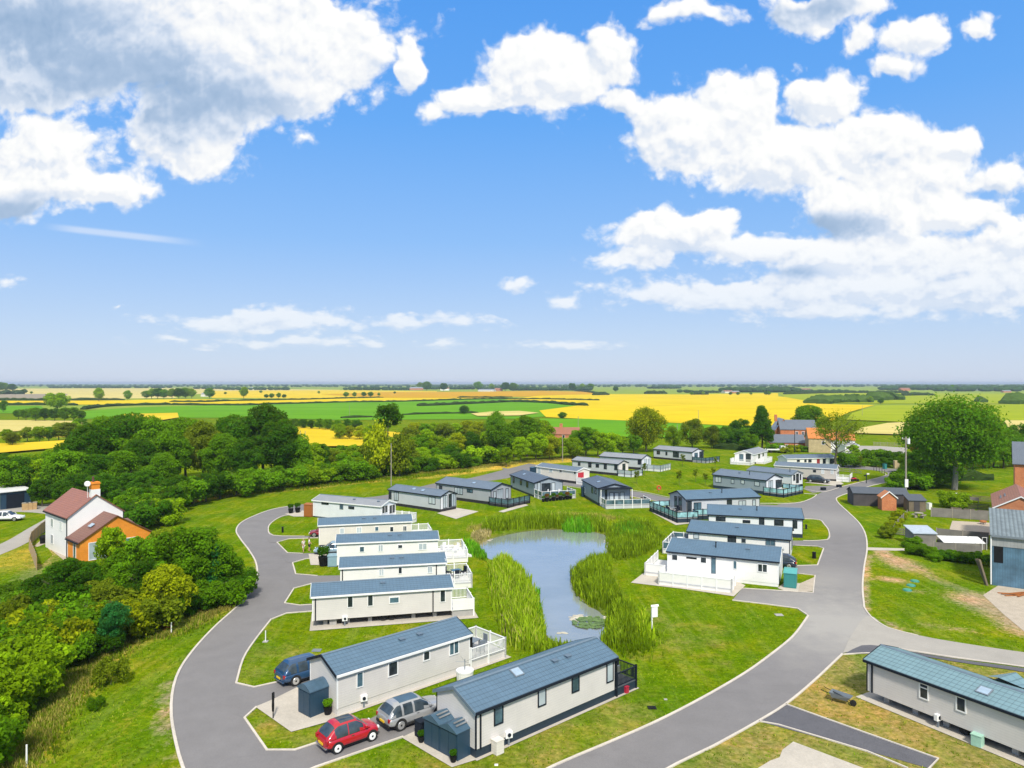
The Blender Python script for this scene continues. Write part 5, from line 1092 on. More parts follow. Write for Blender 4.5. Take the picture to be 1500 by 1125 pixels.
def pot(px, py, s_, label, leaf='leaf_mid', pm='black', z=.05, group=None):
    x, y = at(px, py); o = empty('plant_pot', (x, y, z), 0, label, 'plant pot', group); m = MB(); m.tube((0,0,0), (0,0,.32*s_), .14*s_, .2*s_, 10); m.build('pot', pm, o)
    cr = link('plant', PROTO_POT, o); cr.location = (0, 0, .28*s_); cr.scale = (.16*s_,)*3; cr.material_slots[0].link = 'OBJECT'; cr.material_slots[0].material = MT[leaf]; return o
# ================================================================== TREES, SHRUBS, HEDGES, REEDS
def foliage(name, col, warm, trans=.46):
    m = bpy.data.materials.new(name); m.use_nodes = True; nt = m.node_tree; nt.nodes.clear(); N = NT(nt)
    at = N.n('ShaderNodeAttribute'); at.attribute_name = 'tint'
    oi = N.n('ShaderNodeObjectInfo')
    t = N.math('ADD', at.outputs['Fac'], N.math('MULTIPLY', N.math('SUBTRACT', oi.outputs['Random'], .5), .35))
    c = N.ramp(t, [(.12, tuple(x*.55 for x in col)), (.45, col), (.75, tuple(x*1.55 for x in col)), (.97, warm)])
    d = N.n('ShaderNodeBsdfDiffuse'); N.set(d.inputs['Color'], c)
    tr = N.n('ShaderNodeBsdfTranslucent'); N.set(tr.inputs['Color'], N.mix(.5, c, (.36, .52, .03)))
    mx = N.n('ShaderNodeMixShader'); mx.inputs[0].default_value = trans
    nt.links.new(d.outputs[0], mx.inputs[1]); nt.links.new(tr.outputs[0], mx.inputs[2])
    o = N.n('ShaderNodeOutputMaterial'); nt.links.new(mx.outputs[0], o.inputs[0]); MT[name] = m
foliage('leaf_dark', (.056, .165, .008), (.17, .30, .018)); foliage('leaf_mid', (.135, .30, .008), (.35, .50, .02))
foliage('leaf_light', (.27, .44, .008), (.52, .60, .022)); foliage('leaf_yellow', (.38, .44, .008), (.64, .60, .03))
foliage('leaf_teal', (.04, .22, .05), (.10, .34, .08)); foliage('leaf_olive', (.19, .25, .012), (.38, .38, .03))
foliage('leaf_oak', (.085, .215, .009), (.23, .38, .02)); foliage('leaf_rust', (.22, .10, .025), (.40, .19, .05)); foliage('leaf_lime', (.12, .24, .012), (.25, .38, .03))
foliage('reed_leaf', (.26, .38, .012), (.58, .54, .12), .45); foliage('reed_lime', (.32, .46, .012), (.56, .58, .05), .45); foliage('reed_deep', (.13, .38, .014), (.34, .52, .05), .45)
foliage('reed_dead', (.42, .34, .15), (.60, .50, .28), .3)
def quad_mesh(name, V4, tint):
    n = len(V4); me = bpy.data.meshes.new(name)
    me.vertices.add(n*4); me.vertices.foreach_set('co', V4.reshape(-1).astype(np.float32))
    me.loops.add(n*4); me.loops.foreach_set('vertex_index', np.arange(n*4, dtype=np.int32))
    me.polygons.add(n); me.polygons.foreach_set('loop_start', np.arange(0, n*4, 4, dtype=np.int32)); me.update(calc_edges=True)
    a = me.attributes.new('tint', 'FLOAT', 'FACE'); a.data.foreach_set('value', tint.astype(np.float32)); return me
def leaves(C, Nn, s, r, asp=.62):
    """diamond leaves at C with normals Nn"""
    n = len(C); Nn = Nn/np.linalg.norm(Nn, axis=1, keepdims=True)
    t = r.normal(size=(n, 3)); t -= (t*Nn).sum(1, keepdims=True)*Nn; t /= np.linalg.norm(t, axis=1, keepdims=True)+1e-9
    b_ = np.cross(Nn, t); sz = (s*r.uniform(.55, 1.35, n))[:, None]
    droop = Nn*sz*.15
    return np.stack([C-t*sz*.5, C+b_*sz*asp*.5+droop, C+t*sz*.5-droop, C-b_*sz*asp*.5+droop], 1)
def crown_mesh(name, seed, lobes, n, s, inner=.15, up=.35, rag=.12):
    """lobes: (x,y,z,rx,rz) leaf masses; leaves lie on and just under their surfaces"""
    r = np.random.default_rng(seed); Lb = np.array(lobes, float)
    wgt = Lb[:, 3]**2; k = r.choice(len(Lb), n, p=wgt/wgt.sum())
    d = r.normal(size=(n, 3)); d /= np.linalg.norm(d, axis=1, keepdims=True)
    low = (d[:, 2] < -.45) & (r.random(n) < .6); d[low, 2] *= -1
    rad = np.where(r.random(n) < inner, r.uniform(.2, .8, n), 1-np.abs(r.normal(0, .11, n))+r.normal(0, rag*.5, n)+(r.random(n) < .08)*r.uniform(0, rag*1.6, n))
    R = np.stack([Lb[k, 3], Lb[k, 3], Lb[k, 4]], 1)
    P = Lb[k, :3]+d*R*rad[:, None]
    P[:, 2] = np.maximum(P[:, 2], .12)
    nn = d+r.normal(0, .75, (n, 3)); nn[:, 2] += up
    lobe_t = r.uniform(.25, .65, len(Lb))
    tint = np.clip(.55*lobe_t[k]+.45*r.beta(2, 3, n), 0, 1)
    return quad_mesh(name, leaves(P, nn, s, r), tint)
def lobes_for(seed, h, rx, z0, n, kind='round'):
    r = np.random.default_rng(seed); out = []; zc = (h+z0)/2; rz = (h-z0)/2
    for i in range(n):
        u = r.uniform(-1, 1); a = r.uniform(0, 2*pi); q = r.uniform(.48, .86)
        wd = math.sqrt(max(0, 1-u*u))
        if kind == 'cone': wd = (1-u)/2*.95+.08; q = r.uniform(.35, .8)
        if kind == 'bush': u = r.uniform(-.9, .75); wd = 1
        lr = r.uniform(.19, .36)*rx*(1.0 if kind != 'cone' else .85)
        out.append((cos(a)*wd*rx*q, sin(a)*wd*rx*q, zc+u*rz*(.72), lr, lr*r.uniform(.7, 1.0)))
    out.append((0, 0, zc, rx*.5, rz*.6)); return out
def trunk_mesh(name, seed, h, r0, limbs, spread, n=7, first=.35):
    r = np.random.default_rng(seed); mb = MB(); p = Vector((0, 0, -.1)); pts = [(p.copy(), r0)]
    k = 5
    for i in range(1, k+1):
        q = Vector((r.normal(0, .012)*h, r.normal(0, .012)*h, h*i/k)); pts.append((q, r0*(1-.82*i/k)))
    for (a, ra), (b_, rb) in zip(pts[:-1], pts[1:]): mb.tube(a, b_, ra, rb, n)
    for i in range(limbs):
        t = first+(1-first)*i/max(1, limbs)*.9; z = h*t; a = r.uniform(0, 2*pi); ln = spread*r.uniform(.6, 1.0)*(1-.35*(t-first))
        s_ = Vector((0, 0, z)); m_ = s_+Vector((cos(a)*ln*.5, sin(a)*ln*.5, ln*r.uniform(.2, .45))); e_ = s_+Vector((cos(a+.2)*ln, sin(a+.2)*ln, ln*r.uniform(.45, .9)))
        rr = r0*.5*(1-t*.6); mb.tube(s_, m_, rr, rr*.65, 5); mb.tube(m_, e_, rr*.65, rr*.2, 5)
        for j in range(2):
            b2 = r.uniform(-.9, .9); f_ = m_+Vector((cos(a+b2)*ln*.45, sin(a+b2)*ln*.45, ln*r.uniform(.2, .5))); mb.tube(m_, f_, rr*.5, rr*.12, 4)
    return mb.mesh(name)
PROTO = {}
def proto(key, h, rx, z0, nl, n, s, seed, kind='round', limbs=6, r0=None, bark='bark', **kw):
    cr = crown_mesh('crown', seed, lobes_for(seed, h, rx, z0, nl, kind), n, s, **kw); cr.materials.append(MT['leaf_mid'])
    tm = trunk_mesh('trunk', seed, h*.82, r0 or h*.022, limbs, rx*.75); tm.materials.append(MT[bark]); PROTO[key] = (cr, tm, h, rx)
proto('bush_a', 3.2, 2.1, .15, 26, 5200, .26, 1, 'bush', 5, .06); proto('bush_b', 3.6, 2.3, .1, 30, 6000, .27, 2, 'bush', 5, .06); proto('bush_c', 2.6, 2.0, .1, 22, 4200, .25, 3, 'bush', 4, .05)
proto('tree_a', 8.5, 3.1, 1.0, 44, 8500, .33, 4); proto('tree_b', 8.0, 3.3, .8, 46, 8500, .33, 5); proto('tree_c', 9.0, 2.6, 1.0, 42, 8000, .31, 6)
proto('big_a', 15, 5.4, 1.8, 72, 15000, .50, 7, limbs=9); proto('big_b', 15, 5.0, 1.6, 70, 14000, .50, 8, limbs=9); proto('big_c', 14, 5.8, 1.6, 76, 15000, .5, 9, limbs=9)
proto('oak', 18, 9.9, 4.0, 120, 25000, .55, 10, limbs=16, r0=.62, bark='bark_pale', rag=.42, inner=.22)
proto('round', 13.5, 6.3, 1.6, 80, 13000, .5, 11, limbs=9, rag=.3)
proto('conifer', 14, 4.6, 1.2, 80, 15000, .48, 12, 'cone', 10, up=.1)
proto('open', 13.0, 6.3, 5.5, 40, 3300, .40, 13, limbs=16, r0=.32, inner=.4, rag=.5)
proto('stalk', 16.5, 2.3, 10.2, 26, 3600, .42, 14, limbs=7, r0=.24, rag=.5)
proto('sapling', 3.0, .55, .9, 9, 700, .17, 15, limbs=5, r0=.03, inner=.5, rag=.4)
proto('willow', 9.5, 4.6, .6, 34, 9500, .36, 16, limbs=8)
proto('umbrella', 15, 7.6, 4.2, 34, 9000, .7, 17, limbs=10, r0=.4)
proto('scrub', 6.2, 3.2, .5, 20, 4200, .42, 18, limbs=7, inner=.35, rag=.4)
def plant(key, x, y, h, leaf, label, cat='tree', group=None, wide=1.0, name=None, z=0.0, rz=None):
    cr, tm, h0, rx = PROTO[key]; s_ = h/h0
    o = empty(name or ('shrub' if cat == 'shrub' else 'tree'), (x, y, z), random.uniform(0, 6.28) if rz is None else rz, label, cat, group)
    o.scale = (s_*wide, s_*wide, s_)
    c = link('crown', cr, o); c.material_slots[0].link = 'OBJECT'; c.material_slots[0].material = MT[leaf]
    link('trunk', tm, o); return o
def at(px, py): p = G(px, py); return p.x, p.y
rr = random.Random(11)
NB = ['bush_a', 'bush_b', 'bush_c']; NTt = ['tree_a', 'tree_b', 'tree_c']; NG = ['big_a', 'big_b', 'big_c']
# --- single trees one can name
for key, px, py, h, leaf, label, wd in [
  ('oak',1398,717,17.8,'leaf_oak','largest spreading green tree with pale trunk behind the red brick outbuildings',.96),
  ('round',947,662,13.8,'leaf_yellow','round yellowish green tree behind the pale grey lodge at the green',.98),
  ('conifer',1116,660,14.6,'leaf_dark','dark layered evergreen tree left of the red brick houses',1.0),
  ('big_c',1187,646,13.6,'leaf_mid','wide dark tree rising behind the slate roofed brick houses',1.1),
  ('open',1226,688,13.6,'leaf_olive','thin open crowned tree in front of the orange roofed stone house',1.0),
  ('stalk',569,697,16.8,'leaf_dark','tall bare stemmed tree with dark tuft on top',1.25),
  ('scrub',556,700,13.0,'leaf_yellow','loose yellow green tree around the tall bare stem',.62),
  ('scrub',585,700,10.5,'leaf_olive','loose olive tree just right of the tall bare stem',.7),
  ('willow',1014,657,9.6,'leaf_olive','feathery willow right of the round yellowish tree',.95),('willow',987,659,7.6,'leaf_light','smaller feathery willow between the round tree and the larger willow',.8),
  ('willow',1042,657,7.4,'leaf_olive','feathery willow at the right edge of the willow clump',.9),
  ('umbrella',84,606,14.5,'leaf_light','dome shaped pale tree alone beside the far field hedge',1.15),
  ('big_a',145,588,16,'leaf_light','pale green tree alone in the distant left fields',1.0),('round',187,586.5,12.5,'leaf_mid','round dark tree alone right of the distant pale tree',.85),
  ('round',680,607,6.2,'leaf_dark','round dark bush alone in the green field',1.25),('round',824,614,4.2,'leaf_dark','small dark bush alone at the edge of the yellow field',1.4),
  ('big_b',357,584,17,'leaf_light','tall pale tree in the distant yellow field',1.0),('big_c',307,584,15,'leaf_mid','dark tree right of the distant farm sheds',1.1),
  ('tree_c',168,957,4.4,'leaf_teal','small blue green sapling at the edge of the thicket',.95),
  ('tree_b',246,914,5.4,'leaf_yellow','yellow green round shrub tree in front of the copse',1.0),
  ('scrub',1352,690,8,'leaf_rust','reddish brown leaved tree behind the wooden pole',.7),
  ('round',727,656,12.2,'leaf_mid','dark tree at the left end of the trees round the brick house',.62),('tree_b',5,604,9,'leaf_mid','small dark tree at the left edge of the far fields',.8)]:
    x, y = at(px, py); plant(key, x, y, h, leaf, label, wide=wd)
# --- copse beside the cottage
def top(px, py, ty): Y = F*H/(py-561); return H-(ty-561)/F*Y          # height of a tree whose top is seen at ty
for i, (px, py, ty, leaf, wd) in enumerate([(95,925,812,'leaf_dark',1.0),(64,912,838,'leaf_dark',1.1),(124,908,815,'leaf_dark',1.0),(80,890,822,'leaf_mid',1),(108,880,818,'leaf_dark',1),
   (163,886,760,'leaf_light',.62),(192,890,792,'leaf_mid',.9),(216,886,778,'leaf_mid',.9),(238,882,764,'leaf_olive',.85),(262,886,768,'leaf_mid',.9),(286,880,766,'leaf_mid',.9),(304,880,786,'leaf_teal',.9),
   (324,876,792,'leaf_mid',.85),(338,872,812,'leaf_mid',.8),(180,905,815,'leaf_mid',.9),(212,908,812,'leaf_dark',.9),(190,868,788,'leaf_light',.8),(272,862,772,'leaf_light',.8),(250,850,768,'leaf_light',.8),(300,858,790,'leaf_mid',.9),(140,905,825,'leaf_mid',.8),(322,852,800,'leaf_light',.9),(148,925,845,'leaf_olive',.9),(232,905,815,'leaf_mid',.9)]):
    x, y = at(px, py); plant(NTt[i % 3], x, y, top(px, py, ty), leaf, 'leafy young tree in the dense copse in front of the orange brick gable', group='trees of the copse beside the cottage', wide=wd*1.1)
for i, (px, py, ty, leaf) in enumerate([(155,930,870,'leaf_yellow'),(180,935,868,'leaf_yellow'),(205,928,865,'leaf_olive'),(130,945,885,'leaf_olive'),(110,950,895,'leaf_mid'),(228,918,870,'leaf_mid'),
   (300,894,862,'leaf_dark'),(318,890,845,'leaf_mid'),(340,884,845,'leaf_mid'),(345,876,835,'leaf_dark'),(348,864,830,'leaf_mid'),(45,900,858,'leaf_lime'),(26,885,848,'leaf_lime'),(150,958,915,'leaf_dark'),(70,950,900,'leaf_mid'),(14,915,880,'leaf_lime'),(272,902,875,'leaf_dark'),(90,945,880,'leaf_dark'),(50,935,890,'leaf_mid')]):
    x, y = at(px, py); plant(NB[i % 3], x, y, top(px, py, ty), leaf, 'low leafy shrub along the skirt of the copse beside the cottage', 'shrub', 'shrubs at the foot of the copse', 1.1)
# --- thicket at the lower left
edge = [(195,950),(165,968),(150,985),(128,1010),(105,1032),(85,1055),(65,1085),(48,1112),(30,1150),(10,1200)]
k = 0
for i, (px, py) in enumerate(edge):
    x0, y0 = at(px, py)
    for j, off in enumerate((3.5, 5.9, 8.4, 11.2, 14.2)):
        x = x0-off+rr.uniform(-.6, .6); y = y0+rr.uniform(-1, 1)+off*.12
        if x*F/y+750 < -90: continue
        h = rr.uniform(3.0, 4.6)*(1 if j else .85); leaf = rr.choice(['leaf_mid','leaf_light','leaf_light','leaf_mid','leaf_yellow' if py < 1040 else 'leaf_light','leaf_olive'])
        plant(NB[k % 3], x, y, h, leaf, 'leafy green shrub in the thicket filling the lower left corner', 'shrub', 'shrubs of the lower left thicket', rr.uniform(.9, 1.15)); k += 1
for px, py, h, leaf, lb in [(162,1003,1.9,'leaf_olive','lone thin shrub on the grass between the thicket and the road'),(141,1040,.9,'leaf_mid','lone low round bush on the grass left of the road')]:
    x, y = at(px, py); plant('bush_c', x, y, h, leaf, lb, 'shrub', None, .75)
x, y = at(247,924); plant('bush_c', x, y, .7, 'leaf_rust', 'small rusty brown bush by a white stake', 'shrub')
# --- wood behind the cottage
for i, (px, py, h, leaf, wd) in enumerate([(128,718,13.2,'leaf_dark',1),(160,712,15.2,'leaf_mid',1.05),(192,710,15.4,'leaf_dark',1.05),(222,712,14.4,'leaf_mid',1),(250,716,12.6,'leaf_mid',.95),(272,704,14.2,'leaf_mid',.95),
   (298,708,13.4,'leaf_olive',.9),(322,712,11.5,'leaf_mid',1),(350,700,14.6,'leaf_dark',1),(385,698,16.6,'leaf_dark',1.05),(408,704,14.2,'leaf_dark',1),(430,702,10.6,'leaf_mid',1),(110,725,11,'leaf_dark',1),(205,722,11,'leaf_dark',1),(175,728,9,'leaf_mid',1),(360,712,10,'leaf_dark',1),(235,726,8.5,'leaf_mid',1),(140,730,8.5,'leaf_dark',1.1)]):
    x, y = at(px, py); plant(NG[i % 3], x, y, h, leaf, 'tall dark broadleaf tree in the wood behind the white cottage', group='tall trees of the wood behind the cottage', wide=wd)
for i, (px, py, h, leaf) in enumerate([(8,738,8,'leaf_mid'),(30,734,8.4,'leaf_dark'),(52,733,8.2,'leaf_light'),(75,730,9,'leaf_mid'),(95,732,9.4,'leaf_mid'),(20,722,8,'leaf_light'),(60,720,8,'leaf_light'),(-10,728,8,'leaf_dark'),(90,742,5,'leaf_dark'),(62,742,5,'leaf_dark'),(112,742,6,'leaf_dark'),(40,700,6,'leaf_light'),(80,700,7,'leaf_light'),(5,702,6,'leaf_dark')]):
    x, y = at(px, py); plant(NTt[i % 3], x, y, h, leaf, 'bushy green tree left of the wood, behind the navy barn', group='trees behind the navy barn', wide=1.15)
# --- shrub belt along the grass behind the lodges
k = 0
for i, (px, py, h) in enumerate([(188,752,4.6),(206,758,4.8),(228,752,5),(245,748,5),(262,742,5.6),(282,738,5),(302,735,5.4),(322,731,5.2),(345,727,5),(366,723,5.2),(388,720,5),(408,717,5.2),(428,715,4.8),(445,713,4.6),(212,775,4.2),(238,768,4.2),(200,770,4),(185,738,6),(215,740,6.5),(150,742,6)]):
    x, y = at(px, py); plant(NTt[k % 3] if h > 5 else NB[k % 3], x, y, h, rr.choice(['leaf_mid','leaf_mid','leaf_light','leaf_dark']), 'green shrub at the grass edge right of the white cottage', 'shrub', 'shrubs along the grass edge below the wood', 1.15); k += 1
px = 452
while px < 735:
    py = 711.5-(px-455)*.121
    for dy, h0, grp in ((0, 4.2, 0), (-6, 5.8, 1), (-14, 7.0, 1), (-24, 6.2, 1)):
        x, y = at(px+rr.uniform(-5, 5), py+dy+rr.uniform(-1.5, 1.5))
        leaf = rr.choice(['leaf_mid','leaf_mid','leaf_light','leaf_dark','leaf_light','leaf_yellow' if px > 560 else 'leaf_mid','leaf_yellow' if px > 610 else 'leaf_olive','leaf_light'])  # yellower leaves to the right: sunlit end of the belt put into leaf colour
        lab = 'green shrub in the front of the belt behind the grey lodges' if grp == 0 else 'bushy tree in the belt of trees behind the grey lodges'
        plant(NB[k % 3] if grp == 0 else NTt[k % 3], x, y, h0*rr.uniform(.62, 1.22), leaf, lab, 'shrub' if grp == 0 else 'tree', 'front shrubs of the belt' if grp == 0 else 'trees of the belt behind the lodges', 1.2); k += 1
    px += 17
for px, py, h, leaf in [(735,682,10.5,'leaf_mid'),(752,678,9,'leaf_light'),(772,672,12.4,'leaf_mid'),(790,672,11,'leaf_light'),(762,686,7.6,'leaf_light'),(785,683,8,'leaf_light'),(805,682,7,'leaf_yellow'),(742,692,5.4,'leaf_light'),(822,680,6.2,'leaf_light'),(840,680,6.2,'leaf_light'),
   (858,672,9.4,'leaf_mid'),(876,672,7.6,'leaf_light'),(895,672,7.2,'leaf_light'),(912,670,6.2,'leaf_light'),(928,668,6.0,'leaf_mid'),(848,668,7.5,'leaf_mid'),(760,662,11,'leaf_light'),(805,655,7,'leaf_mid'),(720,672,8,'leaf_light'),(870,660,7,'leaf_mid'),(838,672,5,'leaf_dark')]:
    x, y = at(px, py-(8 if py > 676 else 3)); plant(NTt[k % 3], x, y, h, leaf, 'bright green tree around the red roofed brick house', group='trees around the red roofed house', wide=1.15); k += 1
# --- hedgerow bushes in the middle distance
for row, lab, grp in [([(497,645,6.5),(512,645,6),(527,646,6),(608,645,7),(622,646,7),(637,645,7),(652,646,7),(668,645,7),(684,644,7.5),(700,646,7.5),(716,647,7.5),(545,650,7),(600,655,7),(625,658,7)], 'bush of the hedgerow beyond the golden stubble', 'hedgerow bushes beyond the stubble'),
   ([(432,628,5),(444,629,5),(456,630,5),(468,630,5.5),(480,631,5.5),(494,631,5.5),(508,631,5.5),(522,632,5.5),(420,628,5)], 'bush of the dark hedgerow above the golden stubble', 'hedgerow bushes above the stubble'),
   ([(38,616,7),(52,617,8),(66,617,8),(80,617,7.5),(95,617,8),(108,617,8.5),(27,614,6),(118,616,6)], 'dark bush below the dome shaped pale tree', 'dark bushes at the sandy field'),
   ([(10,652,6),(40,647,5.6),(58,648,6),(72,647,6),(86,646,7),(98,645,7),(110,642,7),(118,636,7),(18,654,5)], 'bush along the golden strip on the far left', 'bushes along the golden strip'),
   ([(1058,657,6),(1070,656,6),(1082,656,6.5),(1094,655,7),(1085,650,9),(1065,650,6.5),(1046,652,7),(1098,662,6),(1052,646,5)], 'green tree in the row left of the dark evergreen', 'trees left of the evergreen'),
   ([(1280,676,3.4),(1292,676,3.6),(1304,677,3.4),(1316,678,3.2),(1270,682,2),(1258,684,2),(1302,684,2.6),(1284,684,1.8)], 'clipped dark bush along the parking area', 'clipped bushes by the parking area'),
   ([(1322,716,3.4),(1334,716,4),(1346,714,4.6),(1358,714,4.8),(1370,712,4.6),(1340,706,5),(1355,704,5.5),(1372,704,5.4),(1330,708,3.6),(1385,704,4.4),(1345,696,6.5),(1362,694,7),(1330,694,5),(1312,716,2.4)], 'dark green shrub in the mass left of the large pale trunk', 'shrubs left of the large tree'),
   ([(1425,688,7),(1440,686,7.5),(1455,684,8),(1470,686,8),(1485,684,8),(1500,682,8),(1495,662,9),(1480,668,8),(1410,686,5),(1520,680,9)], 'tree in the dark row behind the large tree', 'trees behind the large tree'),
   ([(1340,812,1.5),(1352,814,1.4),(1364,816,1.3),(1378,819,1.25),(1392,821,1.3),(1406,823,1.35),(1420,824,1.4),(1433,826,1.4),(1336,802,1.5),(1370,822,1.0)], 'dark low shrub along the front of the cold frame fence', 'shrubs along the cold frame fence'),
   ([(1303,782,1.3),(1308,775,1.3),(1313,768,1.3),(1318,760,1.3),(1298,788,1.3)], 'low hedge shrub along the slatted garden fence', 'hedge shrubs along the slatted fence'),
   ([(1140,655,2.5),(1152,664,2),(1164,662,2.4),(1176,662,2.2),(1135,662,3)], 'low garden shrub by the white van', 'garden shrubs by the van'),
   ([(1398,744,3.0)], 'pale leafy bush beside the wooden garden pens', None), ([(1245,684,4),(1250,676,5)], 'small tree at the road junction by the parking area', 'small trees at the junction')]:
    for px, py, h in row:
        x, y = at(px, py); cl = 'clipped' in lab or 'dark' in lab
        plant(NB[k % 3] if h < 5 else NTt[k % 3], x, y, h, rr.choice(['leaf_dark','leaf_mid','leaf_mid'] if cl else ['leaf_mid','leaf_light','leaf_yellow','leaf_olive']), lab, 'shrub' if h < 5 else 'tree', grp, 1.25); k += 1
for px, py, lab in [(1019,706,'left of the red life ring'),(995,711,'nearest the red life ring'),(1033,711,'beside the grey lodge with black terrace'),(1045,704,'close to the blue grey lodge'),(933,709,'by the flat canopy lodge'),(944,697,'near the white veranda'),(1000,683,'at the concrete patch'),(1048,686,'at the far end of the green'),(1260,686,'by the road junction')]:
    x, y = at(px, py); plant('sapling', x, y, rr.uniform(2.7, 3.6), 'leaf_olive', 'young slim tree on the green '+lab, 'tree', None, 1.2)
# --- distant single trees
far = [(214,584,11),(222,584,14),(231,584,15),(240,584,13),(252,584,14),(262,584,15),(272,583.5,15),(281,583.5,14),(390,583.5,6),(398,583.5,7),(408,583.5,8),(416,583.5,6),(507,582,8),(519,582,8),(533,581.5,8),(543,581.5,8),(555,580.5,6),
   (902,574,14),(865,572,20),(853,572,20),(838,572.5,22),(1013,579,6),(1030,578.5,6),(1070,579,6),(1081,579,6),(1100,579,6),(1122,579,7),(1126,579,7),(8,573.5,22),(18,573.5,20),(0,574,24),(30,577,8),(36,577,10),(46,577,5),(300,578,6),(330,578,5),(382,576,6),(467,577,6),(578,577,5),
   (625,572,26),(615,571,24),(650,573,22),(700,571,26),(720,571.5,20),(740,573,24),(752,573,22),(1290,586,9),(1256,586,8),(1265,588,8),(1275,590,7),(1290,592,6)]
for i, (px, py, h) in enumerate(far):
    x, y = at(px, py); plant(['round','big_a','big_c'][i % 3], x, y, h, ['leaf_mid','leaf_light','leaf_dark'][i % 3], 'small distant tree standing among the far fields', group='distant field trees', wide=1.25)
# --- far hedges, each a lumpy green bank of its own
def hedge(px_pts, h, w, label, leaf='leaf_dark', seg=4.0, group='far field hedges'):
    P = spline([at(*q) for q in px_pts], seg); mb = MB(); n = len(P); h *= .8 if h < 5 else 1; prof = [(-.5, 0), (-.55, .5), (-.3, .92), (.05, 1.0), (.38, .88), (.55, .45), (.5, 0)]; vs = []
    for i, (x, y) in enumerate(P):
        a = Vector(P[max(0, i-1)]); c = Vector(P[min(n-1, i+1)]); t = (c-a).normalized(); hh = h*rr.uniform(.7, 1.2); ww = w*rr.uniform(.75, 1.2)
        if i in (0, n-1): hh *= .6
        for u_, v_ in prof: vs.append((x-t.y*u_*ww+rr.uniform(-.2, .2), y+t.x*u_*ww+rr.uniform(-.2, .2), v_*hh+(rr.uniform(-.12, .18)*h if v_ > .4 else 0)))
    m_ = len(prof); fs = [(i*m_+j, i*m_+j+1, (i+1)*m_+j+1, (i+1)*m_+j) for i in range(n-1) for j in range(m_-1)]
    fs += [tuple(range(m_-1, -1, -1)), tuple((n-1)*m_+j for j in range(m_))]
    mb.add(vs, fs); o = mb.build('hedge', HEDGE[leaf]); tag(o, label, 'hedge', group); return o
HEDGE = {'leaf_dark': paint('hedge_dark', (.030, .055, .012), 1, .45, .35, kind='World', spec=.05, fine=.4), 'leaf_mid': paint('hedge_mid', (.060, .11, .016), 1, .4, .35, kind='World', spec=.05, fine=.4)}
FH = 'long dark hedge line between the far fields, '
for pts, h, w, nm in [([(-120,595),(0,594),(60,593.6),(112,594)],3,4,'at the left edge'),([(122,600),(150,596.3),(192,594.2),(250,593)],3.2,5,'above the bright green field on the left'),
   ([(250,593.2),(353,594.2),(392,592.8),(467,590.8),(500,589.9),(550,589.3),(600,588.3),(683,585.6),(745,584.6)],2.4,4,'longest, topping the green field'),
   ([(613,595.2),(642,594.2),(683,592.2),(725,590.3),(750,589.3),(800,590.5),(833,593.5),(860,594.9)],3.4,5,'curving into the yellow field'),
   ([(590,608.3),(625,607),(663,606.3),(700,605.4)],1.8,3,'short, low in the green field'),([(745,585.2),(793,585.2),(817,585.7),(877,586.9)],2.6,4,'thin, left end of the yellow field'),
   ([(-120,587),(0,586.7),(100,586.9),(182,586.5)],3.6,6,'below the ploughed strip'),([(250,589),(300,589.2),(333,587.8),(417,586.2),(500,584),(560,582.6)],2.4,5,'slanting below the distant farm'),
   ([(843,572.8),(867,575.3),(880,578.5)],4,8,'at the far corner of the yellow field'),([(670,582.8),(750,582.2)],2.6,5,'above the thin green wedge'),([(1013,578.4),(1037,578.3)],5,8,'a short bank at the far yellow edge'),
   ([(500,613),(545,611.5)],1.8,3,'short, behind the tall bare stem'),([(0,577.6),(20,577.3),(30,577.5)],7,14,'beside the ploughed strip'),([(1323,580),(1345,579.5),(1367,579.5)],5,10,'far right of the green fields'),([(870,579.2),(890,578.8)],5,9,'a dash at the yellow field top'),
   ([(945,577),(975,576.8)],6,10,'a longer dash at the yellow field top'),([(1150,578),(1230,576),(1330,576)],5,8,'at the top of the pale green field')]:
    hedge(pts, h, w, FH+nm)
for pts, h, w, nm in [([(1196,591.5),(1215,590),(1250,589.5),(1270,590)],8,22,'thick scrub bank beyond the yellow field'),([(1280,587),(1300,586),(1325,586.2)],9,20,'long rounded scrub bank right of the yellow field'),([(1478,592),(1500,591),(1540,591)],9,16,'rounded scrub bank at the right edge of the far fields'),([(1430,590),(1441,590)],9,14,'short scrub bank behind the largest tree')]:
    hedge(pts, h, w, nm, 'leaf_mid')
hedge([(1045,657),(1075,659),(1100,660)], 2.2, 2, 'clipped dark hedge along the far side of the green', seg=1.5, group=None); hedge([(1385,704),(1420,703.5),(1452,703)], 2.4, 1.6, 'clipped dark hedge on the lawn behind the wooden pens', seg=1.5, group=None)
# --- woods on the horizon
wood_m = paint('far_wood', (.035, .075, .022), 1, .4, .02, kind='World', spec=.02)
def wood(px0, px1, py, h, n, deep=60, name='distant_woodland'):
    mb = MB()
    for i in range(n):
        px = px0+(px1-px0)*(i+rr.random())/n; x, y = at(px, py); y += rr.uniform(0, deep); r_ = h*rr.uniform(.45, .8)
        hh = h*rr.uniform(.45, .75); mb.ball((x, y, hh*.62), (r_*1.3, r_, hh*.62), 7, 5)
    tag(mb.build(name, wood_m), kind='stuff')
for a in [(-700,2200,565.3,15,420,500),(-300,500,566.6,13,120,300),(420,900,567,14,90,300),(900,1900,566.8,17,190,300),(500,600,571.5,12,34),(750,865,572.2,14,46),(955,1000,569.5,14,16),(1065,1170,574.8,15,60),(1300,1500,571.5,17,70),(1390,1500,573.5,14,40),(60,240,568.5,13,60),(320,420,571.5,11,30),(1000,1065,575.5,8,22),(1480,1800,572,16,80),(1180,1250,575,8,26),(600,760,570.5,13,40),(280,330,570,12,20)]:
    wood(*a)
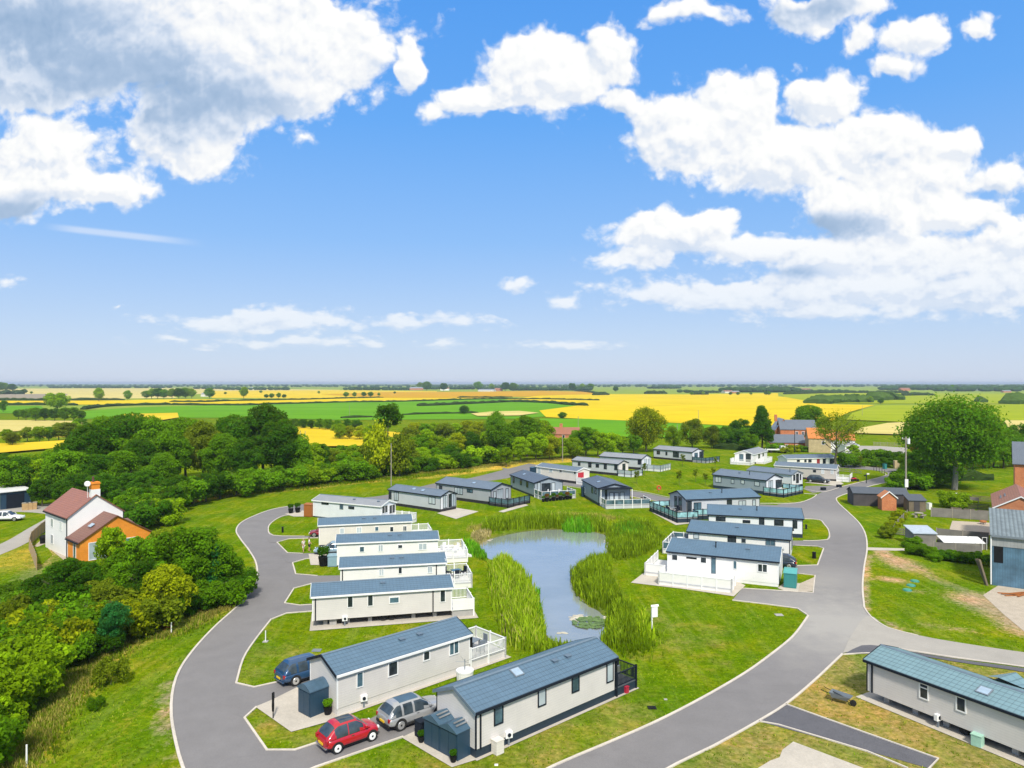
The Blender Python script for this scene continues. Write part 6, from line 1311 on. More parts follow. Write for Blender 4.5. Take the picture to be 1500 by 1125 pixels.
# --- reeds round the pond
def reeds(name_, px_poly, dens, hmin, hmax, leaf, mixl=None):
    poly = [at(*q) for q in px_poly]; xs = [p[0] for p in poly]; ys = [p[1] for p in poly]
    area = abs(sum(poly[i][0]*poly[(i+1) % len(poly)][1]-poly[(i+1) % len(poly)][0]*poly[i][1] for i in range(len(poly))))/2
    n = int(area*dens*.8); r = np.random.default_rng(len(px_poly)*31+int(area)); pts = []
    while len(pts) < n:
        X = r.uniform(min(xs), max(xs), (1, n)); Y = r.uniform(min(ys), max(ys), (1, n)); d = poly_dist(X, Y, poly)[0]
        keep = (d < 0) | ((d < .5) & (r.random(n) < .25)); pts += [(a, b_, q) for a, b_, q in zip(X[0][keep], Y[0][keep], -d[keep])]
    pts = np.array(pts[:n]); x, y = pts[:, 0], pts[:, 1]
    z = bank(poly_dist(x[None], y[None], POND))[0]
    cl = np.array([noise.noise((a*.45, b_*.45, 3.0)) for a, b_ in zip(x, y)])
    h = r.uniform(hmin*.62, hmax*.86, n)*np.clip(.72+.35*np.clip(pts[:, 2], 0, 1), .5, 1.1)*(1+.28*cl)
    a = r.uniform(0, 2*pi, n); lean = r.uniform(.05, .38, n)*h; w_ = r.uniform(.035, .075, n)
    dx, dy = np.cos(a), np.sin(a); b0 = np.stack([x, y, z], 1); mid = b0+np.stack([dx*lean*.3, dy*lean*.3, h*.62], 1); tip = b0+np.stack([dx*lean, dy*lean, h*r.uniform(.9, 1.0, n)], 1)
    sd_ = np.stack([-dy*w_, dx*w_, np.zeros(n)], 1)
    lo = np.stack([b0-sd_, b0+sd_, mid+sd_*.9, mid-sd_*.9], 1); hi_ = np.stack([mid-sd_*.9, mid+sd_*.9, tip+sd_*.2, tip-sd_*.2], 1)
    tint = np.clip(.45+.35*cl+r.normal(0, .2, n), 0, 1)
    me = quad_mesh(name_, np.concatenate([lo, hi_]), np.concatenate([tint*.8, tint])); me.materials.append(MT[leaf])
    tag(link(name_, me), kind='stuff')
reeds('reed_bed', [(716,838),(735,828),(757,833),(770,846),(779,870),(788,895),(796,915),(800,938),(790,956),(765,956),(745,938),(733,905),(722,872)], 85, 1.2, 2.3, 'reed_leaf')
reeds('reed_bed', [(722,832),(742,826),(758,834),(765,850),(745,862),(722,855)], 70, 1.5, 2.4, 'reed_lime')
reeds('reed_bed', [(733,880),(748,878),(757,905),(760,935),(745,940),(736,912)], 40, 1.0, 1.9, 'reed_dead')
reeds('reed_bed', [(780,880),(792,900),(797,925),(792,935),(782,915)], 45, 1.3, 2.1, 'reed_deep')
reeds('reed_bed', [(800,938),(830,946),(850,950),(820,962),(780,960)], 50, .7, 1.4, 'reed_leaf')
reeds('reed_bed', [(705,781),(722,779),(760,774),(800,772),(850,773),(888,778),(888,768),(850,764),(790,763),(730,768),(708,772)], 60, 1.2, 2.2, 'reed_leaf')
reeds('reed_bed', [(825,776),(865,778),(868,770),(825,768)], 50, 1.4, 2.3, 'reed_deep')
reeds('reed_bed', [(893,778),(905,770),(930,764),(958,772),(970,788),(962,800),(935,815),(905,822),(894,812),(892,795)], 55, .7, 1.5, 'reed_leaf')
reeds('reed_bed', [(897,778),(925,770),(950,778),(940,792),(905,795)], 40, .9, 1.6, 'reed_deep')
reeds('reed_bed', [(836,846),(846,834),(866,824),(886,826),(888,845),(898,865),(912,884),(898,891),(880,888),(860,878),(846,864)], 85, 1.2, 2.2, 'reed_leaf')
reeds('reed_bed', [(870,824),(890,815),(898,830),(885,842),(872,838)], 50, 1.2, 2.0, 'reed_lime')
reeds('reed_bed', [(895,898),(915,888),(930,900),(935,925),(925,945),(900,952),(880,945),(894,928)], 85, 1.1, 2.1, 'reed_leaf')
reeds('reed_bed', [(925,905),(945,900),(955,920),(950,935),(930,940)], 60, 1.0, 1.6, 'reed_lime')
reeds('reed_bed', [(680,795),(697,800),(714,815),(708,820),(690,812),(678,802)], 60, .9, 1.7, 'reed_deep')
reeds('reed_bed', [(783,862),(791,864),(791,872),(785,871)], 50, .9, 1.4, 'reed_deep')
reeds('long_grass', [(690,785),(712,775),(720,780),(700,795)], 60, .5, 1.0, 'reed_dead')
# lily pads and pale scum on the water
lp = MB(); r_ = random.Random(5)
for i in range(200):
    a = r_.uniform(0, 2*pi); q = math.sqrt(r_.random()); px = 866+cos(a)*q*27; py = 912+sin(a)*q*9; x, y = G2(px, py, -.27); s_ = r_.uniform(.10, .24); t = r_.uniform(0, .06)
    lp.add([(x+cos(2*pi*j/7+a)*s_, y+sin(2*pi*j/7+a)*s_, -.288+t+.03*(j % 2)) for j in range(7)], [tuple(range(7))])
tag(lp.build('lily_pads', paint('lily', (.10, .17, .04), .5, .4, 1.5, kind='World')), kind='stuff')
lp = MB()
for cx_, cy_, rx_, ry_, n in [(710,790,12,4,60),(805,773,16,2.4,40),(893,793,9,3.5,40),(850,905,16,5,70),(890,903,6,4,20),(824,927,8,1,10)]:
    for i in range(n):
        a = r_.uniform(0, 2*pi); q = math.sqrt(r_.random()); x, y = G2(cx_+cos(a)*q*rx_, cy_+sin(a)*q*ry_, -.28); s_ = r_.uniform(.08, .3)
        lp.add([(x+cos(2*pi*j/6+a)*s_*r_.uniform(.6, 1.2), y+sin(2*pi*j/6+a)*s_*.7, -.291+i*.00004) for j in range(6)], [tuple(range(6))])
tag(lp.build('floating_weed', paint('weed', (.50, .46, .36), .8, .3, 1.5, kind='World')), kind='stuff')

# --- grass: short tufts over the lawns, longer straw-coloured grass at the foot of the hedges
foliage('grass_leaf', (.15, .25, .004), (.46, .43, .06), .3); foliage('grass_straw', (.36, .32, .07), (.58, .50, .18), .3)
def clear_of(x, y):
    ok = poly_dist(x[None], y[None], POND)[0] > .3
    for poly in PAVED:
        xs = [p[0] for p in poly]; ys = [p[1] for p in poly]; near = (x > min(xs)-.3) & (x < max(xs)+.3) & (y > min(ys)-.3) & (y < max(ys)+.3)
        if near.any():
            i_ = np.where(near)[0]; ok[i_] &= poly_dist(x[i_][None], y[i_][None], poly)[0] > .12
    for o in COL.objects:
        if o.type == 'EMPTY' and 'L' in o.keys():
            c_, s_ = cos(o.rotation_euler.z), sin(o.rotation_euler.z); dx, dy = x-o.location.x, y-o.location.y; u_, v_ = dx*c_+dy*s_, -dx*s_+dy*c_
            ok &= ~((u_ > -.3) & (u_ < o['L']+.3) & (v_ > -.3) & (v_ < o['w']+.3))
    return ok
def grass(x, y, hmin, hmax, wd, leaf, name, seed):
    r = np.random.default_rng(seed); k = clear_of(x, y)
    if seed == 3: k &= r.random(len(x)) > (1.1*thin+1.3*bare)[np.clip(np.searchsorted(gy, y), 0, len(gy)-1), np.clip(np.searchsorted(gx, x), 0, len(gx)-1)]
    x, y = x[k], y[k]; n = len(x); out = []; tn = []
    z = bank(poly_dist(x[None], y[None], POND))[0]; base_t = np.array([noise.noise((a*.3, b_*.3, 1.0)) for a, b_ in zip(x, y)])*.5+.45
    for j in range(4):
        a = r.uniform(0, 2*pi, n); h = r.uniform(hmin, hmax, n); ln = h*r.uniform(.2, .9, n); ox, oy = r.normal(0, wd*1.6, n), r.normal(0, wd*1.6, n)
        b0 = np.stack([x+ox, y+oy, z-.01], 1); s_ = np.stack([-np.sin(a)*wd, np.cos(a)*wd, np.zeros(n)], 1); t_ = b0+np.stack([np.cos(a)*ln, np.sin(a)*ln, h], 1)
        out.append(np.stack([b0-s_, b0+s_, t_+s_*.25, t_-s_*.25], 1)); tn.append(np.clip(base_t+r.normal(0, .2, n), 0, 1))
    me = quad_mesh(name, np.concatenate(out), np.concatenate(tn)); me.materials.append(MT[leaf]); tag(link(name, me), kind='stuff')
g_ = np.random.default_rng(21)
Yr = 36+60*g_.random(26000)**1.35; Xr = (g_.random(26000)*1.9-.95)*Yr*.78
grass(Xr, Yr, .03, .11, .035, 'grass_leaf', 'lawn_grass', 3)
def along(px, n, spread, seed):
    r = np.random.default_rng(seed); P = np.array(spline([at(*q) for q in px], .4)); i = r.integers(0, len(P), n); return P[i, 0]+r.normal(0, spread, n), P[i, 1]+r.normal(0, spread, n)
for px, n, sp_, hm, hx, lf, sd_ in [([(300,902),(250,927),(200,932),(150,965),(112,1005),(78,1045),(48,1090),(25,1125)], 3600, .55, .1, .38, 'grass_straw', 5), ([(300,902),(250,927),(200,932),(150,965),(112,1005),(78,1045),(48,1090),(25,1125)], 3000, .9, .1, .38, 'grass_leaf', 6),
  ([(300,900),(345,880),(368,856)], 1600, .6, .15, .45, 'grass_straw', 7), ([(215,757),(250,738),(330,724),(440,714),(520,704),(600,696),(680,687),(740,680),(790,675),(850,669)], 8000, 1.1, .15, .5, 'grass_straw', 8), ([(215,757),(250,738),(330,724),(440,715),(520,706),(600,699),(680,690)], 4500, 1.6, .2, .6, 'grass_leaf', 9),
  ([(690,795),(712,812),(740,835)], 900, .5, .2, .6, 'grass_leaf', 10), ([(890,900),(935,930),(925,955)], 900, .8, .2, .7, 'grass_leaf', 11), ([(700,775),(760,766),(830,757),(890,760)], 2500, .9, .2, .6, 'grass_straw', 12)]:
    x_g, y_g = along(px, n, sp_, sd_); grass(x_g, y_g, hm, hx, .03, lf, 'long_grass', sd_)
# ------------------------------------------------------------------ pots, markers, posts, signs (after the foliage materials)
PROTO_POT = crown_mesh('plant', 77, [(0,0,1.2,1.1,1.1),(.5,.3,1.7,.8,.8),(-.5,-.2,1.6,.8,.9)], 420, .55); PROTO_POT.materials.append(MT['leaf_mid'])
pot(480,1047,1.4,'green bush in a black pot beside the arched shed'); pot(617,1088,1.0,'small dark pot at the left foot of the twin navy shed','leaf_dark'); pot(664,1117,1.0,'small dark pot at the near foot of the twin navy shed','leaf_dark'); pot(426,752,2.2,'dark potted shrub, left of two by the rust coloured store','leaf_dark'); pot(436,751,2.3,'dark potted shrub, right of two by the rust coloured store','leaf_dark'); pot(474,829,3.2,'tall potted evergreen beside the pale blue storage box','leaf_dark')
for k in range(9): pot(796+k*5.0, 735.3-k*.5, 1.5+.5*(k % 2), 'flower pot at the foot of the glass terrace beyond the water', ['leaf_dark','leaf_rust','leaf_mid'][k % 3], group='flower pots along the terrace')
x, y = at(400,1053); o = empty('marker_post', (x, y, .03), 0, 'black furled banner on a post at the corner of the concrete parking', 'post'); MB().tube((0,0,0), (0,0,1.6), .035, .03, 8).build('post', 'black', o)
fl = MB(); fl.extr_x([(-.06,.45),(.05,.4),(.1,.8),(.06,1.05),(.14,1.25),(.12,1.6),(-.1,1.62),(-.08,1.1),(-.12,.85)], -.05, .05); fl.build('banner', 'black', o)
x, y = at(955,922); o = empty('sign_post', (x, y, 0), .3, 'white life ring board on a post at the edge of the reeds', 'sign'); MB().box(-.05,.05,-.05,.05,-.1,1.9).build('post', 'white_trim', o); MB().box(-.03,.5,-.09,-.04,1.05,1.9).build('board', 'white_trim', o); MB().extr_x([(-.12,1.95),(.06,1.95),(-.03,2.1)], -.1, .6).build('cap', 'white_trim', o)
x, y = at(965,721); o = empty('life_ring', (x, y, 0), 0, 'red life ring on a post at the roadside of the green', 'life ring'); MB().box(-.04,.04,-.04,.04,-.1,1.1).build('post', 'post_wood', o)
rg = MB(); R0, r0, A_, B_ = .36, .11, 20, 8
vs = [((R0+r0*cos(2*pi*j/B_))*cos(2*pi*i/A_), -.14+r0*sin(2*pi*j/B_), .85+(R0+r0*cos(2*pi*j/B_))*sin(2*pi*i/A_)) for i in range(A_) for j in range(B_)]
rg.add(vs, [(i*B_+j, i*B_+(j+1) % B_, ((i+1) % A_)*B_+(j+1) % B_, ((i+1) % A_)*B_+j) for i in range(A_) for j in range(B_)]); rg.build('ring', paint('ring_red', (.55,.05,.02), .5), o, True)
for px, py, lb in [(1340,851.6,'green plastic tank lid on the lawn, farthest of three'),(1334.6,858,'green plastic tank lid on the lawn, middle of three'),(1329,864.8,'green plastic tank lid on the lawn, nearest of three')]:
    x, y = at(px, py); o = empty('tank_lid', (x, y, 0), 0, lb, 'lid', 'green tank lids'); MB().tube((0,0,0), (0,0,.1), .44, .40, 20).build('rim', 'teal_box', o); MB().tube((0,0,.1), (0,0,.15), .36, .3, 20).build('dome', paint('lid_green', (.05,.26,.15), .4), o)
def cover(px, py, w, lb, m='block'):
    x, y = at(px, py); tag(MB().box(x-w/2, x+w/2, y-w*.4, y+w*.4, 0, .05).build('manhole_cover', m, bevel=.015), lb, 'cover')
cover(464,953,.7,'dark grey manhole cover on the grass behind the blue car','grey_trim'); cover(1141,901,.7,'grey concrete manhole cover on the lawn by the driveway'); cover(955,1037,.55,'black cover on the grass near the black railed veranda','black'); cover(975,1025,.22,'tiny pale cover on the grass near the black railed veranda'); cover(727,1121,.2,'small white marker block on the grass at the bottom','white_trim')
x, y = at(185/1,0+940) if False else at(389,940); o = empty('tap_post', (x, y, 0), 0, 'thin white standpipe on the grass beside the left road', 'post'); MB().tube((0,0,0), (0,0,.9), .04, .04, 8).build('pipe', 'white_trim', o); MB().box(-.2,.2,-.2,.2,0,.05).build('base', 'block', o)
x, y = at(251,929); tag(MB().tube((x,y,-.1), (x,y,1.0), .05, .045, 8).build('stake', 'white_trim'), 'white wooden stake beside the rusty bush', 'stake')
x, y = at(39,1123); tag(MB().tube((x,y,-.1), (x,y,1.2), .05, .045, 8).build('stake', 'white_trim'), 'white wooden stake at the foot of the lower left thicket', 'stake')
# white round table and clothes airer between the two nearest caravans
x, y = at(681,1001); o = empty('rotary_airer', (x, y, 0), .5, 'white covered rotary airer between the two nearest caravans', 'airer'); MB().tube((0,0,0), (0,0,1.7), .04, .03, 8).build('pole', 'grey_trim', o); MB().tube((0,0,.85), (0,0,.95), .62, .62, 18).build('cover', 'white_trim', o); MB().tube((0,0,0), (0,0,.85), .56, .60, 18).build('skirt', 'white_wall', o)
for a in range(4): MB().tube((0,0,1.5), (cos(a*pi/2)*.7, sin(a*pi/2)*.7, 1.68), .015, .012, 5).build('arm', 'steel', o)
# wheelbarrow lying on the bare plot
x, y = at(1231,1029); o = empty('wheelbarrow', (x, y, 0), -.75, 'grey wheelbarrow standing on the bare plot', 'wheelbarrow'); tb = MB()
tb.add([(-.45,-.28,.28),(.45,-.2,.28),(.45,.2,.28),(-.45,.28,.28),(-.62,-.36,.62),(.72,-.3,.56),(.72,.3,.56),(-.62,.36,.62)], [(0,3,2,1),(0,1,5,4),(1,2,6,5),(2,3,7,6),(3,0,4,7)]); tb.build('tray', 'grey_trim', o)
MB().tube((.8,-.05,.2), (.8,.05,.2), .2, .2, 14).build('wheel', 'tyre', o)
for s_ in (-1, 1): MB().tube((.78,.14*s_,.2), (-1.15,.3*s_,.62), .022, .022, 6).build('handle', 'black', o); MB().tube((-.35,.25*s_,.3), (-.45,.28*s_,0), .02, .02, 6).build('leg', 'black', o)
# picnic table, fire bowl, boards, timber by the barn
x, y = at(1346,758); o = empty('picnic_table', (x, y, 0), .2, 'weathered round picnic table on the garden lawn', 'table'); MB().tube((0,0,.7), (0,0,.76), .62, .62, 16).build('table_top', 'post_wood', o)
for a in range(4):
    q = MB(); q.box(.75, 1.05, -.4, .4, .42, .47); q = q.build('bench', 'post_wood', o); q.rotation_euler.z = a*pi/2; q = MB(); q.box(.3, .9, -.04, .04, 0, .42); q = q.build('leg', 'post_wood', o); q.rotation_euler.z = a*pi/2
x, y = at(1440,768); o = empty('fire_bowl', (x, y, 0), 0, 'rusty fire bowl on the gravel patch by the outbuilding', 'fire bowl'); MB().ball((0,0,.42), (.52,.5,.2), 14, 8).build('bowl', 'corten', o)
for a in range(3): MB().tube((cos(a*2.1)*.35, sin(a*2.1)*.35, 0), (cos(a*2.1)*.25, sin(a*2.1)*.25, .35), .03, .03, 6).build('leg', 'black', o)
for px, lb in [(1392,'left'),(1402,'right')]:
    x, y = at(px,732); o = empty('hutch', (x, y, 0), .1, 'white lidded hutch below the pale trunk, '+lb+' of two', 'hutch', 'white hutches'); MB().box(-.4,.4,-.3,.3,.25,.85).build('body', 'timber_brown', o); MB().extr_x([(-.36,.85),(.36,1.1),(.36,1.16),(-.36,.91)], -.46, .46).build('lid', 'white_trim', o)
    for sx in (-.36, .36): MB().box(sx-.03, sx+.03, -.28, .28, 0, .25).build('leg', 'timber_brown', o)
for k in range(4):
    x, y = at(1446+k*1.2,858); q = MB(); q.box(-.09,.09,-.09,.09,0,2.6); q = q.build('beam', 'timber_brown'); q.location = (x, y+.2*k, .02); q.rotation_euler = (radians(-12-3*k), radians(-10+4*k), .2*k); tag(q, 'old timber beam leaning at the corner of the corrugated barn', 'beam', 'beams leaning on the barn')
for k in range(6):
    x, y = at(1478+k*4,870+k % 3*1.5); q = MB(); q.box(-1.0,1.0,-.08,.08,0,.06); q = q.build('plank', 'corten'); q.location = (x, y, .03+.062*(k % 2)); q.rotation_euler.z = -.2+.15*k; tag(q, 'reddish plank lying on the stony yard by the corrugated barn', 'plank', 'planks on the yard')
for k in range(3):
    x, y = at(32+k*6.5,748-k*.6); o = empty('log_box', (x, y, 0), .5, 'pale timber crate in front of the navy barn, '+['left','middle','right'][k]+' of three', 'crate', 'timber crates by the barn'); MB().box(0,.85,0,.8,0,1.15).build('body', 'timber_new', o); MB().box(-.03,.88,-.03,.83,1.15,1.2).build('lid', 'post_wood', o)
x, y = at(64,796); o = empty('barbecue', (x, y, 0), .5, 'dark covered barbecue in the cottage garden', 'barbecue'); MB().ball((0,0,.75), (.5,.35,.4), 12, 8).build('cover', 'black', o); MB().box(-.4,.4,-.25,.25,0,.6).build('stand', 'black', o)
# gate hoop at the corner of the cold frame plot and reed stakes
x, y = at(1439,806); o = empty('gate', (x, y, 0), 0, 'thin white hooped gate at the end of the cold frame fence', 'gate')
for s_ in (0, .55): MB().tube((s_,0,0), (s_,0,1.6), .03, .03, 6).build('post', 'white_trim', o)
MB().tube((0,0,1.6), (.55,0,1.6), .03, .03, 6).build('rail', 'white_trim', o)
# gate pillar and bin at the site entrance, dark pipe at the lean-to
x, y = at(1313,686); tag(MB().box(x-.6,x+.6,y-.4,y+.4,0,1.9).build('gate_pillar', 'stone', bevel=.04), 'stone gate pillar by the entrance road', 'pillar'); smallbox(1296,687,.7,.7,1.2,'teal_box','dark green wheelie bin by the entrance road','wheelie_bin','bin')
for k, (px, py) in enumerate([(1284,690),(1288,691.5),(1292,693.3),(1296,695.2),(1280,689)]):
    x, y = at(px, py); tag(MB().tube((x,y,-.1), (x,y,1.1), .07, .06, 8).build('bollard', 'timber_dark'), 'dark timber bollard at the bend of the entrance road', 'bollard', 'bollards at the entrance bend')
x, y = at(1269,708); o = empty('direction_sign', (x, y, 0), 0, 'dark finger post sign with two heads at the taupe caravan', 'sign'); MB().tube((0,0,0), (0,0,2.1), .09, .09, 8).build('post', 'navy_trim', o); MB().box(-.5,.1,-.06,.06,1.5,1.75).build('board', 'navy_trim', o); MB().box(-.05,.6,-.06,.06,1.85,2.1).build('board', 'white_trim', o)
for px, py, lb in [(1206,718,'left'),(1229,714,'right')]: smallbox(px,py,.9,.6,.5,'navy_trim','dark rounded planter on the grass by the black car, '+lb+' of two','planter','planter',.3)

for k,(px,py) in enumerate([(1393,748),(1412,750),(1432,752)]):
    x, y = at(px, py); o = empty('raised_bed', (x, y, 0), radians(-30), 'timber raised bed beside the outbuilding, '+['left','middle','right'][k]+' of three', 'raised bed', 'raised beds'); MB().box(0,1.5,0,.8,0,.45).build('frame', 'timber_brown', o); MB().box(.06,1.44,.06,.74,.45,.47).build('soil', 'bark', o)
x, y = at(1420,736); o = empty('bench', (x, y, 0), radians(-25), 'weathered garden bench in the timber pen', 'bench'); MB().box(0,1.5,0,.45,.4,.45).build('seat', 'post_wood', o); MB().box(0,1.5,.42,.47,.45,.9).build('backrest', 'post_wood', o)
for sx in (.08, 1.36): MB().box(sx,sx+.06,.03,.42,0,.4).build('leg', 'post_wood', o)
# ================================================================== VEHICLES AND PEOPLE
MT['car_glass'] = glass('car_glass', (.02, .03, .038), .04); MT['lamp_red'] = paint('lamp_red', (.35, .01, .015), .2, .1); MT['lamp_clear'] = paint('lamp_clear', (.6, .62, .63), .1, .1); MT['plate'] = paint('plate', (.75, .48, .02), .5, .03); MT['rim'] = paint('rim', (.55, .56, .57), .3, .1, metal=.7); MT['trim_black'] = paint('trim_black', (.015, .015, .016), .6, .2)
def carpaint(name, col, metal=.0):
    MT[name] = paint(name, col, .28, .03, metal=metal, coat=.8); return name
def car(loc, ang, paintm, label, Lh=3.57, Wd=1.63, Ht=1.49, kind='hatch', clad=False, roofm=None, rimm='rim', group=None):
    o = empty('car', (loc[0], loc[1], .02), ang, label, 'car', group); hw = Wd/2; h = Lh/2
    belt = Ht*.60; hood = belt*.93
    # lower body: stations along x (rear -h to front +h): (x, bottom, top, half width)
    if kind == 'suv': S = [(-1, .45, .78, .80),(-.97, .32, .98, .93),(-.80, .25, 1.0, 1.0),(-.4, .23, 1.0, 1.0),(.1, .23, 1.0, 1.0),(.38, .24, .99, 1.0),(.5, .25, .96, .99),(.78, .27, .91, .96),(.94, .30, .82, .88),(1, .36, .62, .74)]
    elif kind == 'saloon': S = [(-1, .42, .8, .78),(-.95, .30, .94, .90),(-.78, .24, 1.0, .98),(-.4, .22, 1.0, 1.0),(.1, .22, 1.0, 1.0),(.36, .22, .98, 1.0),(.48, .23, .94, .99),(.78, .25, .84, .95),(.94, .28, .70, .86),(1, .34, .52, .72)]
    else: S = [(-1, .40, .70, .62),(-.95, .30, .92, .86),(-.78, .24, 1.0, .99),(-.4, .22, 1.0, 1.0),(.1, .22, 1.0, 1.0),(.42, .22, .98, 1.0),(.55, .23, .94, .98),(.76, .25, .90, .92),(.92, .28, .80, .78),(1, .34, .58, .52)]
    ring = 9; vs = []; fs = []
    for sx, zb, zt, w in S:
        x = sx*h; zb_ = zb; zt_ = zt*belt; W_ = hw*w; zm = zb_+(zt_-zb_)*.5
        prof = [(-W_*.90, zb_), (-W_, zb_+(zt_-zb_)*.25), (-W_, zm), (-W_*.965, zt_*.97), (0, zt_+.02), (W_*.965, zt_*.97), (W_, zm), (W_, zb_+(zt_-zb_)*.25), (W_*.90, zb_)]
        vs += [(x, y, z) for y, z in prof]
    n = len(S)
    for i in range(n-1):
        for j in range(ring-1): fs.append((i*ring+j, (i+1)*ring+j, (i+1)*ring+j+1, i*ring+j+1))
        fs.append((i*ring+ring-1, (i+1)*ring+ring-1, (i+1)*ring, i*ring))
    fs += [tuple(range(ring)), tuple((n-1)*ring+j for j in range(ring-1, -1, -1))]
    m = MB(); m.add(vs, fs); bd = m.build('body', paintm, o, True)
    sb = bd.modifiers.new('round', 'SUBSURF'); sb.levels = 2; sb.render_levels = 2
    # cabin: glass volume with painted roof
    if kind == 'suv': C = dict(rb=-.97, rt=-.80, ft=.14, fb=.50)
    elif kind == 'saloon': C = dict(rb=-.86, rt=-.5, ft=.08, fb=.42)
    else: C = dict(rb=-.97, rt=-.66, ft=.16, fb=.60)
    zb_ = belt*.90; hh = Ht-zb_; wb = hw*.93; NX, NTH = 46, 26
    xs = [C['rb']*h+(C['fb']-C['rb'])*h*i/(NX-1) for i in range(NX)]
    def sst(t): t = max(0, min(1, t)); return t*t*(3-2*t)
    def rise(x):
        a = (x/h-C['rb'])/(C['rt']-C['rb']+.10); b2 = (C['fb']-x/h)/(C['fb']-C['ft']+.06)
        e1 = max(0, min(1, a))**.62; e2 = max(0, min(1, b2))**.80; crown_ = 1-.07*((x/h-(C['rt']+C['ft'])/2)/(.55))**2
        return min(e1, 1)*min(e2, 1)*crown_
    P_ = []
    for x in xs:
        r_ = rise(x); row = []
        for j in range(NTH):
            th = pi*j/(NTH-1); cx_, sx_ = cos(th), sin(th); n_ = 3.6
            zz = abs(sx_)**(2/n_)*r_; yy = -math.copysign(abs(cx_)**(2/n_), cx_)*wb*(1-.20*zz)*(.93+.07*sst(r_*2))
            row.append((x, yy, zb_+hh*zz))
        P_.append(row)
    sets = {}
    for i in range(NX-1):
        for j in range(NTH-1):
            q = [P_[i][j], P_[i+1][j], P_[i+1][j+1], P_[i][j+1]]; mx = sum(v[0] for v in q)/4/h; my = sum(v[1] for v in q)/4; mz = (sum(v[2] for v in q)/4-zb_)/hh; r_ = rise(mx*h)
            side = abs(my) > wb*(1-.20*mz)*.80 and mz < .90*r_
            key = 'roof'
            if side:
                f0, f1 = C['rt']-.02, C['ft']+.14; spl = (.47,) if kind != 'suv' else (.26, .58)
                t = (mx-f0)/(f1-f0)
                if .13 < mz < .80*max(r_, .5) and -.02 < t < 1.02 and all(abs(t-k_) > .028 for k_ in spl): key = 'side_window_'+('l' if my > 0 else 'r')+str(sum(t > k_ for k_ in spl))
            elif mx > C['ft']-.0 and abs(my) < wb*.78 and .14 < mz < .93: key = 'windscreen'
            elif mx < C['rt']+.02 and abs(my) < wb*.72 and .22 < mz < .90: key = 'rear_window'
            elif roofm and C['rt']+.22 < mx < C['ft']-.1 and abs(my) < wb*.56: key = 'roof_panel'
            sets.setdefault(key, []).append(q)
    for key, qs in sets.items():
        ix = {}; vs2 = []; fs2 = []
        for q in qs:
            f_ = []
            for v_ in q:
                kk = tuple(round(c_, 5) for c_ in v_)
                if kk not in ix: ix[kk] = len(vs2); vs2.append(v_)
                f_.append(ix[kk])
            f_ = list(dict.fromkeys(f_))
            if len(f_) > 2: fs2.append(tuple(f_))
        m2 = MB(); m2.add(vs2, fs2); nm2 = 'side_window' if key.startswith('side') else key
        m2.build(nm2, paintm if key == 'roof' else (roofm if key == 'roof_panel' else 'car_glass'), o, True)
    R = .31 if kind != 'suv' else .35; wb2 = Lh*.315
    for sx in (-1, 1):
        for sy in (-1, 1):
            x, y = sx*wb2, sy*(hw-.10); w = MB(); w.tube((x, y-.11, R), (x, y+.11, R), R, R, 20); t = w.build('wheel', 'tyre', o)
            r = MB(); r.tube((x, y+sy*.112, R), (x, y+sy*.128, R), R*.70, R*.64, 16); r.build('rim', rimm, t); r = MB(); r.tube((x, y+sy*.13, R), (x, y+sy*.138, R), R*.2, R*.18, 10); r.build('hub', 'trim_black', t)
            a = MB(); q = 14; rr_ = R*1.16                      # dark wheel arch
            vv = [(x+rr_*cos(pi*i/(q-1)), sy*(hw+.004), R+rr_*sin(pi*i/(q-1))) for i in range(q)]+[(x+rr_*cos(pi*i/(q-1)), sy*(hw-.2), R+rr_*sin(pi*i/(q-1))) for i in range(q)]
            a.add(vv, [(i, i+1, q+i+1, q+i) for i in range(q-1)]+[tuple(range(q))]); a.build('wheel_arch', 'trim_black', o)
    if clad:
        for sy in (-1, 1): MB().box(-h*.5, h*.5, sy*(hw-.02)-.03, sy*(hw-.02)+.03, .22, .36).build('sill', 'trim_black', o, bevel=.02)
        MB().box(-h-.02, -h+.14, -hw*.8, hw*.8, .30, .50).build('bumper', 'trim_black', o, bevel=.03)
    else: MB().box(-h-.03, -h+.10, -hw*.76, hw*.76, .32, .42).build('bumper', 'chrome' if 'red' in paintm else paintm, o, bevel=.02)
    for sy in (-1, 1):
        MB().box(-h*.985-.02, -h*.93, sy*hw*.78-.09, sy*hw*.78+.09, belt*.66, belt*.9).build('tail_light', 'lamp_red', o, bevel=.02)
        MB().ball((h*.93, sy*hw*.66, belt*.66), (.07, .13, .11), 10, 6).build('headlight', 'lamp_clear', o, True)
        MB().box(C['fb']*h-.42, C['fb']*h-.28, sy*(wb+.07)-.07, sy*(wb+.07)+.07, belt*1.0, belt*1.0+.13).build('mirror', paintm, o, bevel=.02)
        MB().box(-.25, -.08, sy*(hw+.004)-.008, sy*(hw+.004)+.008, belt*.80, belt*.83).build('handle', 'chrome', o)
    MB().box(-h-.04, -h-.0, -.26, .26, belt*.52, belt*.52+.12).build('number_plate', 'plate', o); MB().box(h-.03, h+.02, -.26, .26, .34, .45).build('number_plate', 'white_trim', o)
    MB().box(-Lh*.4, Lh*.4, -hw*.8, hw*.8, .16, .3).build('underside', 'trim_black', o)
    return o
A0 = atan2(.65, .757)
car((-9.54, 41.87), A0, carpaint('paint_red', (.42, .006, .018)), 'small bright red hatchback with dark glass roof panel', 3.5, 1.66, 1.56, 'hatch', roofm='car_glass', rimm='white_trim')
car((-6.2, 44.75), A0-.02, carpaint('paint_silver', (.36, .37, .38), .3), 'silver grey crossover parked in front of the red hatchback', 4.3, 1.82, 1.58, 'suv', True, roofm='navy_roof')
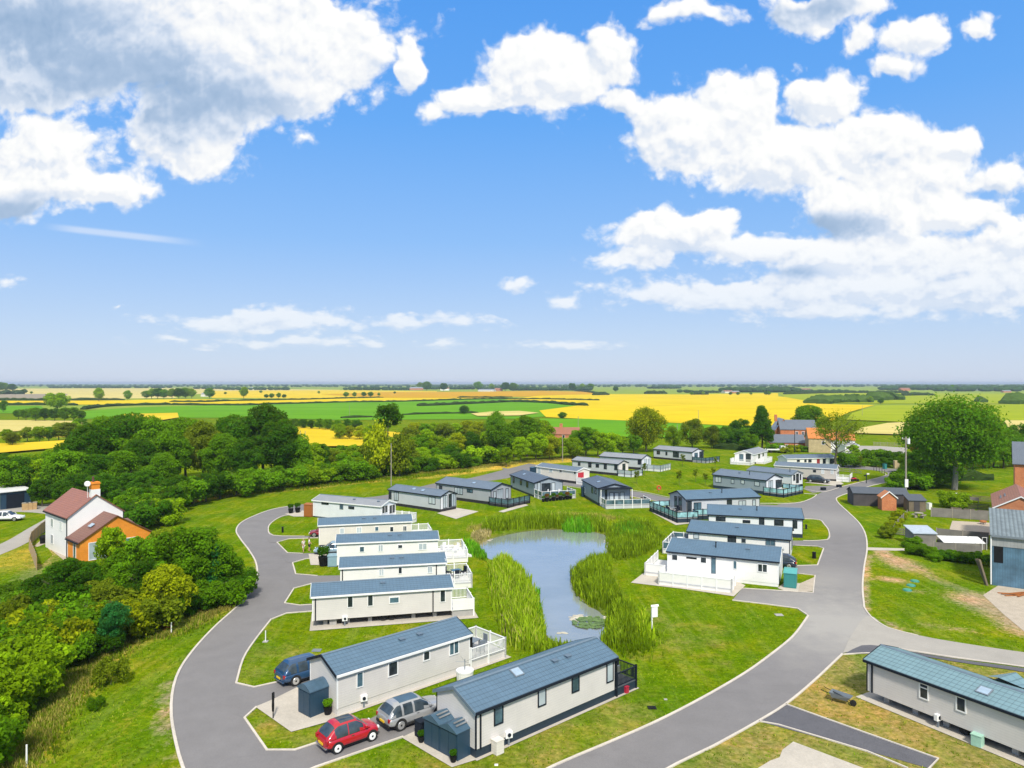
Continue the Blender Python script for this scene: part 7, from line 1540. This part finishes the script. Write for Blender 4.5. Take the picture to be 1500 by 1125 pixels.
car((-14.5, 51.25), atan2(.68, .734), carpaint('paint_blue', (.018, .065, .15), .2), 'dark blue estate car half hidden behind the beige caravan', 4.6, 1.82, 1.62, 'suv')
car((-25.7, 98.4), pi+.15, carpaint('paint_crimson', (.22, .006, .018)), 'crimson car parked behind the end of the cream caravan', 4.2, 1.76, 1.5, 'hatch')
car((-22.2, 88.5), pi+.2, carpaint('paint_sky', (.24, .36, .45), .3), 'pale metallic blue car beside two people on the lawn', 4.4, 1.78, 1.48, 'saloon')
car((64.5, 150.9), atan2(-.55, .83), carpaint('paint_black', (.012, .017, .024)), 'black car on the concrete in front of the taupe caravan', 4.6, 1.84, 1.62, 'suv')
car((30.4, 82.2), pi-.42, carpaint('paint_navy', (.014, .028, .05)), 'dark navy car tucked between the two white lodges', 4.2, 1.78, 1.52, 'hatch')
car((-77.0, 109.5), .1, carpaint('paint_white', (.72, .72, .72)), 'white car at the left edge in front of the navy barn', 4.4, 1.8, 1.5, 'saloon')
# flatbed van by the brick houses
x, y = at(1138,663); o = empty('van', (x, y, 0), -.1, 'white flatbed van in front of the red brick range', 'van')
b_ = MB(); b_.extr_x([(-.95,.35),(.95,.35),(.95,2.1),(-.95,2.1)], 1.0, 2.0); b_.add([(2.0,-.95,.35),(3.0,-.9,.4),(3.0,.9,.4),(2.0,.95,.35),(2.0,-.9,2.1),(2.95,-.88,1.2),(2.95,.88,1.2),(2.0,.9,2.1)], [(0,3,2,1),(0,1,5,4),(1,2,6,5),(2,3,7,6),(4,5,6,7)]); b_.build('cab', 'white_trim', o)
MB().add([(2.08,-.8,1.95),(2.85,-.8,1.3),(2.85,.8,1.3),(2.08,.8,1.95),(2.08,-.8,2.06),(2.9,-.8,1.36),(2.9,.8,1.36),(2.08,.8,2.06)], [(0,3,2,1),(4,5,6,7),(0,1,5,4),(2,3,7,6),(1,2,6,5),(3,0,4,7)]).build('windscreen', 'car_glass', o); MB().box(1.3,1.95,-.965,-.955,1.25,1.95).build('window', 'car_glass', o)
MB().box(-3.2,.95,-1.0,1.0,.75,.85).build('flatbed', 'grey_trim', o); MB().box(-3.2,.95,-1.02,-.98,.85,1.2).build('side_board', 'white_trim', o); MB().box(-3.2,.95,.98,1.02,.85,1.2).build('side_board', 'white_trim', o)
for sx in (-1.9, 2.1):
    for sy in (-.85, .85): MB().tube((sx,sy-.12,.36), (sx,sy+.12,.36), .36, .36, 14).build('wheel', 'tyre', o)
# red quad bike at the lattice porch
x, y = at(1251,705); o = empty('quad_bike', (x, y, 0), .2, 'small red and black quad bike beside the white lattice porch', 'quad bike'); MB().ball((0,0,.6), (.7,.28,.2), 12, 8).build('body', 'paint_red', o, True); MB().box(-.5,.1,-.16,.16,.75,.88).build('seat', 'black', o, bevel=.03); MB().tube((.35,-.35,1.0), (.35,.35,1.0), .025, .025, 6).build('handlebar', 'black', o)
for sx in (-.6, .6):
    for sy in (-.42, .42): MB().tube((sx,sy-.11,.28), (sx,sy+.11,.28), .28, .28, 14).build('wheel', 'tyre', o)
# two people standing on the lawn
MT['skin'] = paint('skin', (.50, .29, .20), .6, .06); MT['hair'] = paint('hair', (.10, .065, .04), .8, .2); MT['hair_fair'] = paint('hair_fair', (.36, .27, .16), .8, .2); MT['cloth_white'] = paint('cloth_white', (.74, .73, .71), .85, .06); MT['cloth_dark'] = paint('cloth_dark', (.03, .035, .05), .85, .2); MT['cloth_cream'] = paint('cloth_cream', (.66, .60, .52), .85, .1)
def skin_mesh(name, J, E, m, parent):
    me = bpy.data.meshes.new(name); me.from_pydata([j[:3] for j in J], E, []); me.materials.append(MT[m]); o = bpy.data.objects.new(name, me); COL.objects.link(o); o.parent = parent
    sk = o.modifiers.new('skin', 'SKIN'); sk.use_smooth_shade = True
    for i, j in enumerate(J):
        d = me.skin_vertices[0].data[i]; d.radius = (j[3], j[4] if len(j) > 4 else j[3]); d.use_root = i == 0
    s_ = o.modifiers.new('sub', 'SUBSURF'); s_.levels = 1; s_.render_levels = 2; return o
def person(px, py, hgt, rz, label, top, legs, hair, skirt=False, walk=.0, armbend=.0):
    x, y = at(px, py); s_ = hgt/1.70; o = empty('person', (x, y, 0), rz, label, 'person'); o.scale = (s_,)*3
    J = [(0,0,.94,.15,.11),(0,0,1.18,.13,.10),(0,-.01,1.40,.15,.095),(0,-.01,1.49,.055),(0,0,1.56,.075,.085),(0,.005,1.64,.078,.092),(0,0,1.69,.045,.055)]; E = [(0,1),(1,2),(2,3),(3,4),(4,5),(5,6)]
    for sx in (-1, 1):
        k = len(J); st = walk*sx
        J += [(sx*.095,0,.86,.082),(sx*.10,st*.5+.02,.48,.058),(sx*.10,st-.03,.10,.038),(sx*.10,st+.04,.03,.036,.03),(sx*.11,st+.15,.025,.034,.024)]; E += [(0,k),(k,k+1),(k+1,k+2),(k+2,k+3),(k+3,k+4)]
        a = len(J); J += [(sx*.185,0,1.39,.055),(sx*.235,.0+armbend*.1,1.13,.042),(sx*.24,.07+armbend*.25,.92+armbend*.22,.030),(sx*.24,.09+armbend*.28,.84+armbend*.24,.030,.018)]; E += [(2,a),(a,a+1),(a+1,a+2),(a+2,a+3)]
        for f in range(4):
            q = len(J); bx_ = sx*.24+(f-1.5)*.017; J += [(bx_,.10+armbend*.3,.80+armbend*.25,.009),(bx_,.12+armbend*.31,.755+armbend*.25-(.006*abs(f-1.3)),.008)]; E += [(a+3,q),(q,q+1)]
        q = len(J); J += [(sx*.24-sx*.03,.12+armbend*.29,.81+armbend*.24,.010),(sx*.24-sx*.035,.14+armbend*.3,.785+armbend*.24,.009)]; E += [(a+3,q),(q,q+1)]
    skin_mesh('body', J, E, 'skin', o)
    T = [(0,0,.90,.165,.125),(0,0,1.16,.15,.118),(0,-.01,1.37,.165,.11),(0,-.01,1.46,.08)]; TE = [(0,1),(1,2),(2,3)]
    for sx in (-1, 1): k = len(T); T += [(sx*.185,0,1.40,.068),(sx*.225,.01,1.20,.058)]; TE += [(2,k),(k,k+1)]
    skin_mesh('shirt', T, TE, top, o)
    Lg = [(0,0,.92,.17,.13)]; LE = []
    for sx in (-1, 1): k = len(Lg); Lg += [(sx*.095,0,.82,.10),(sx*.10,walk*sx*.45+.02,.50,.082)]; LE += [(0,k),(k,k+1)]
    skin_mesh('shorts', Lg, LE, legs, o)
    hm = MB(); hm.ball((0,-.015,1.655), (.092,.105,.075), 12, 8); hm.build('hair', hair, o, True)
    for sx in (-.03, .03): e = MB(); e.ball((sx,.086,1.615), .011, 6, 4); e.build('eye', 'black', o)
    e = MB(); e.ball((0,.098,1.59), (.012,.02,.02), 6, 4); e.build('nose', 'skin', o); e = MB(); e.ball((0,.088,1.555), (.025,.01,.007), 6, 4); e.build('mouth', 'lamp_red', o)
person(444.5,809,1.66,.9,'person in cream top and shorts walking on the lawn near the pale blue car','cloth_cream','cloth_cream','hair_fair',walk=.16,armbend=.3)
person(453,807.5,1.72,-1.2,'person in white shirt and dark shorts standing on the lawn near the pale blue car','cloth_white','cloth_dark','hair',walk=.06,armbend=.5)
# ================================================================== HAZE
hm_ = bpy.data.materials.new('haze_air'); hm_.use_nodes = True; hn = hm_.node_tree; hn.nodes.clear()
pv = hn.nodes.new('ShaderNodeVolumePrincipled'); pv.inputs['Color'].default_value = (.72, .84, 1, 1); pv.inputs['Density'].default_value = 1.15e-4; pv.inputs['Anisotropy'].default_value = .2
ho = hn.nodes.new('ShaderNodeOutputMaterial'); hn.links.new(pv.outputs[0], ho.inputs['Volume'])
hb = MB().box(-FAR-500, FAR+500, -2000, FAR+500, -3.0, 30.0).build('haze', hm_); tag(hb, kind='stuff')
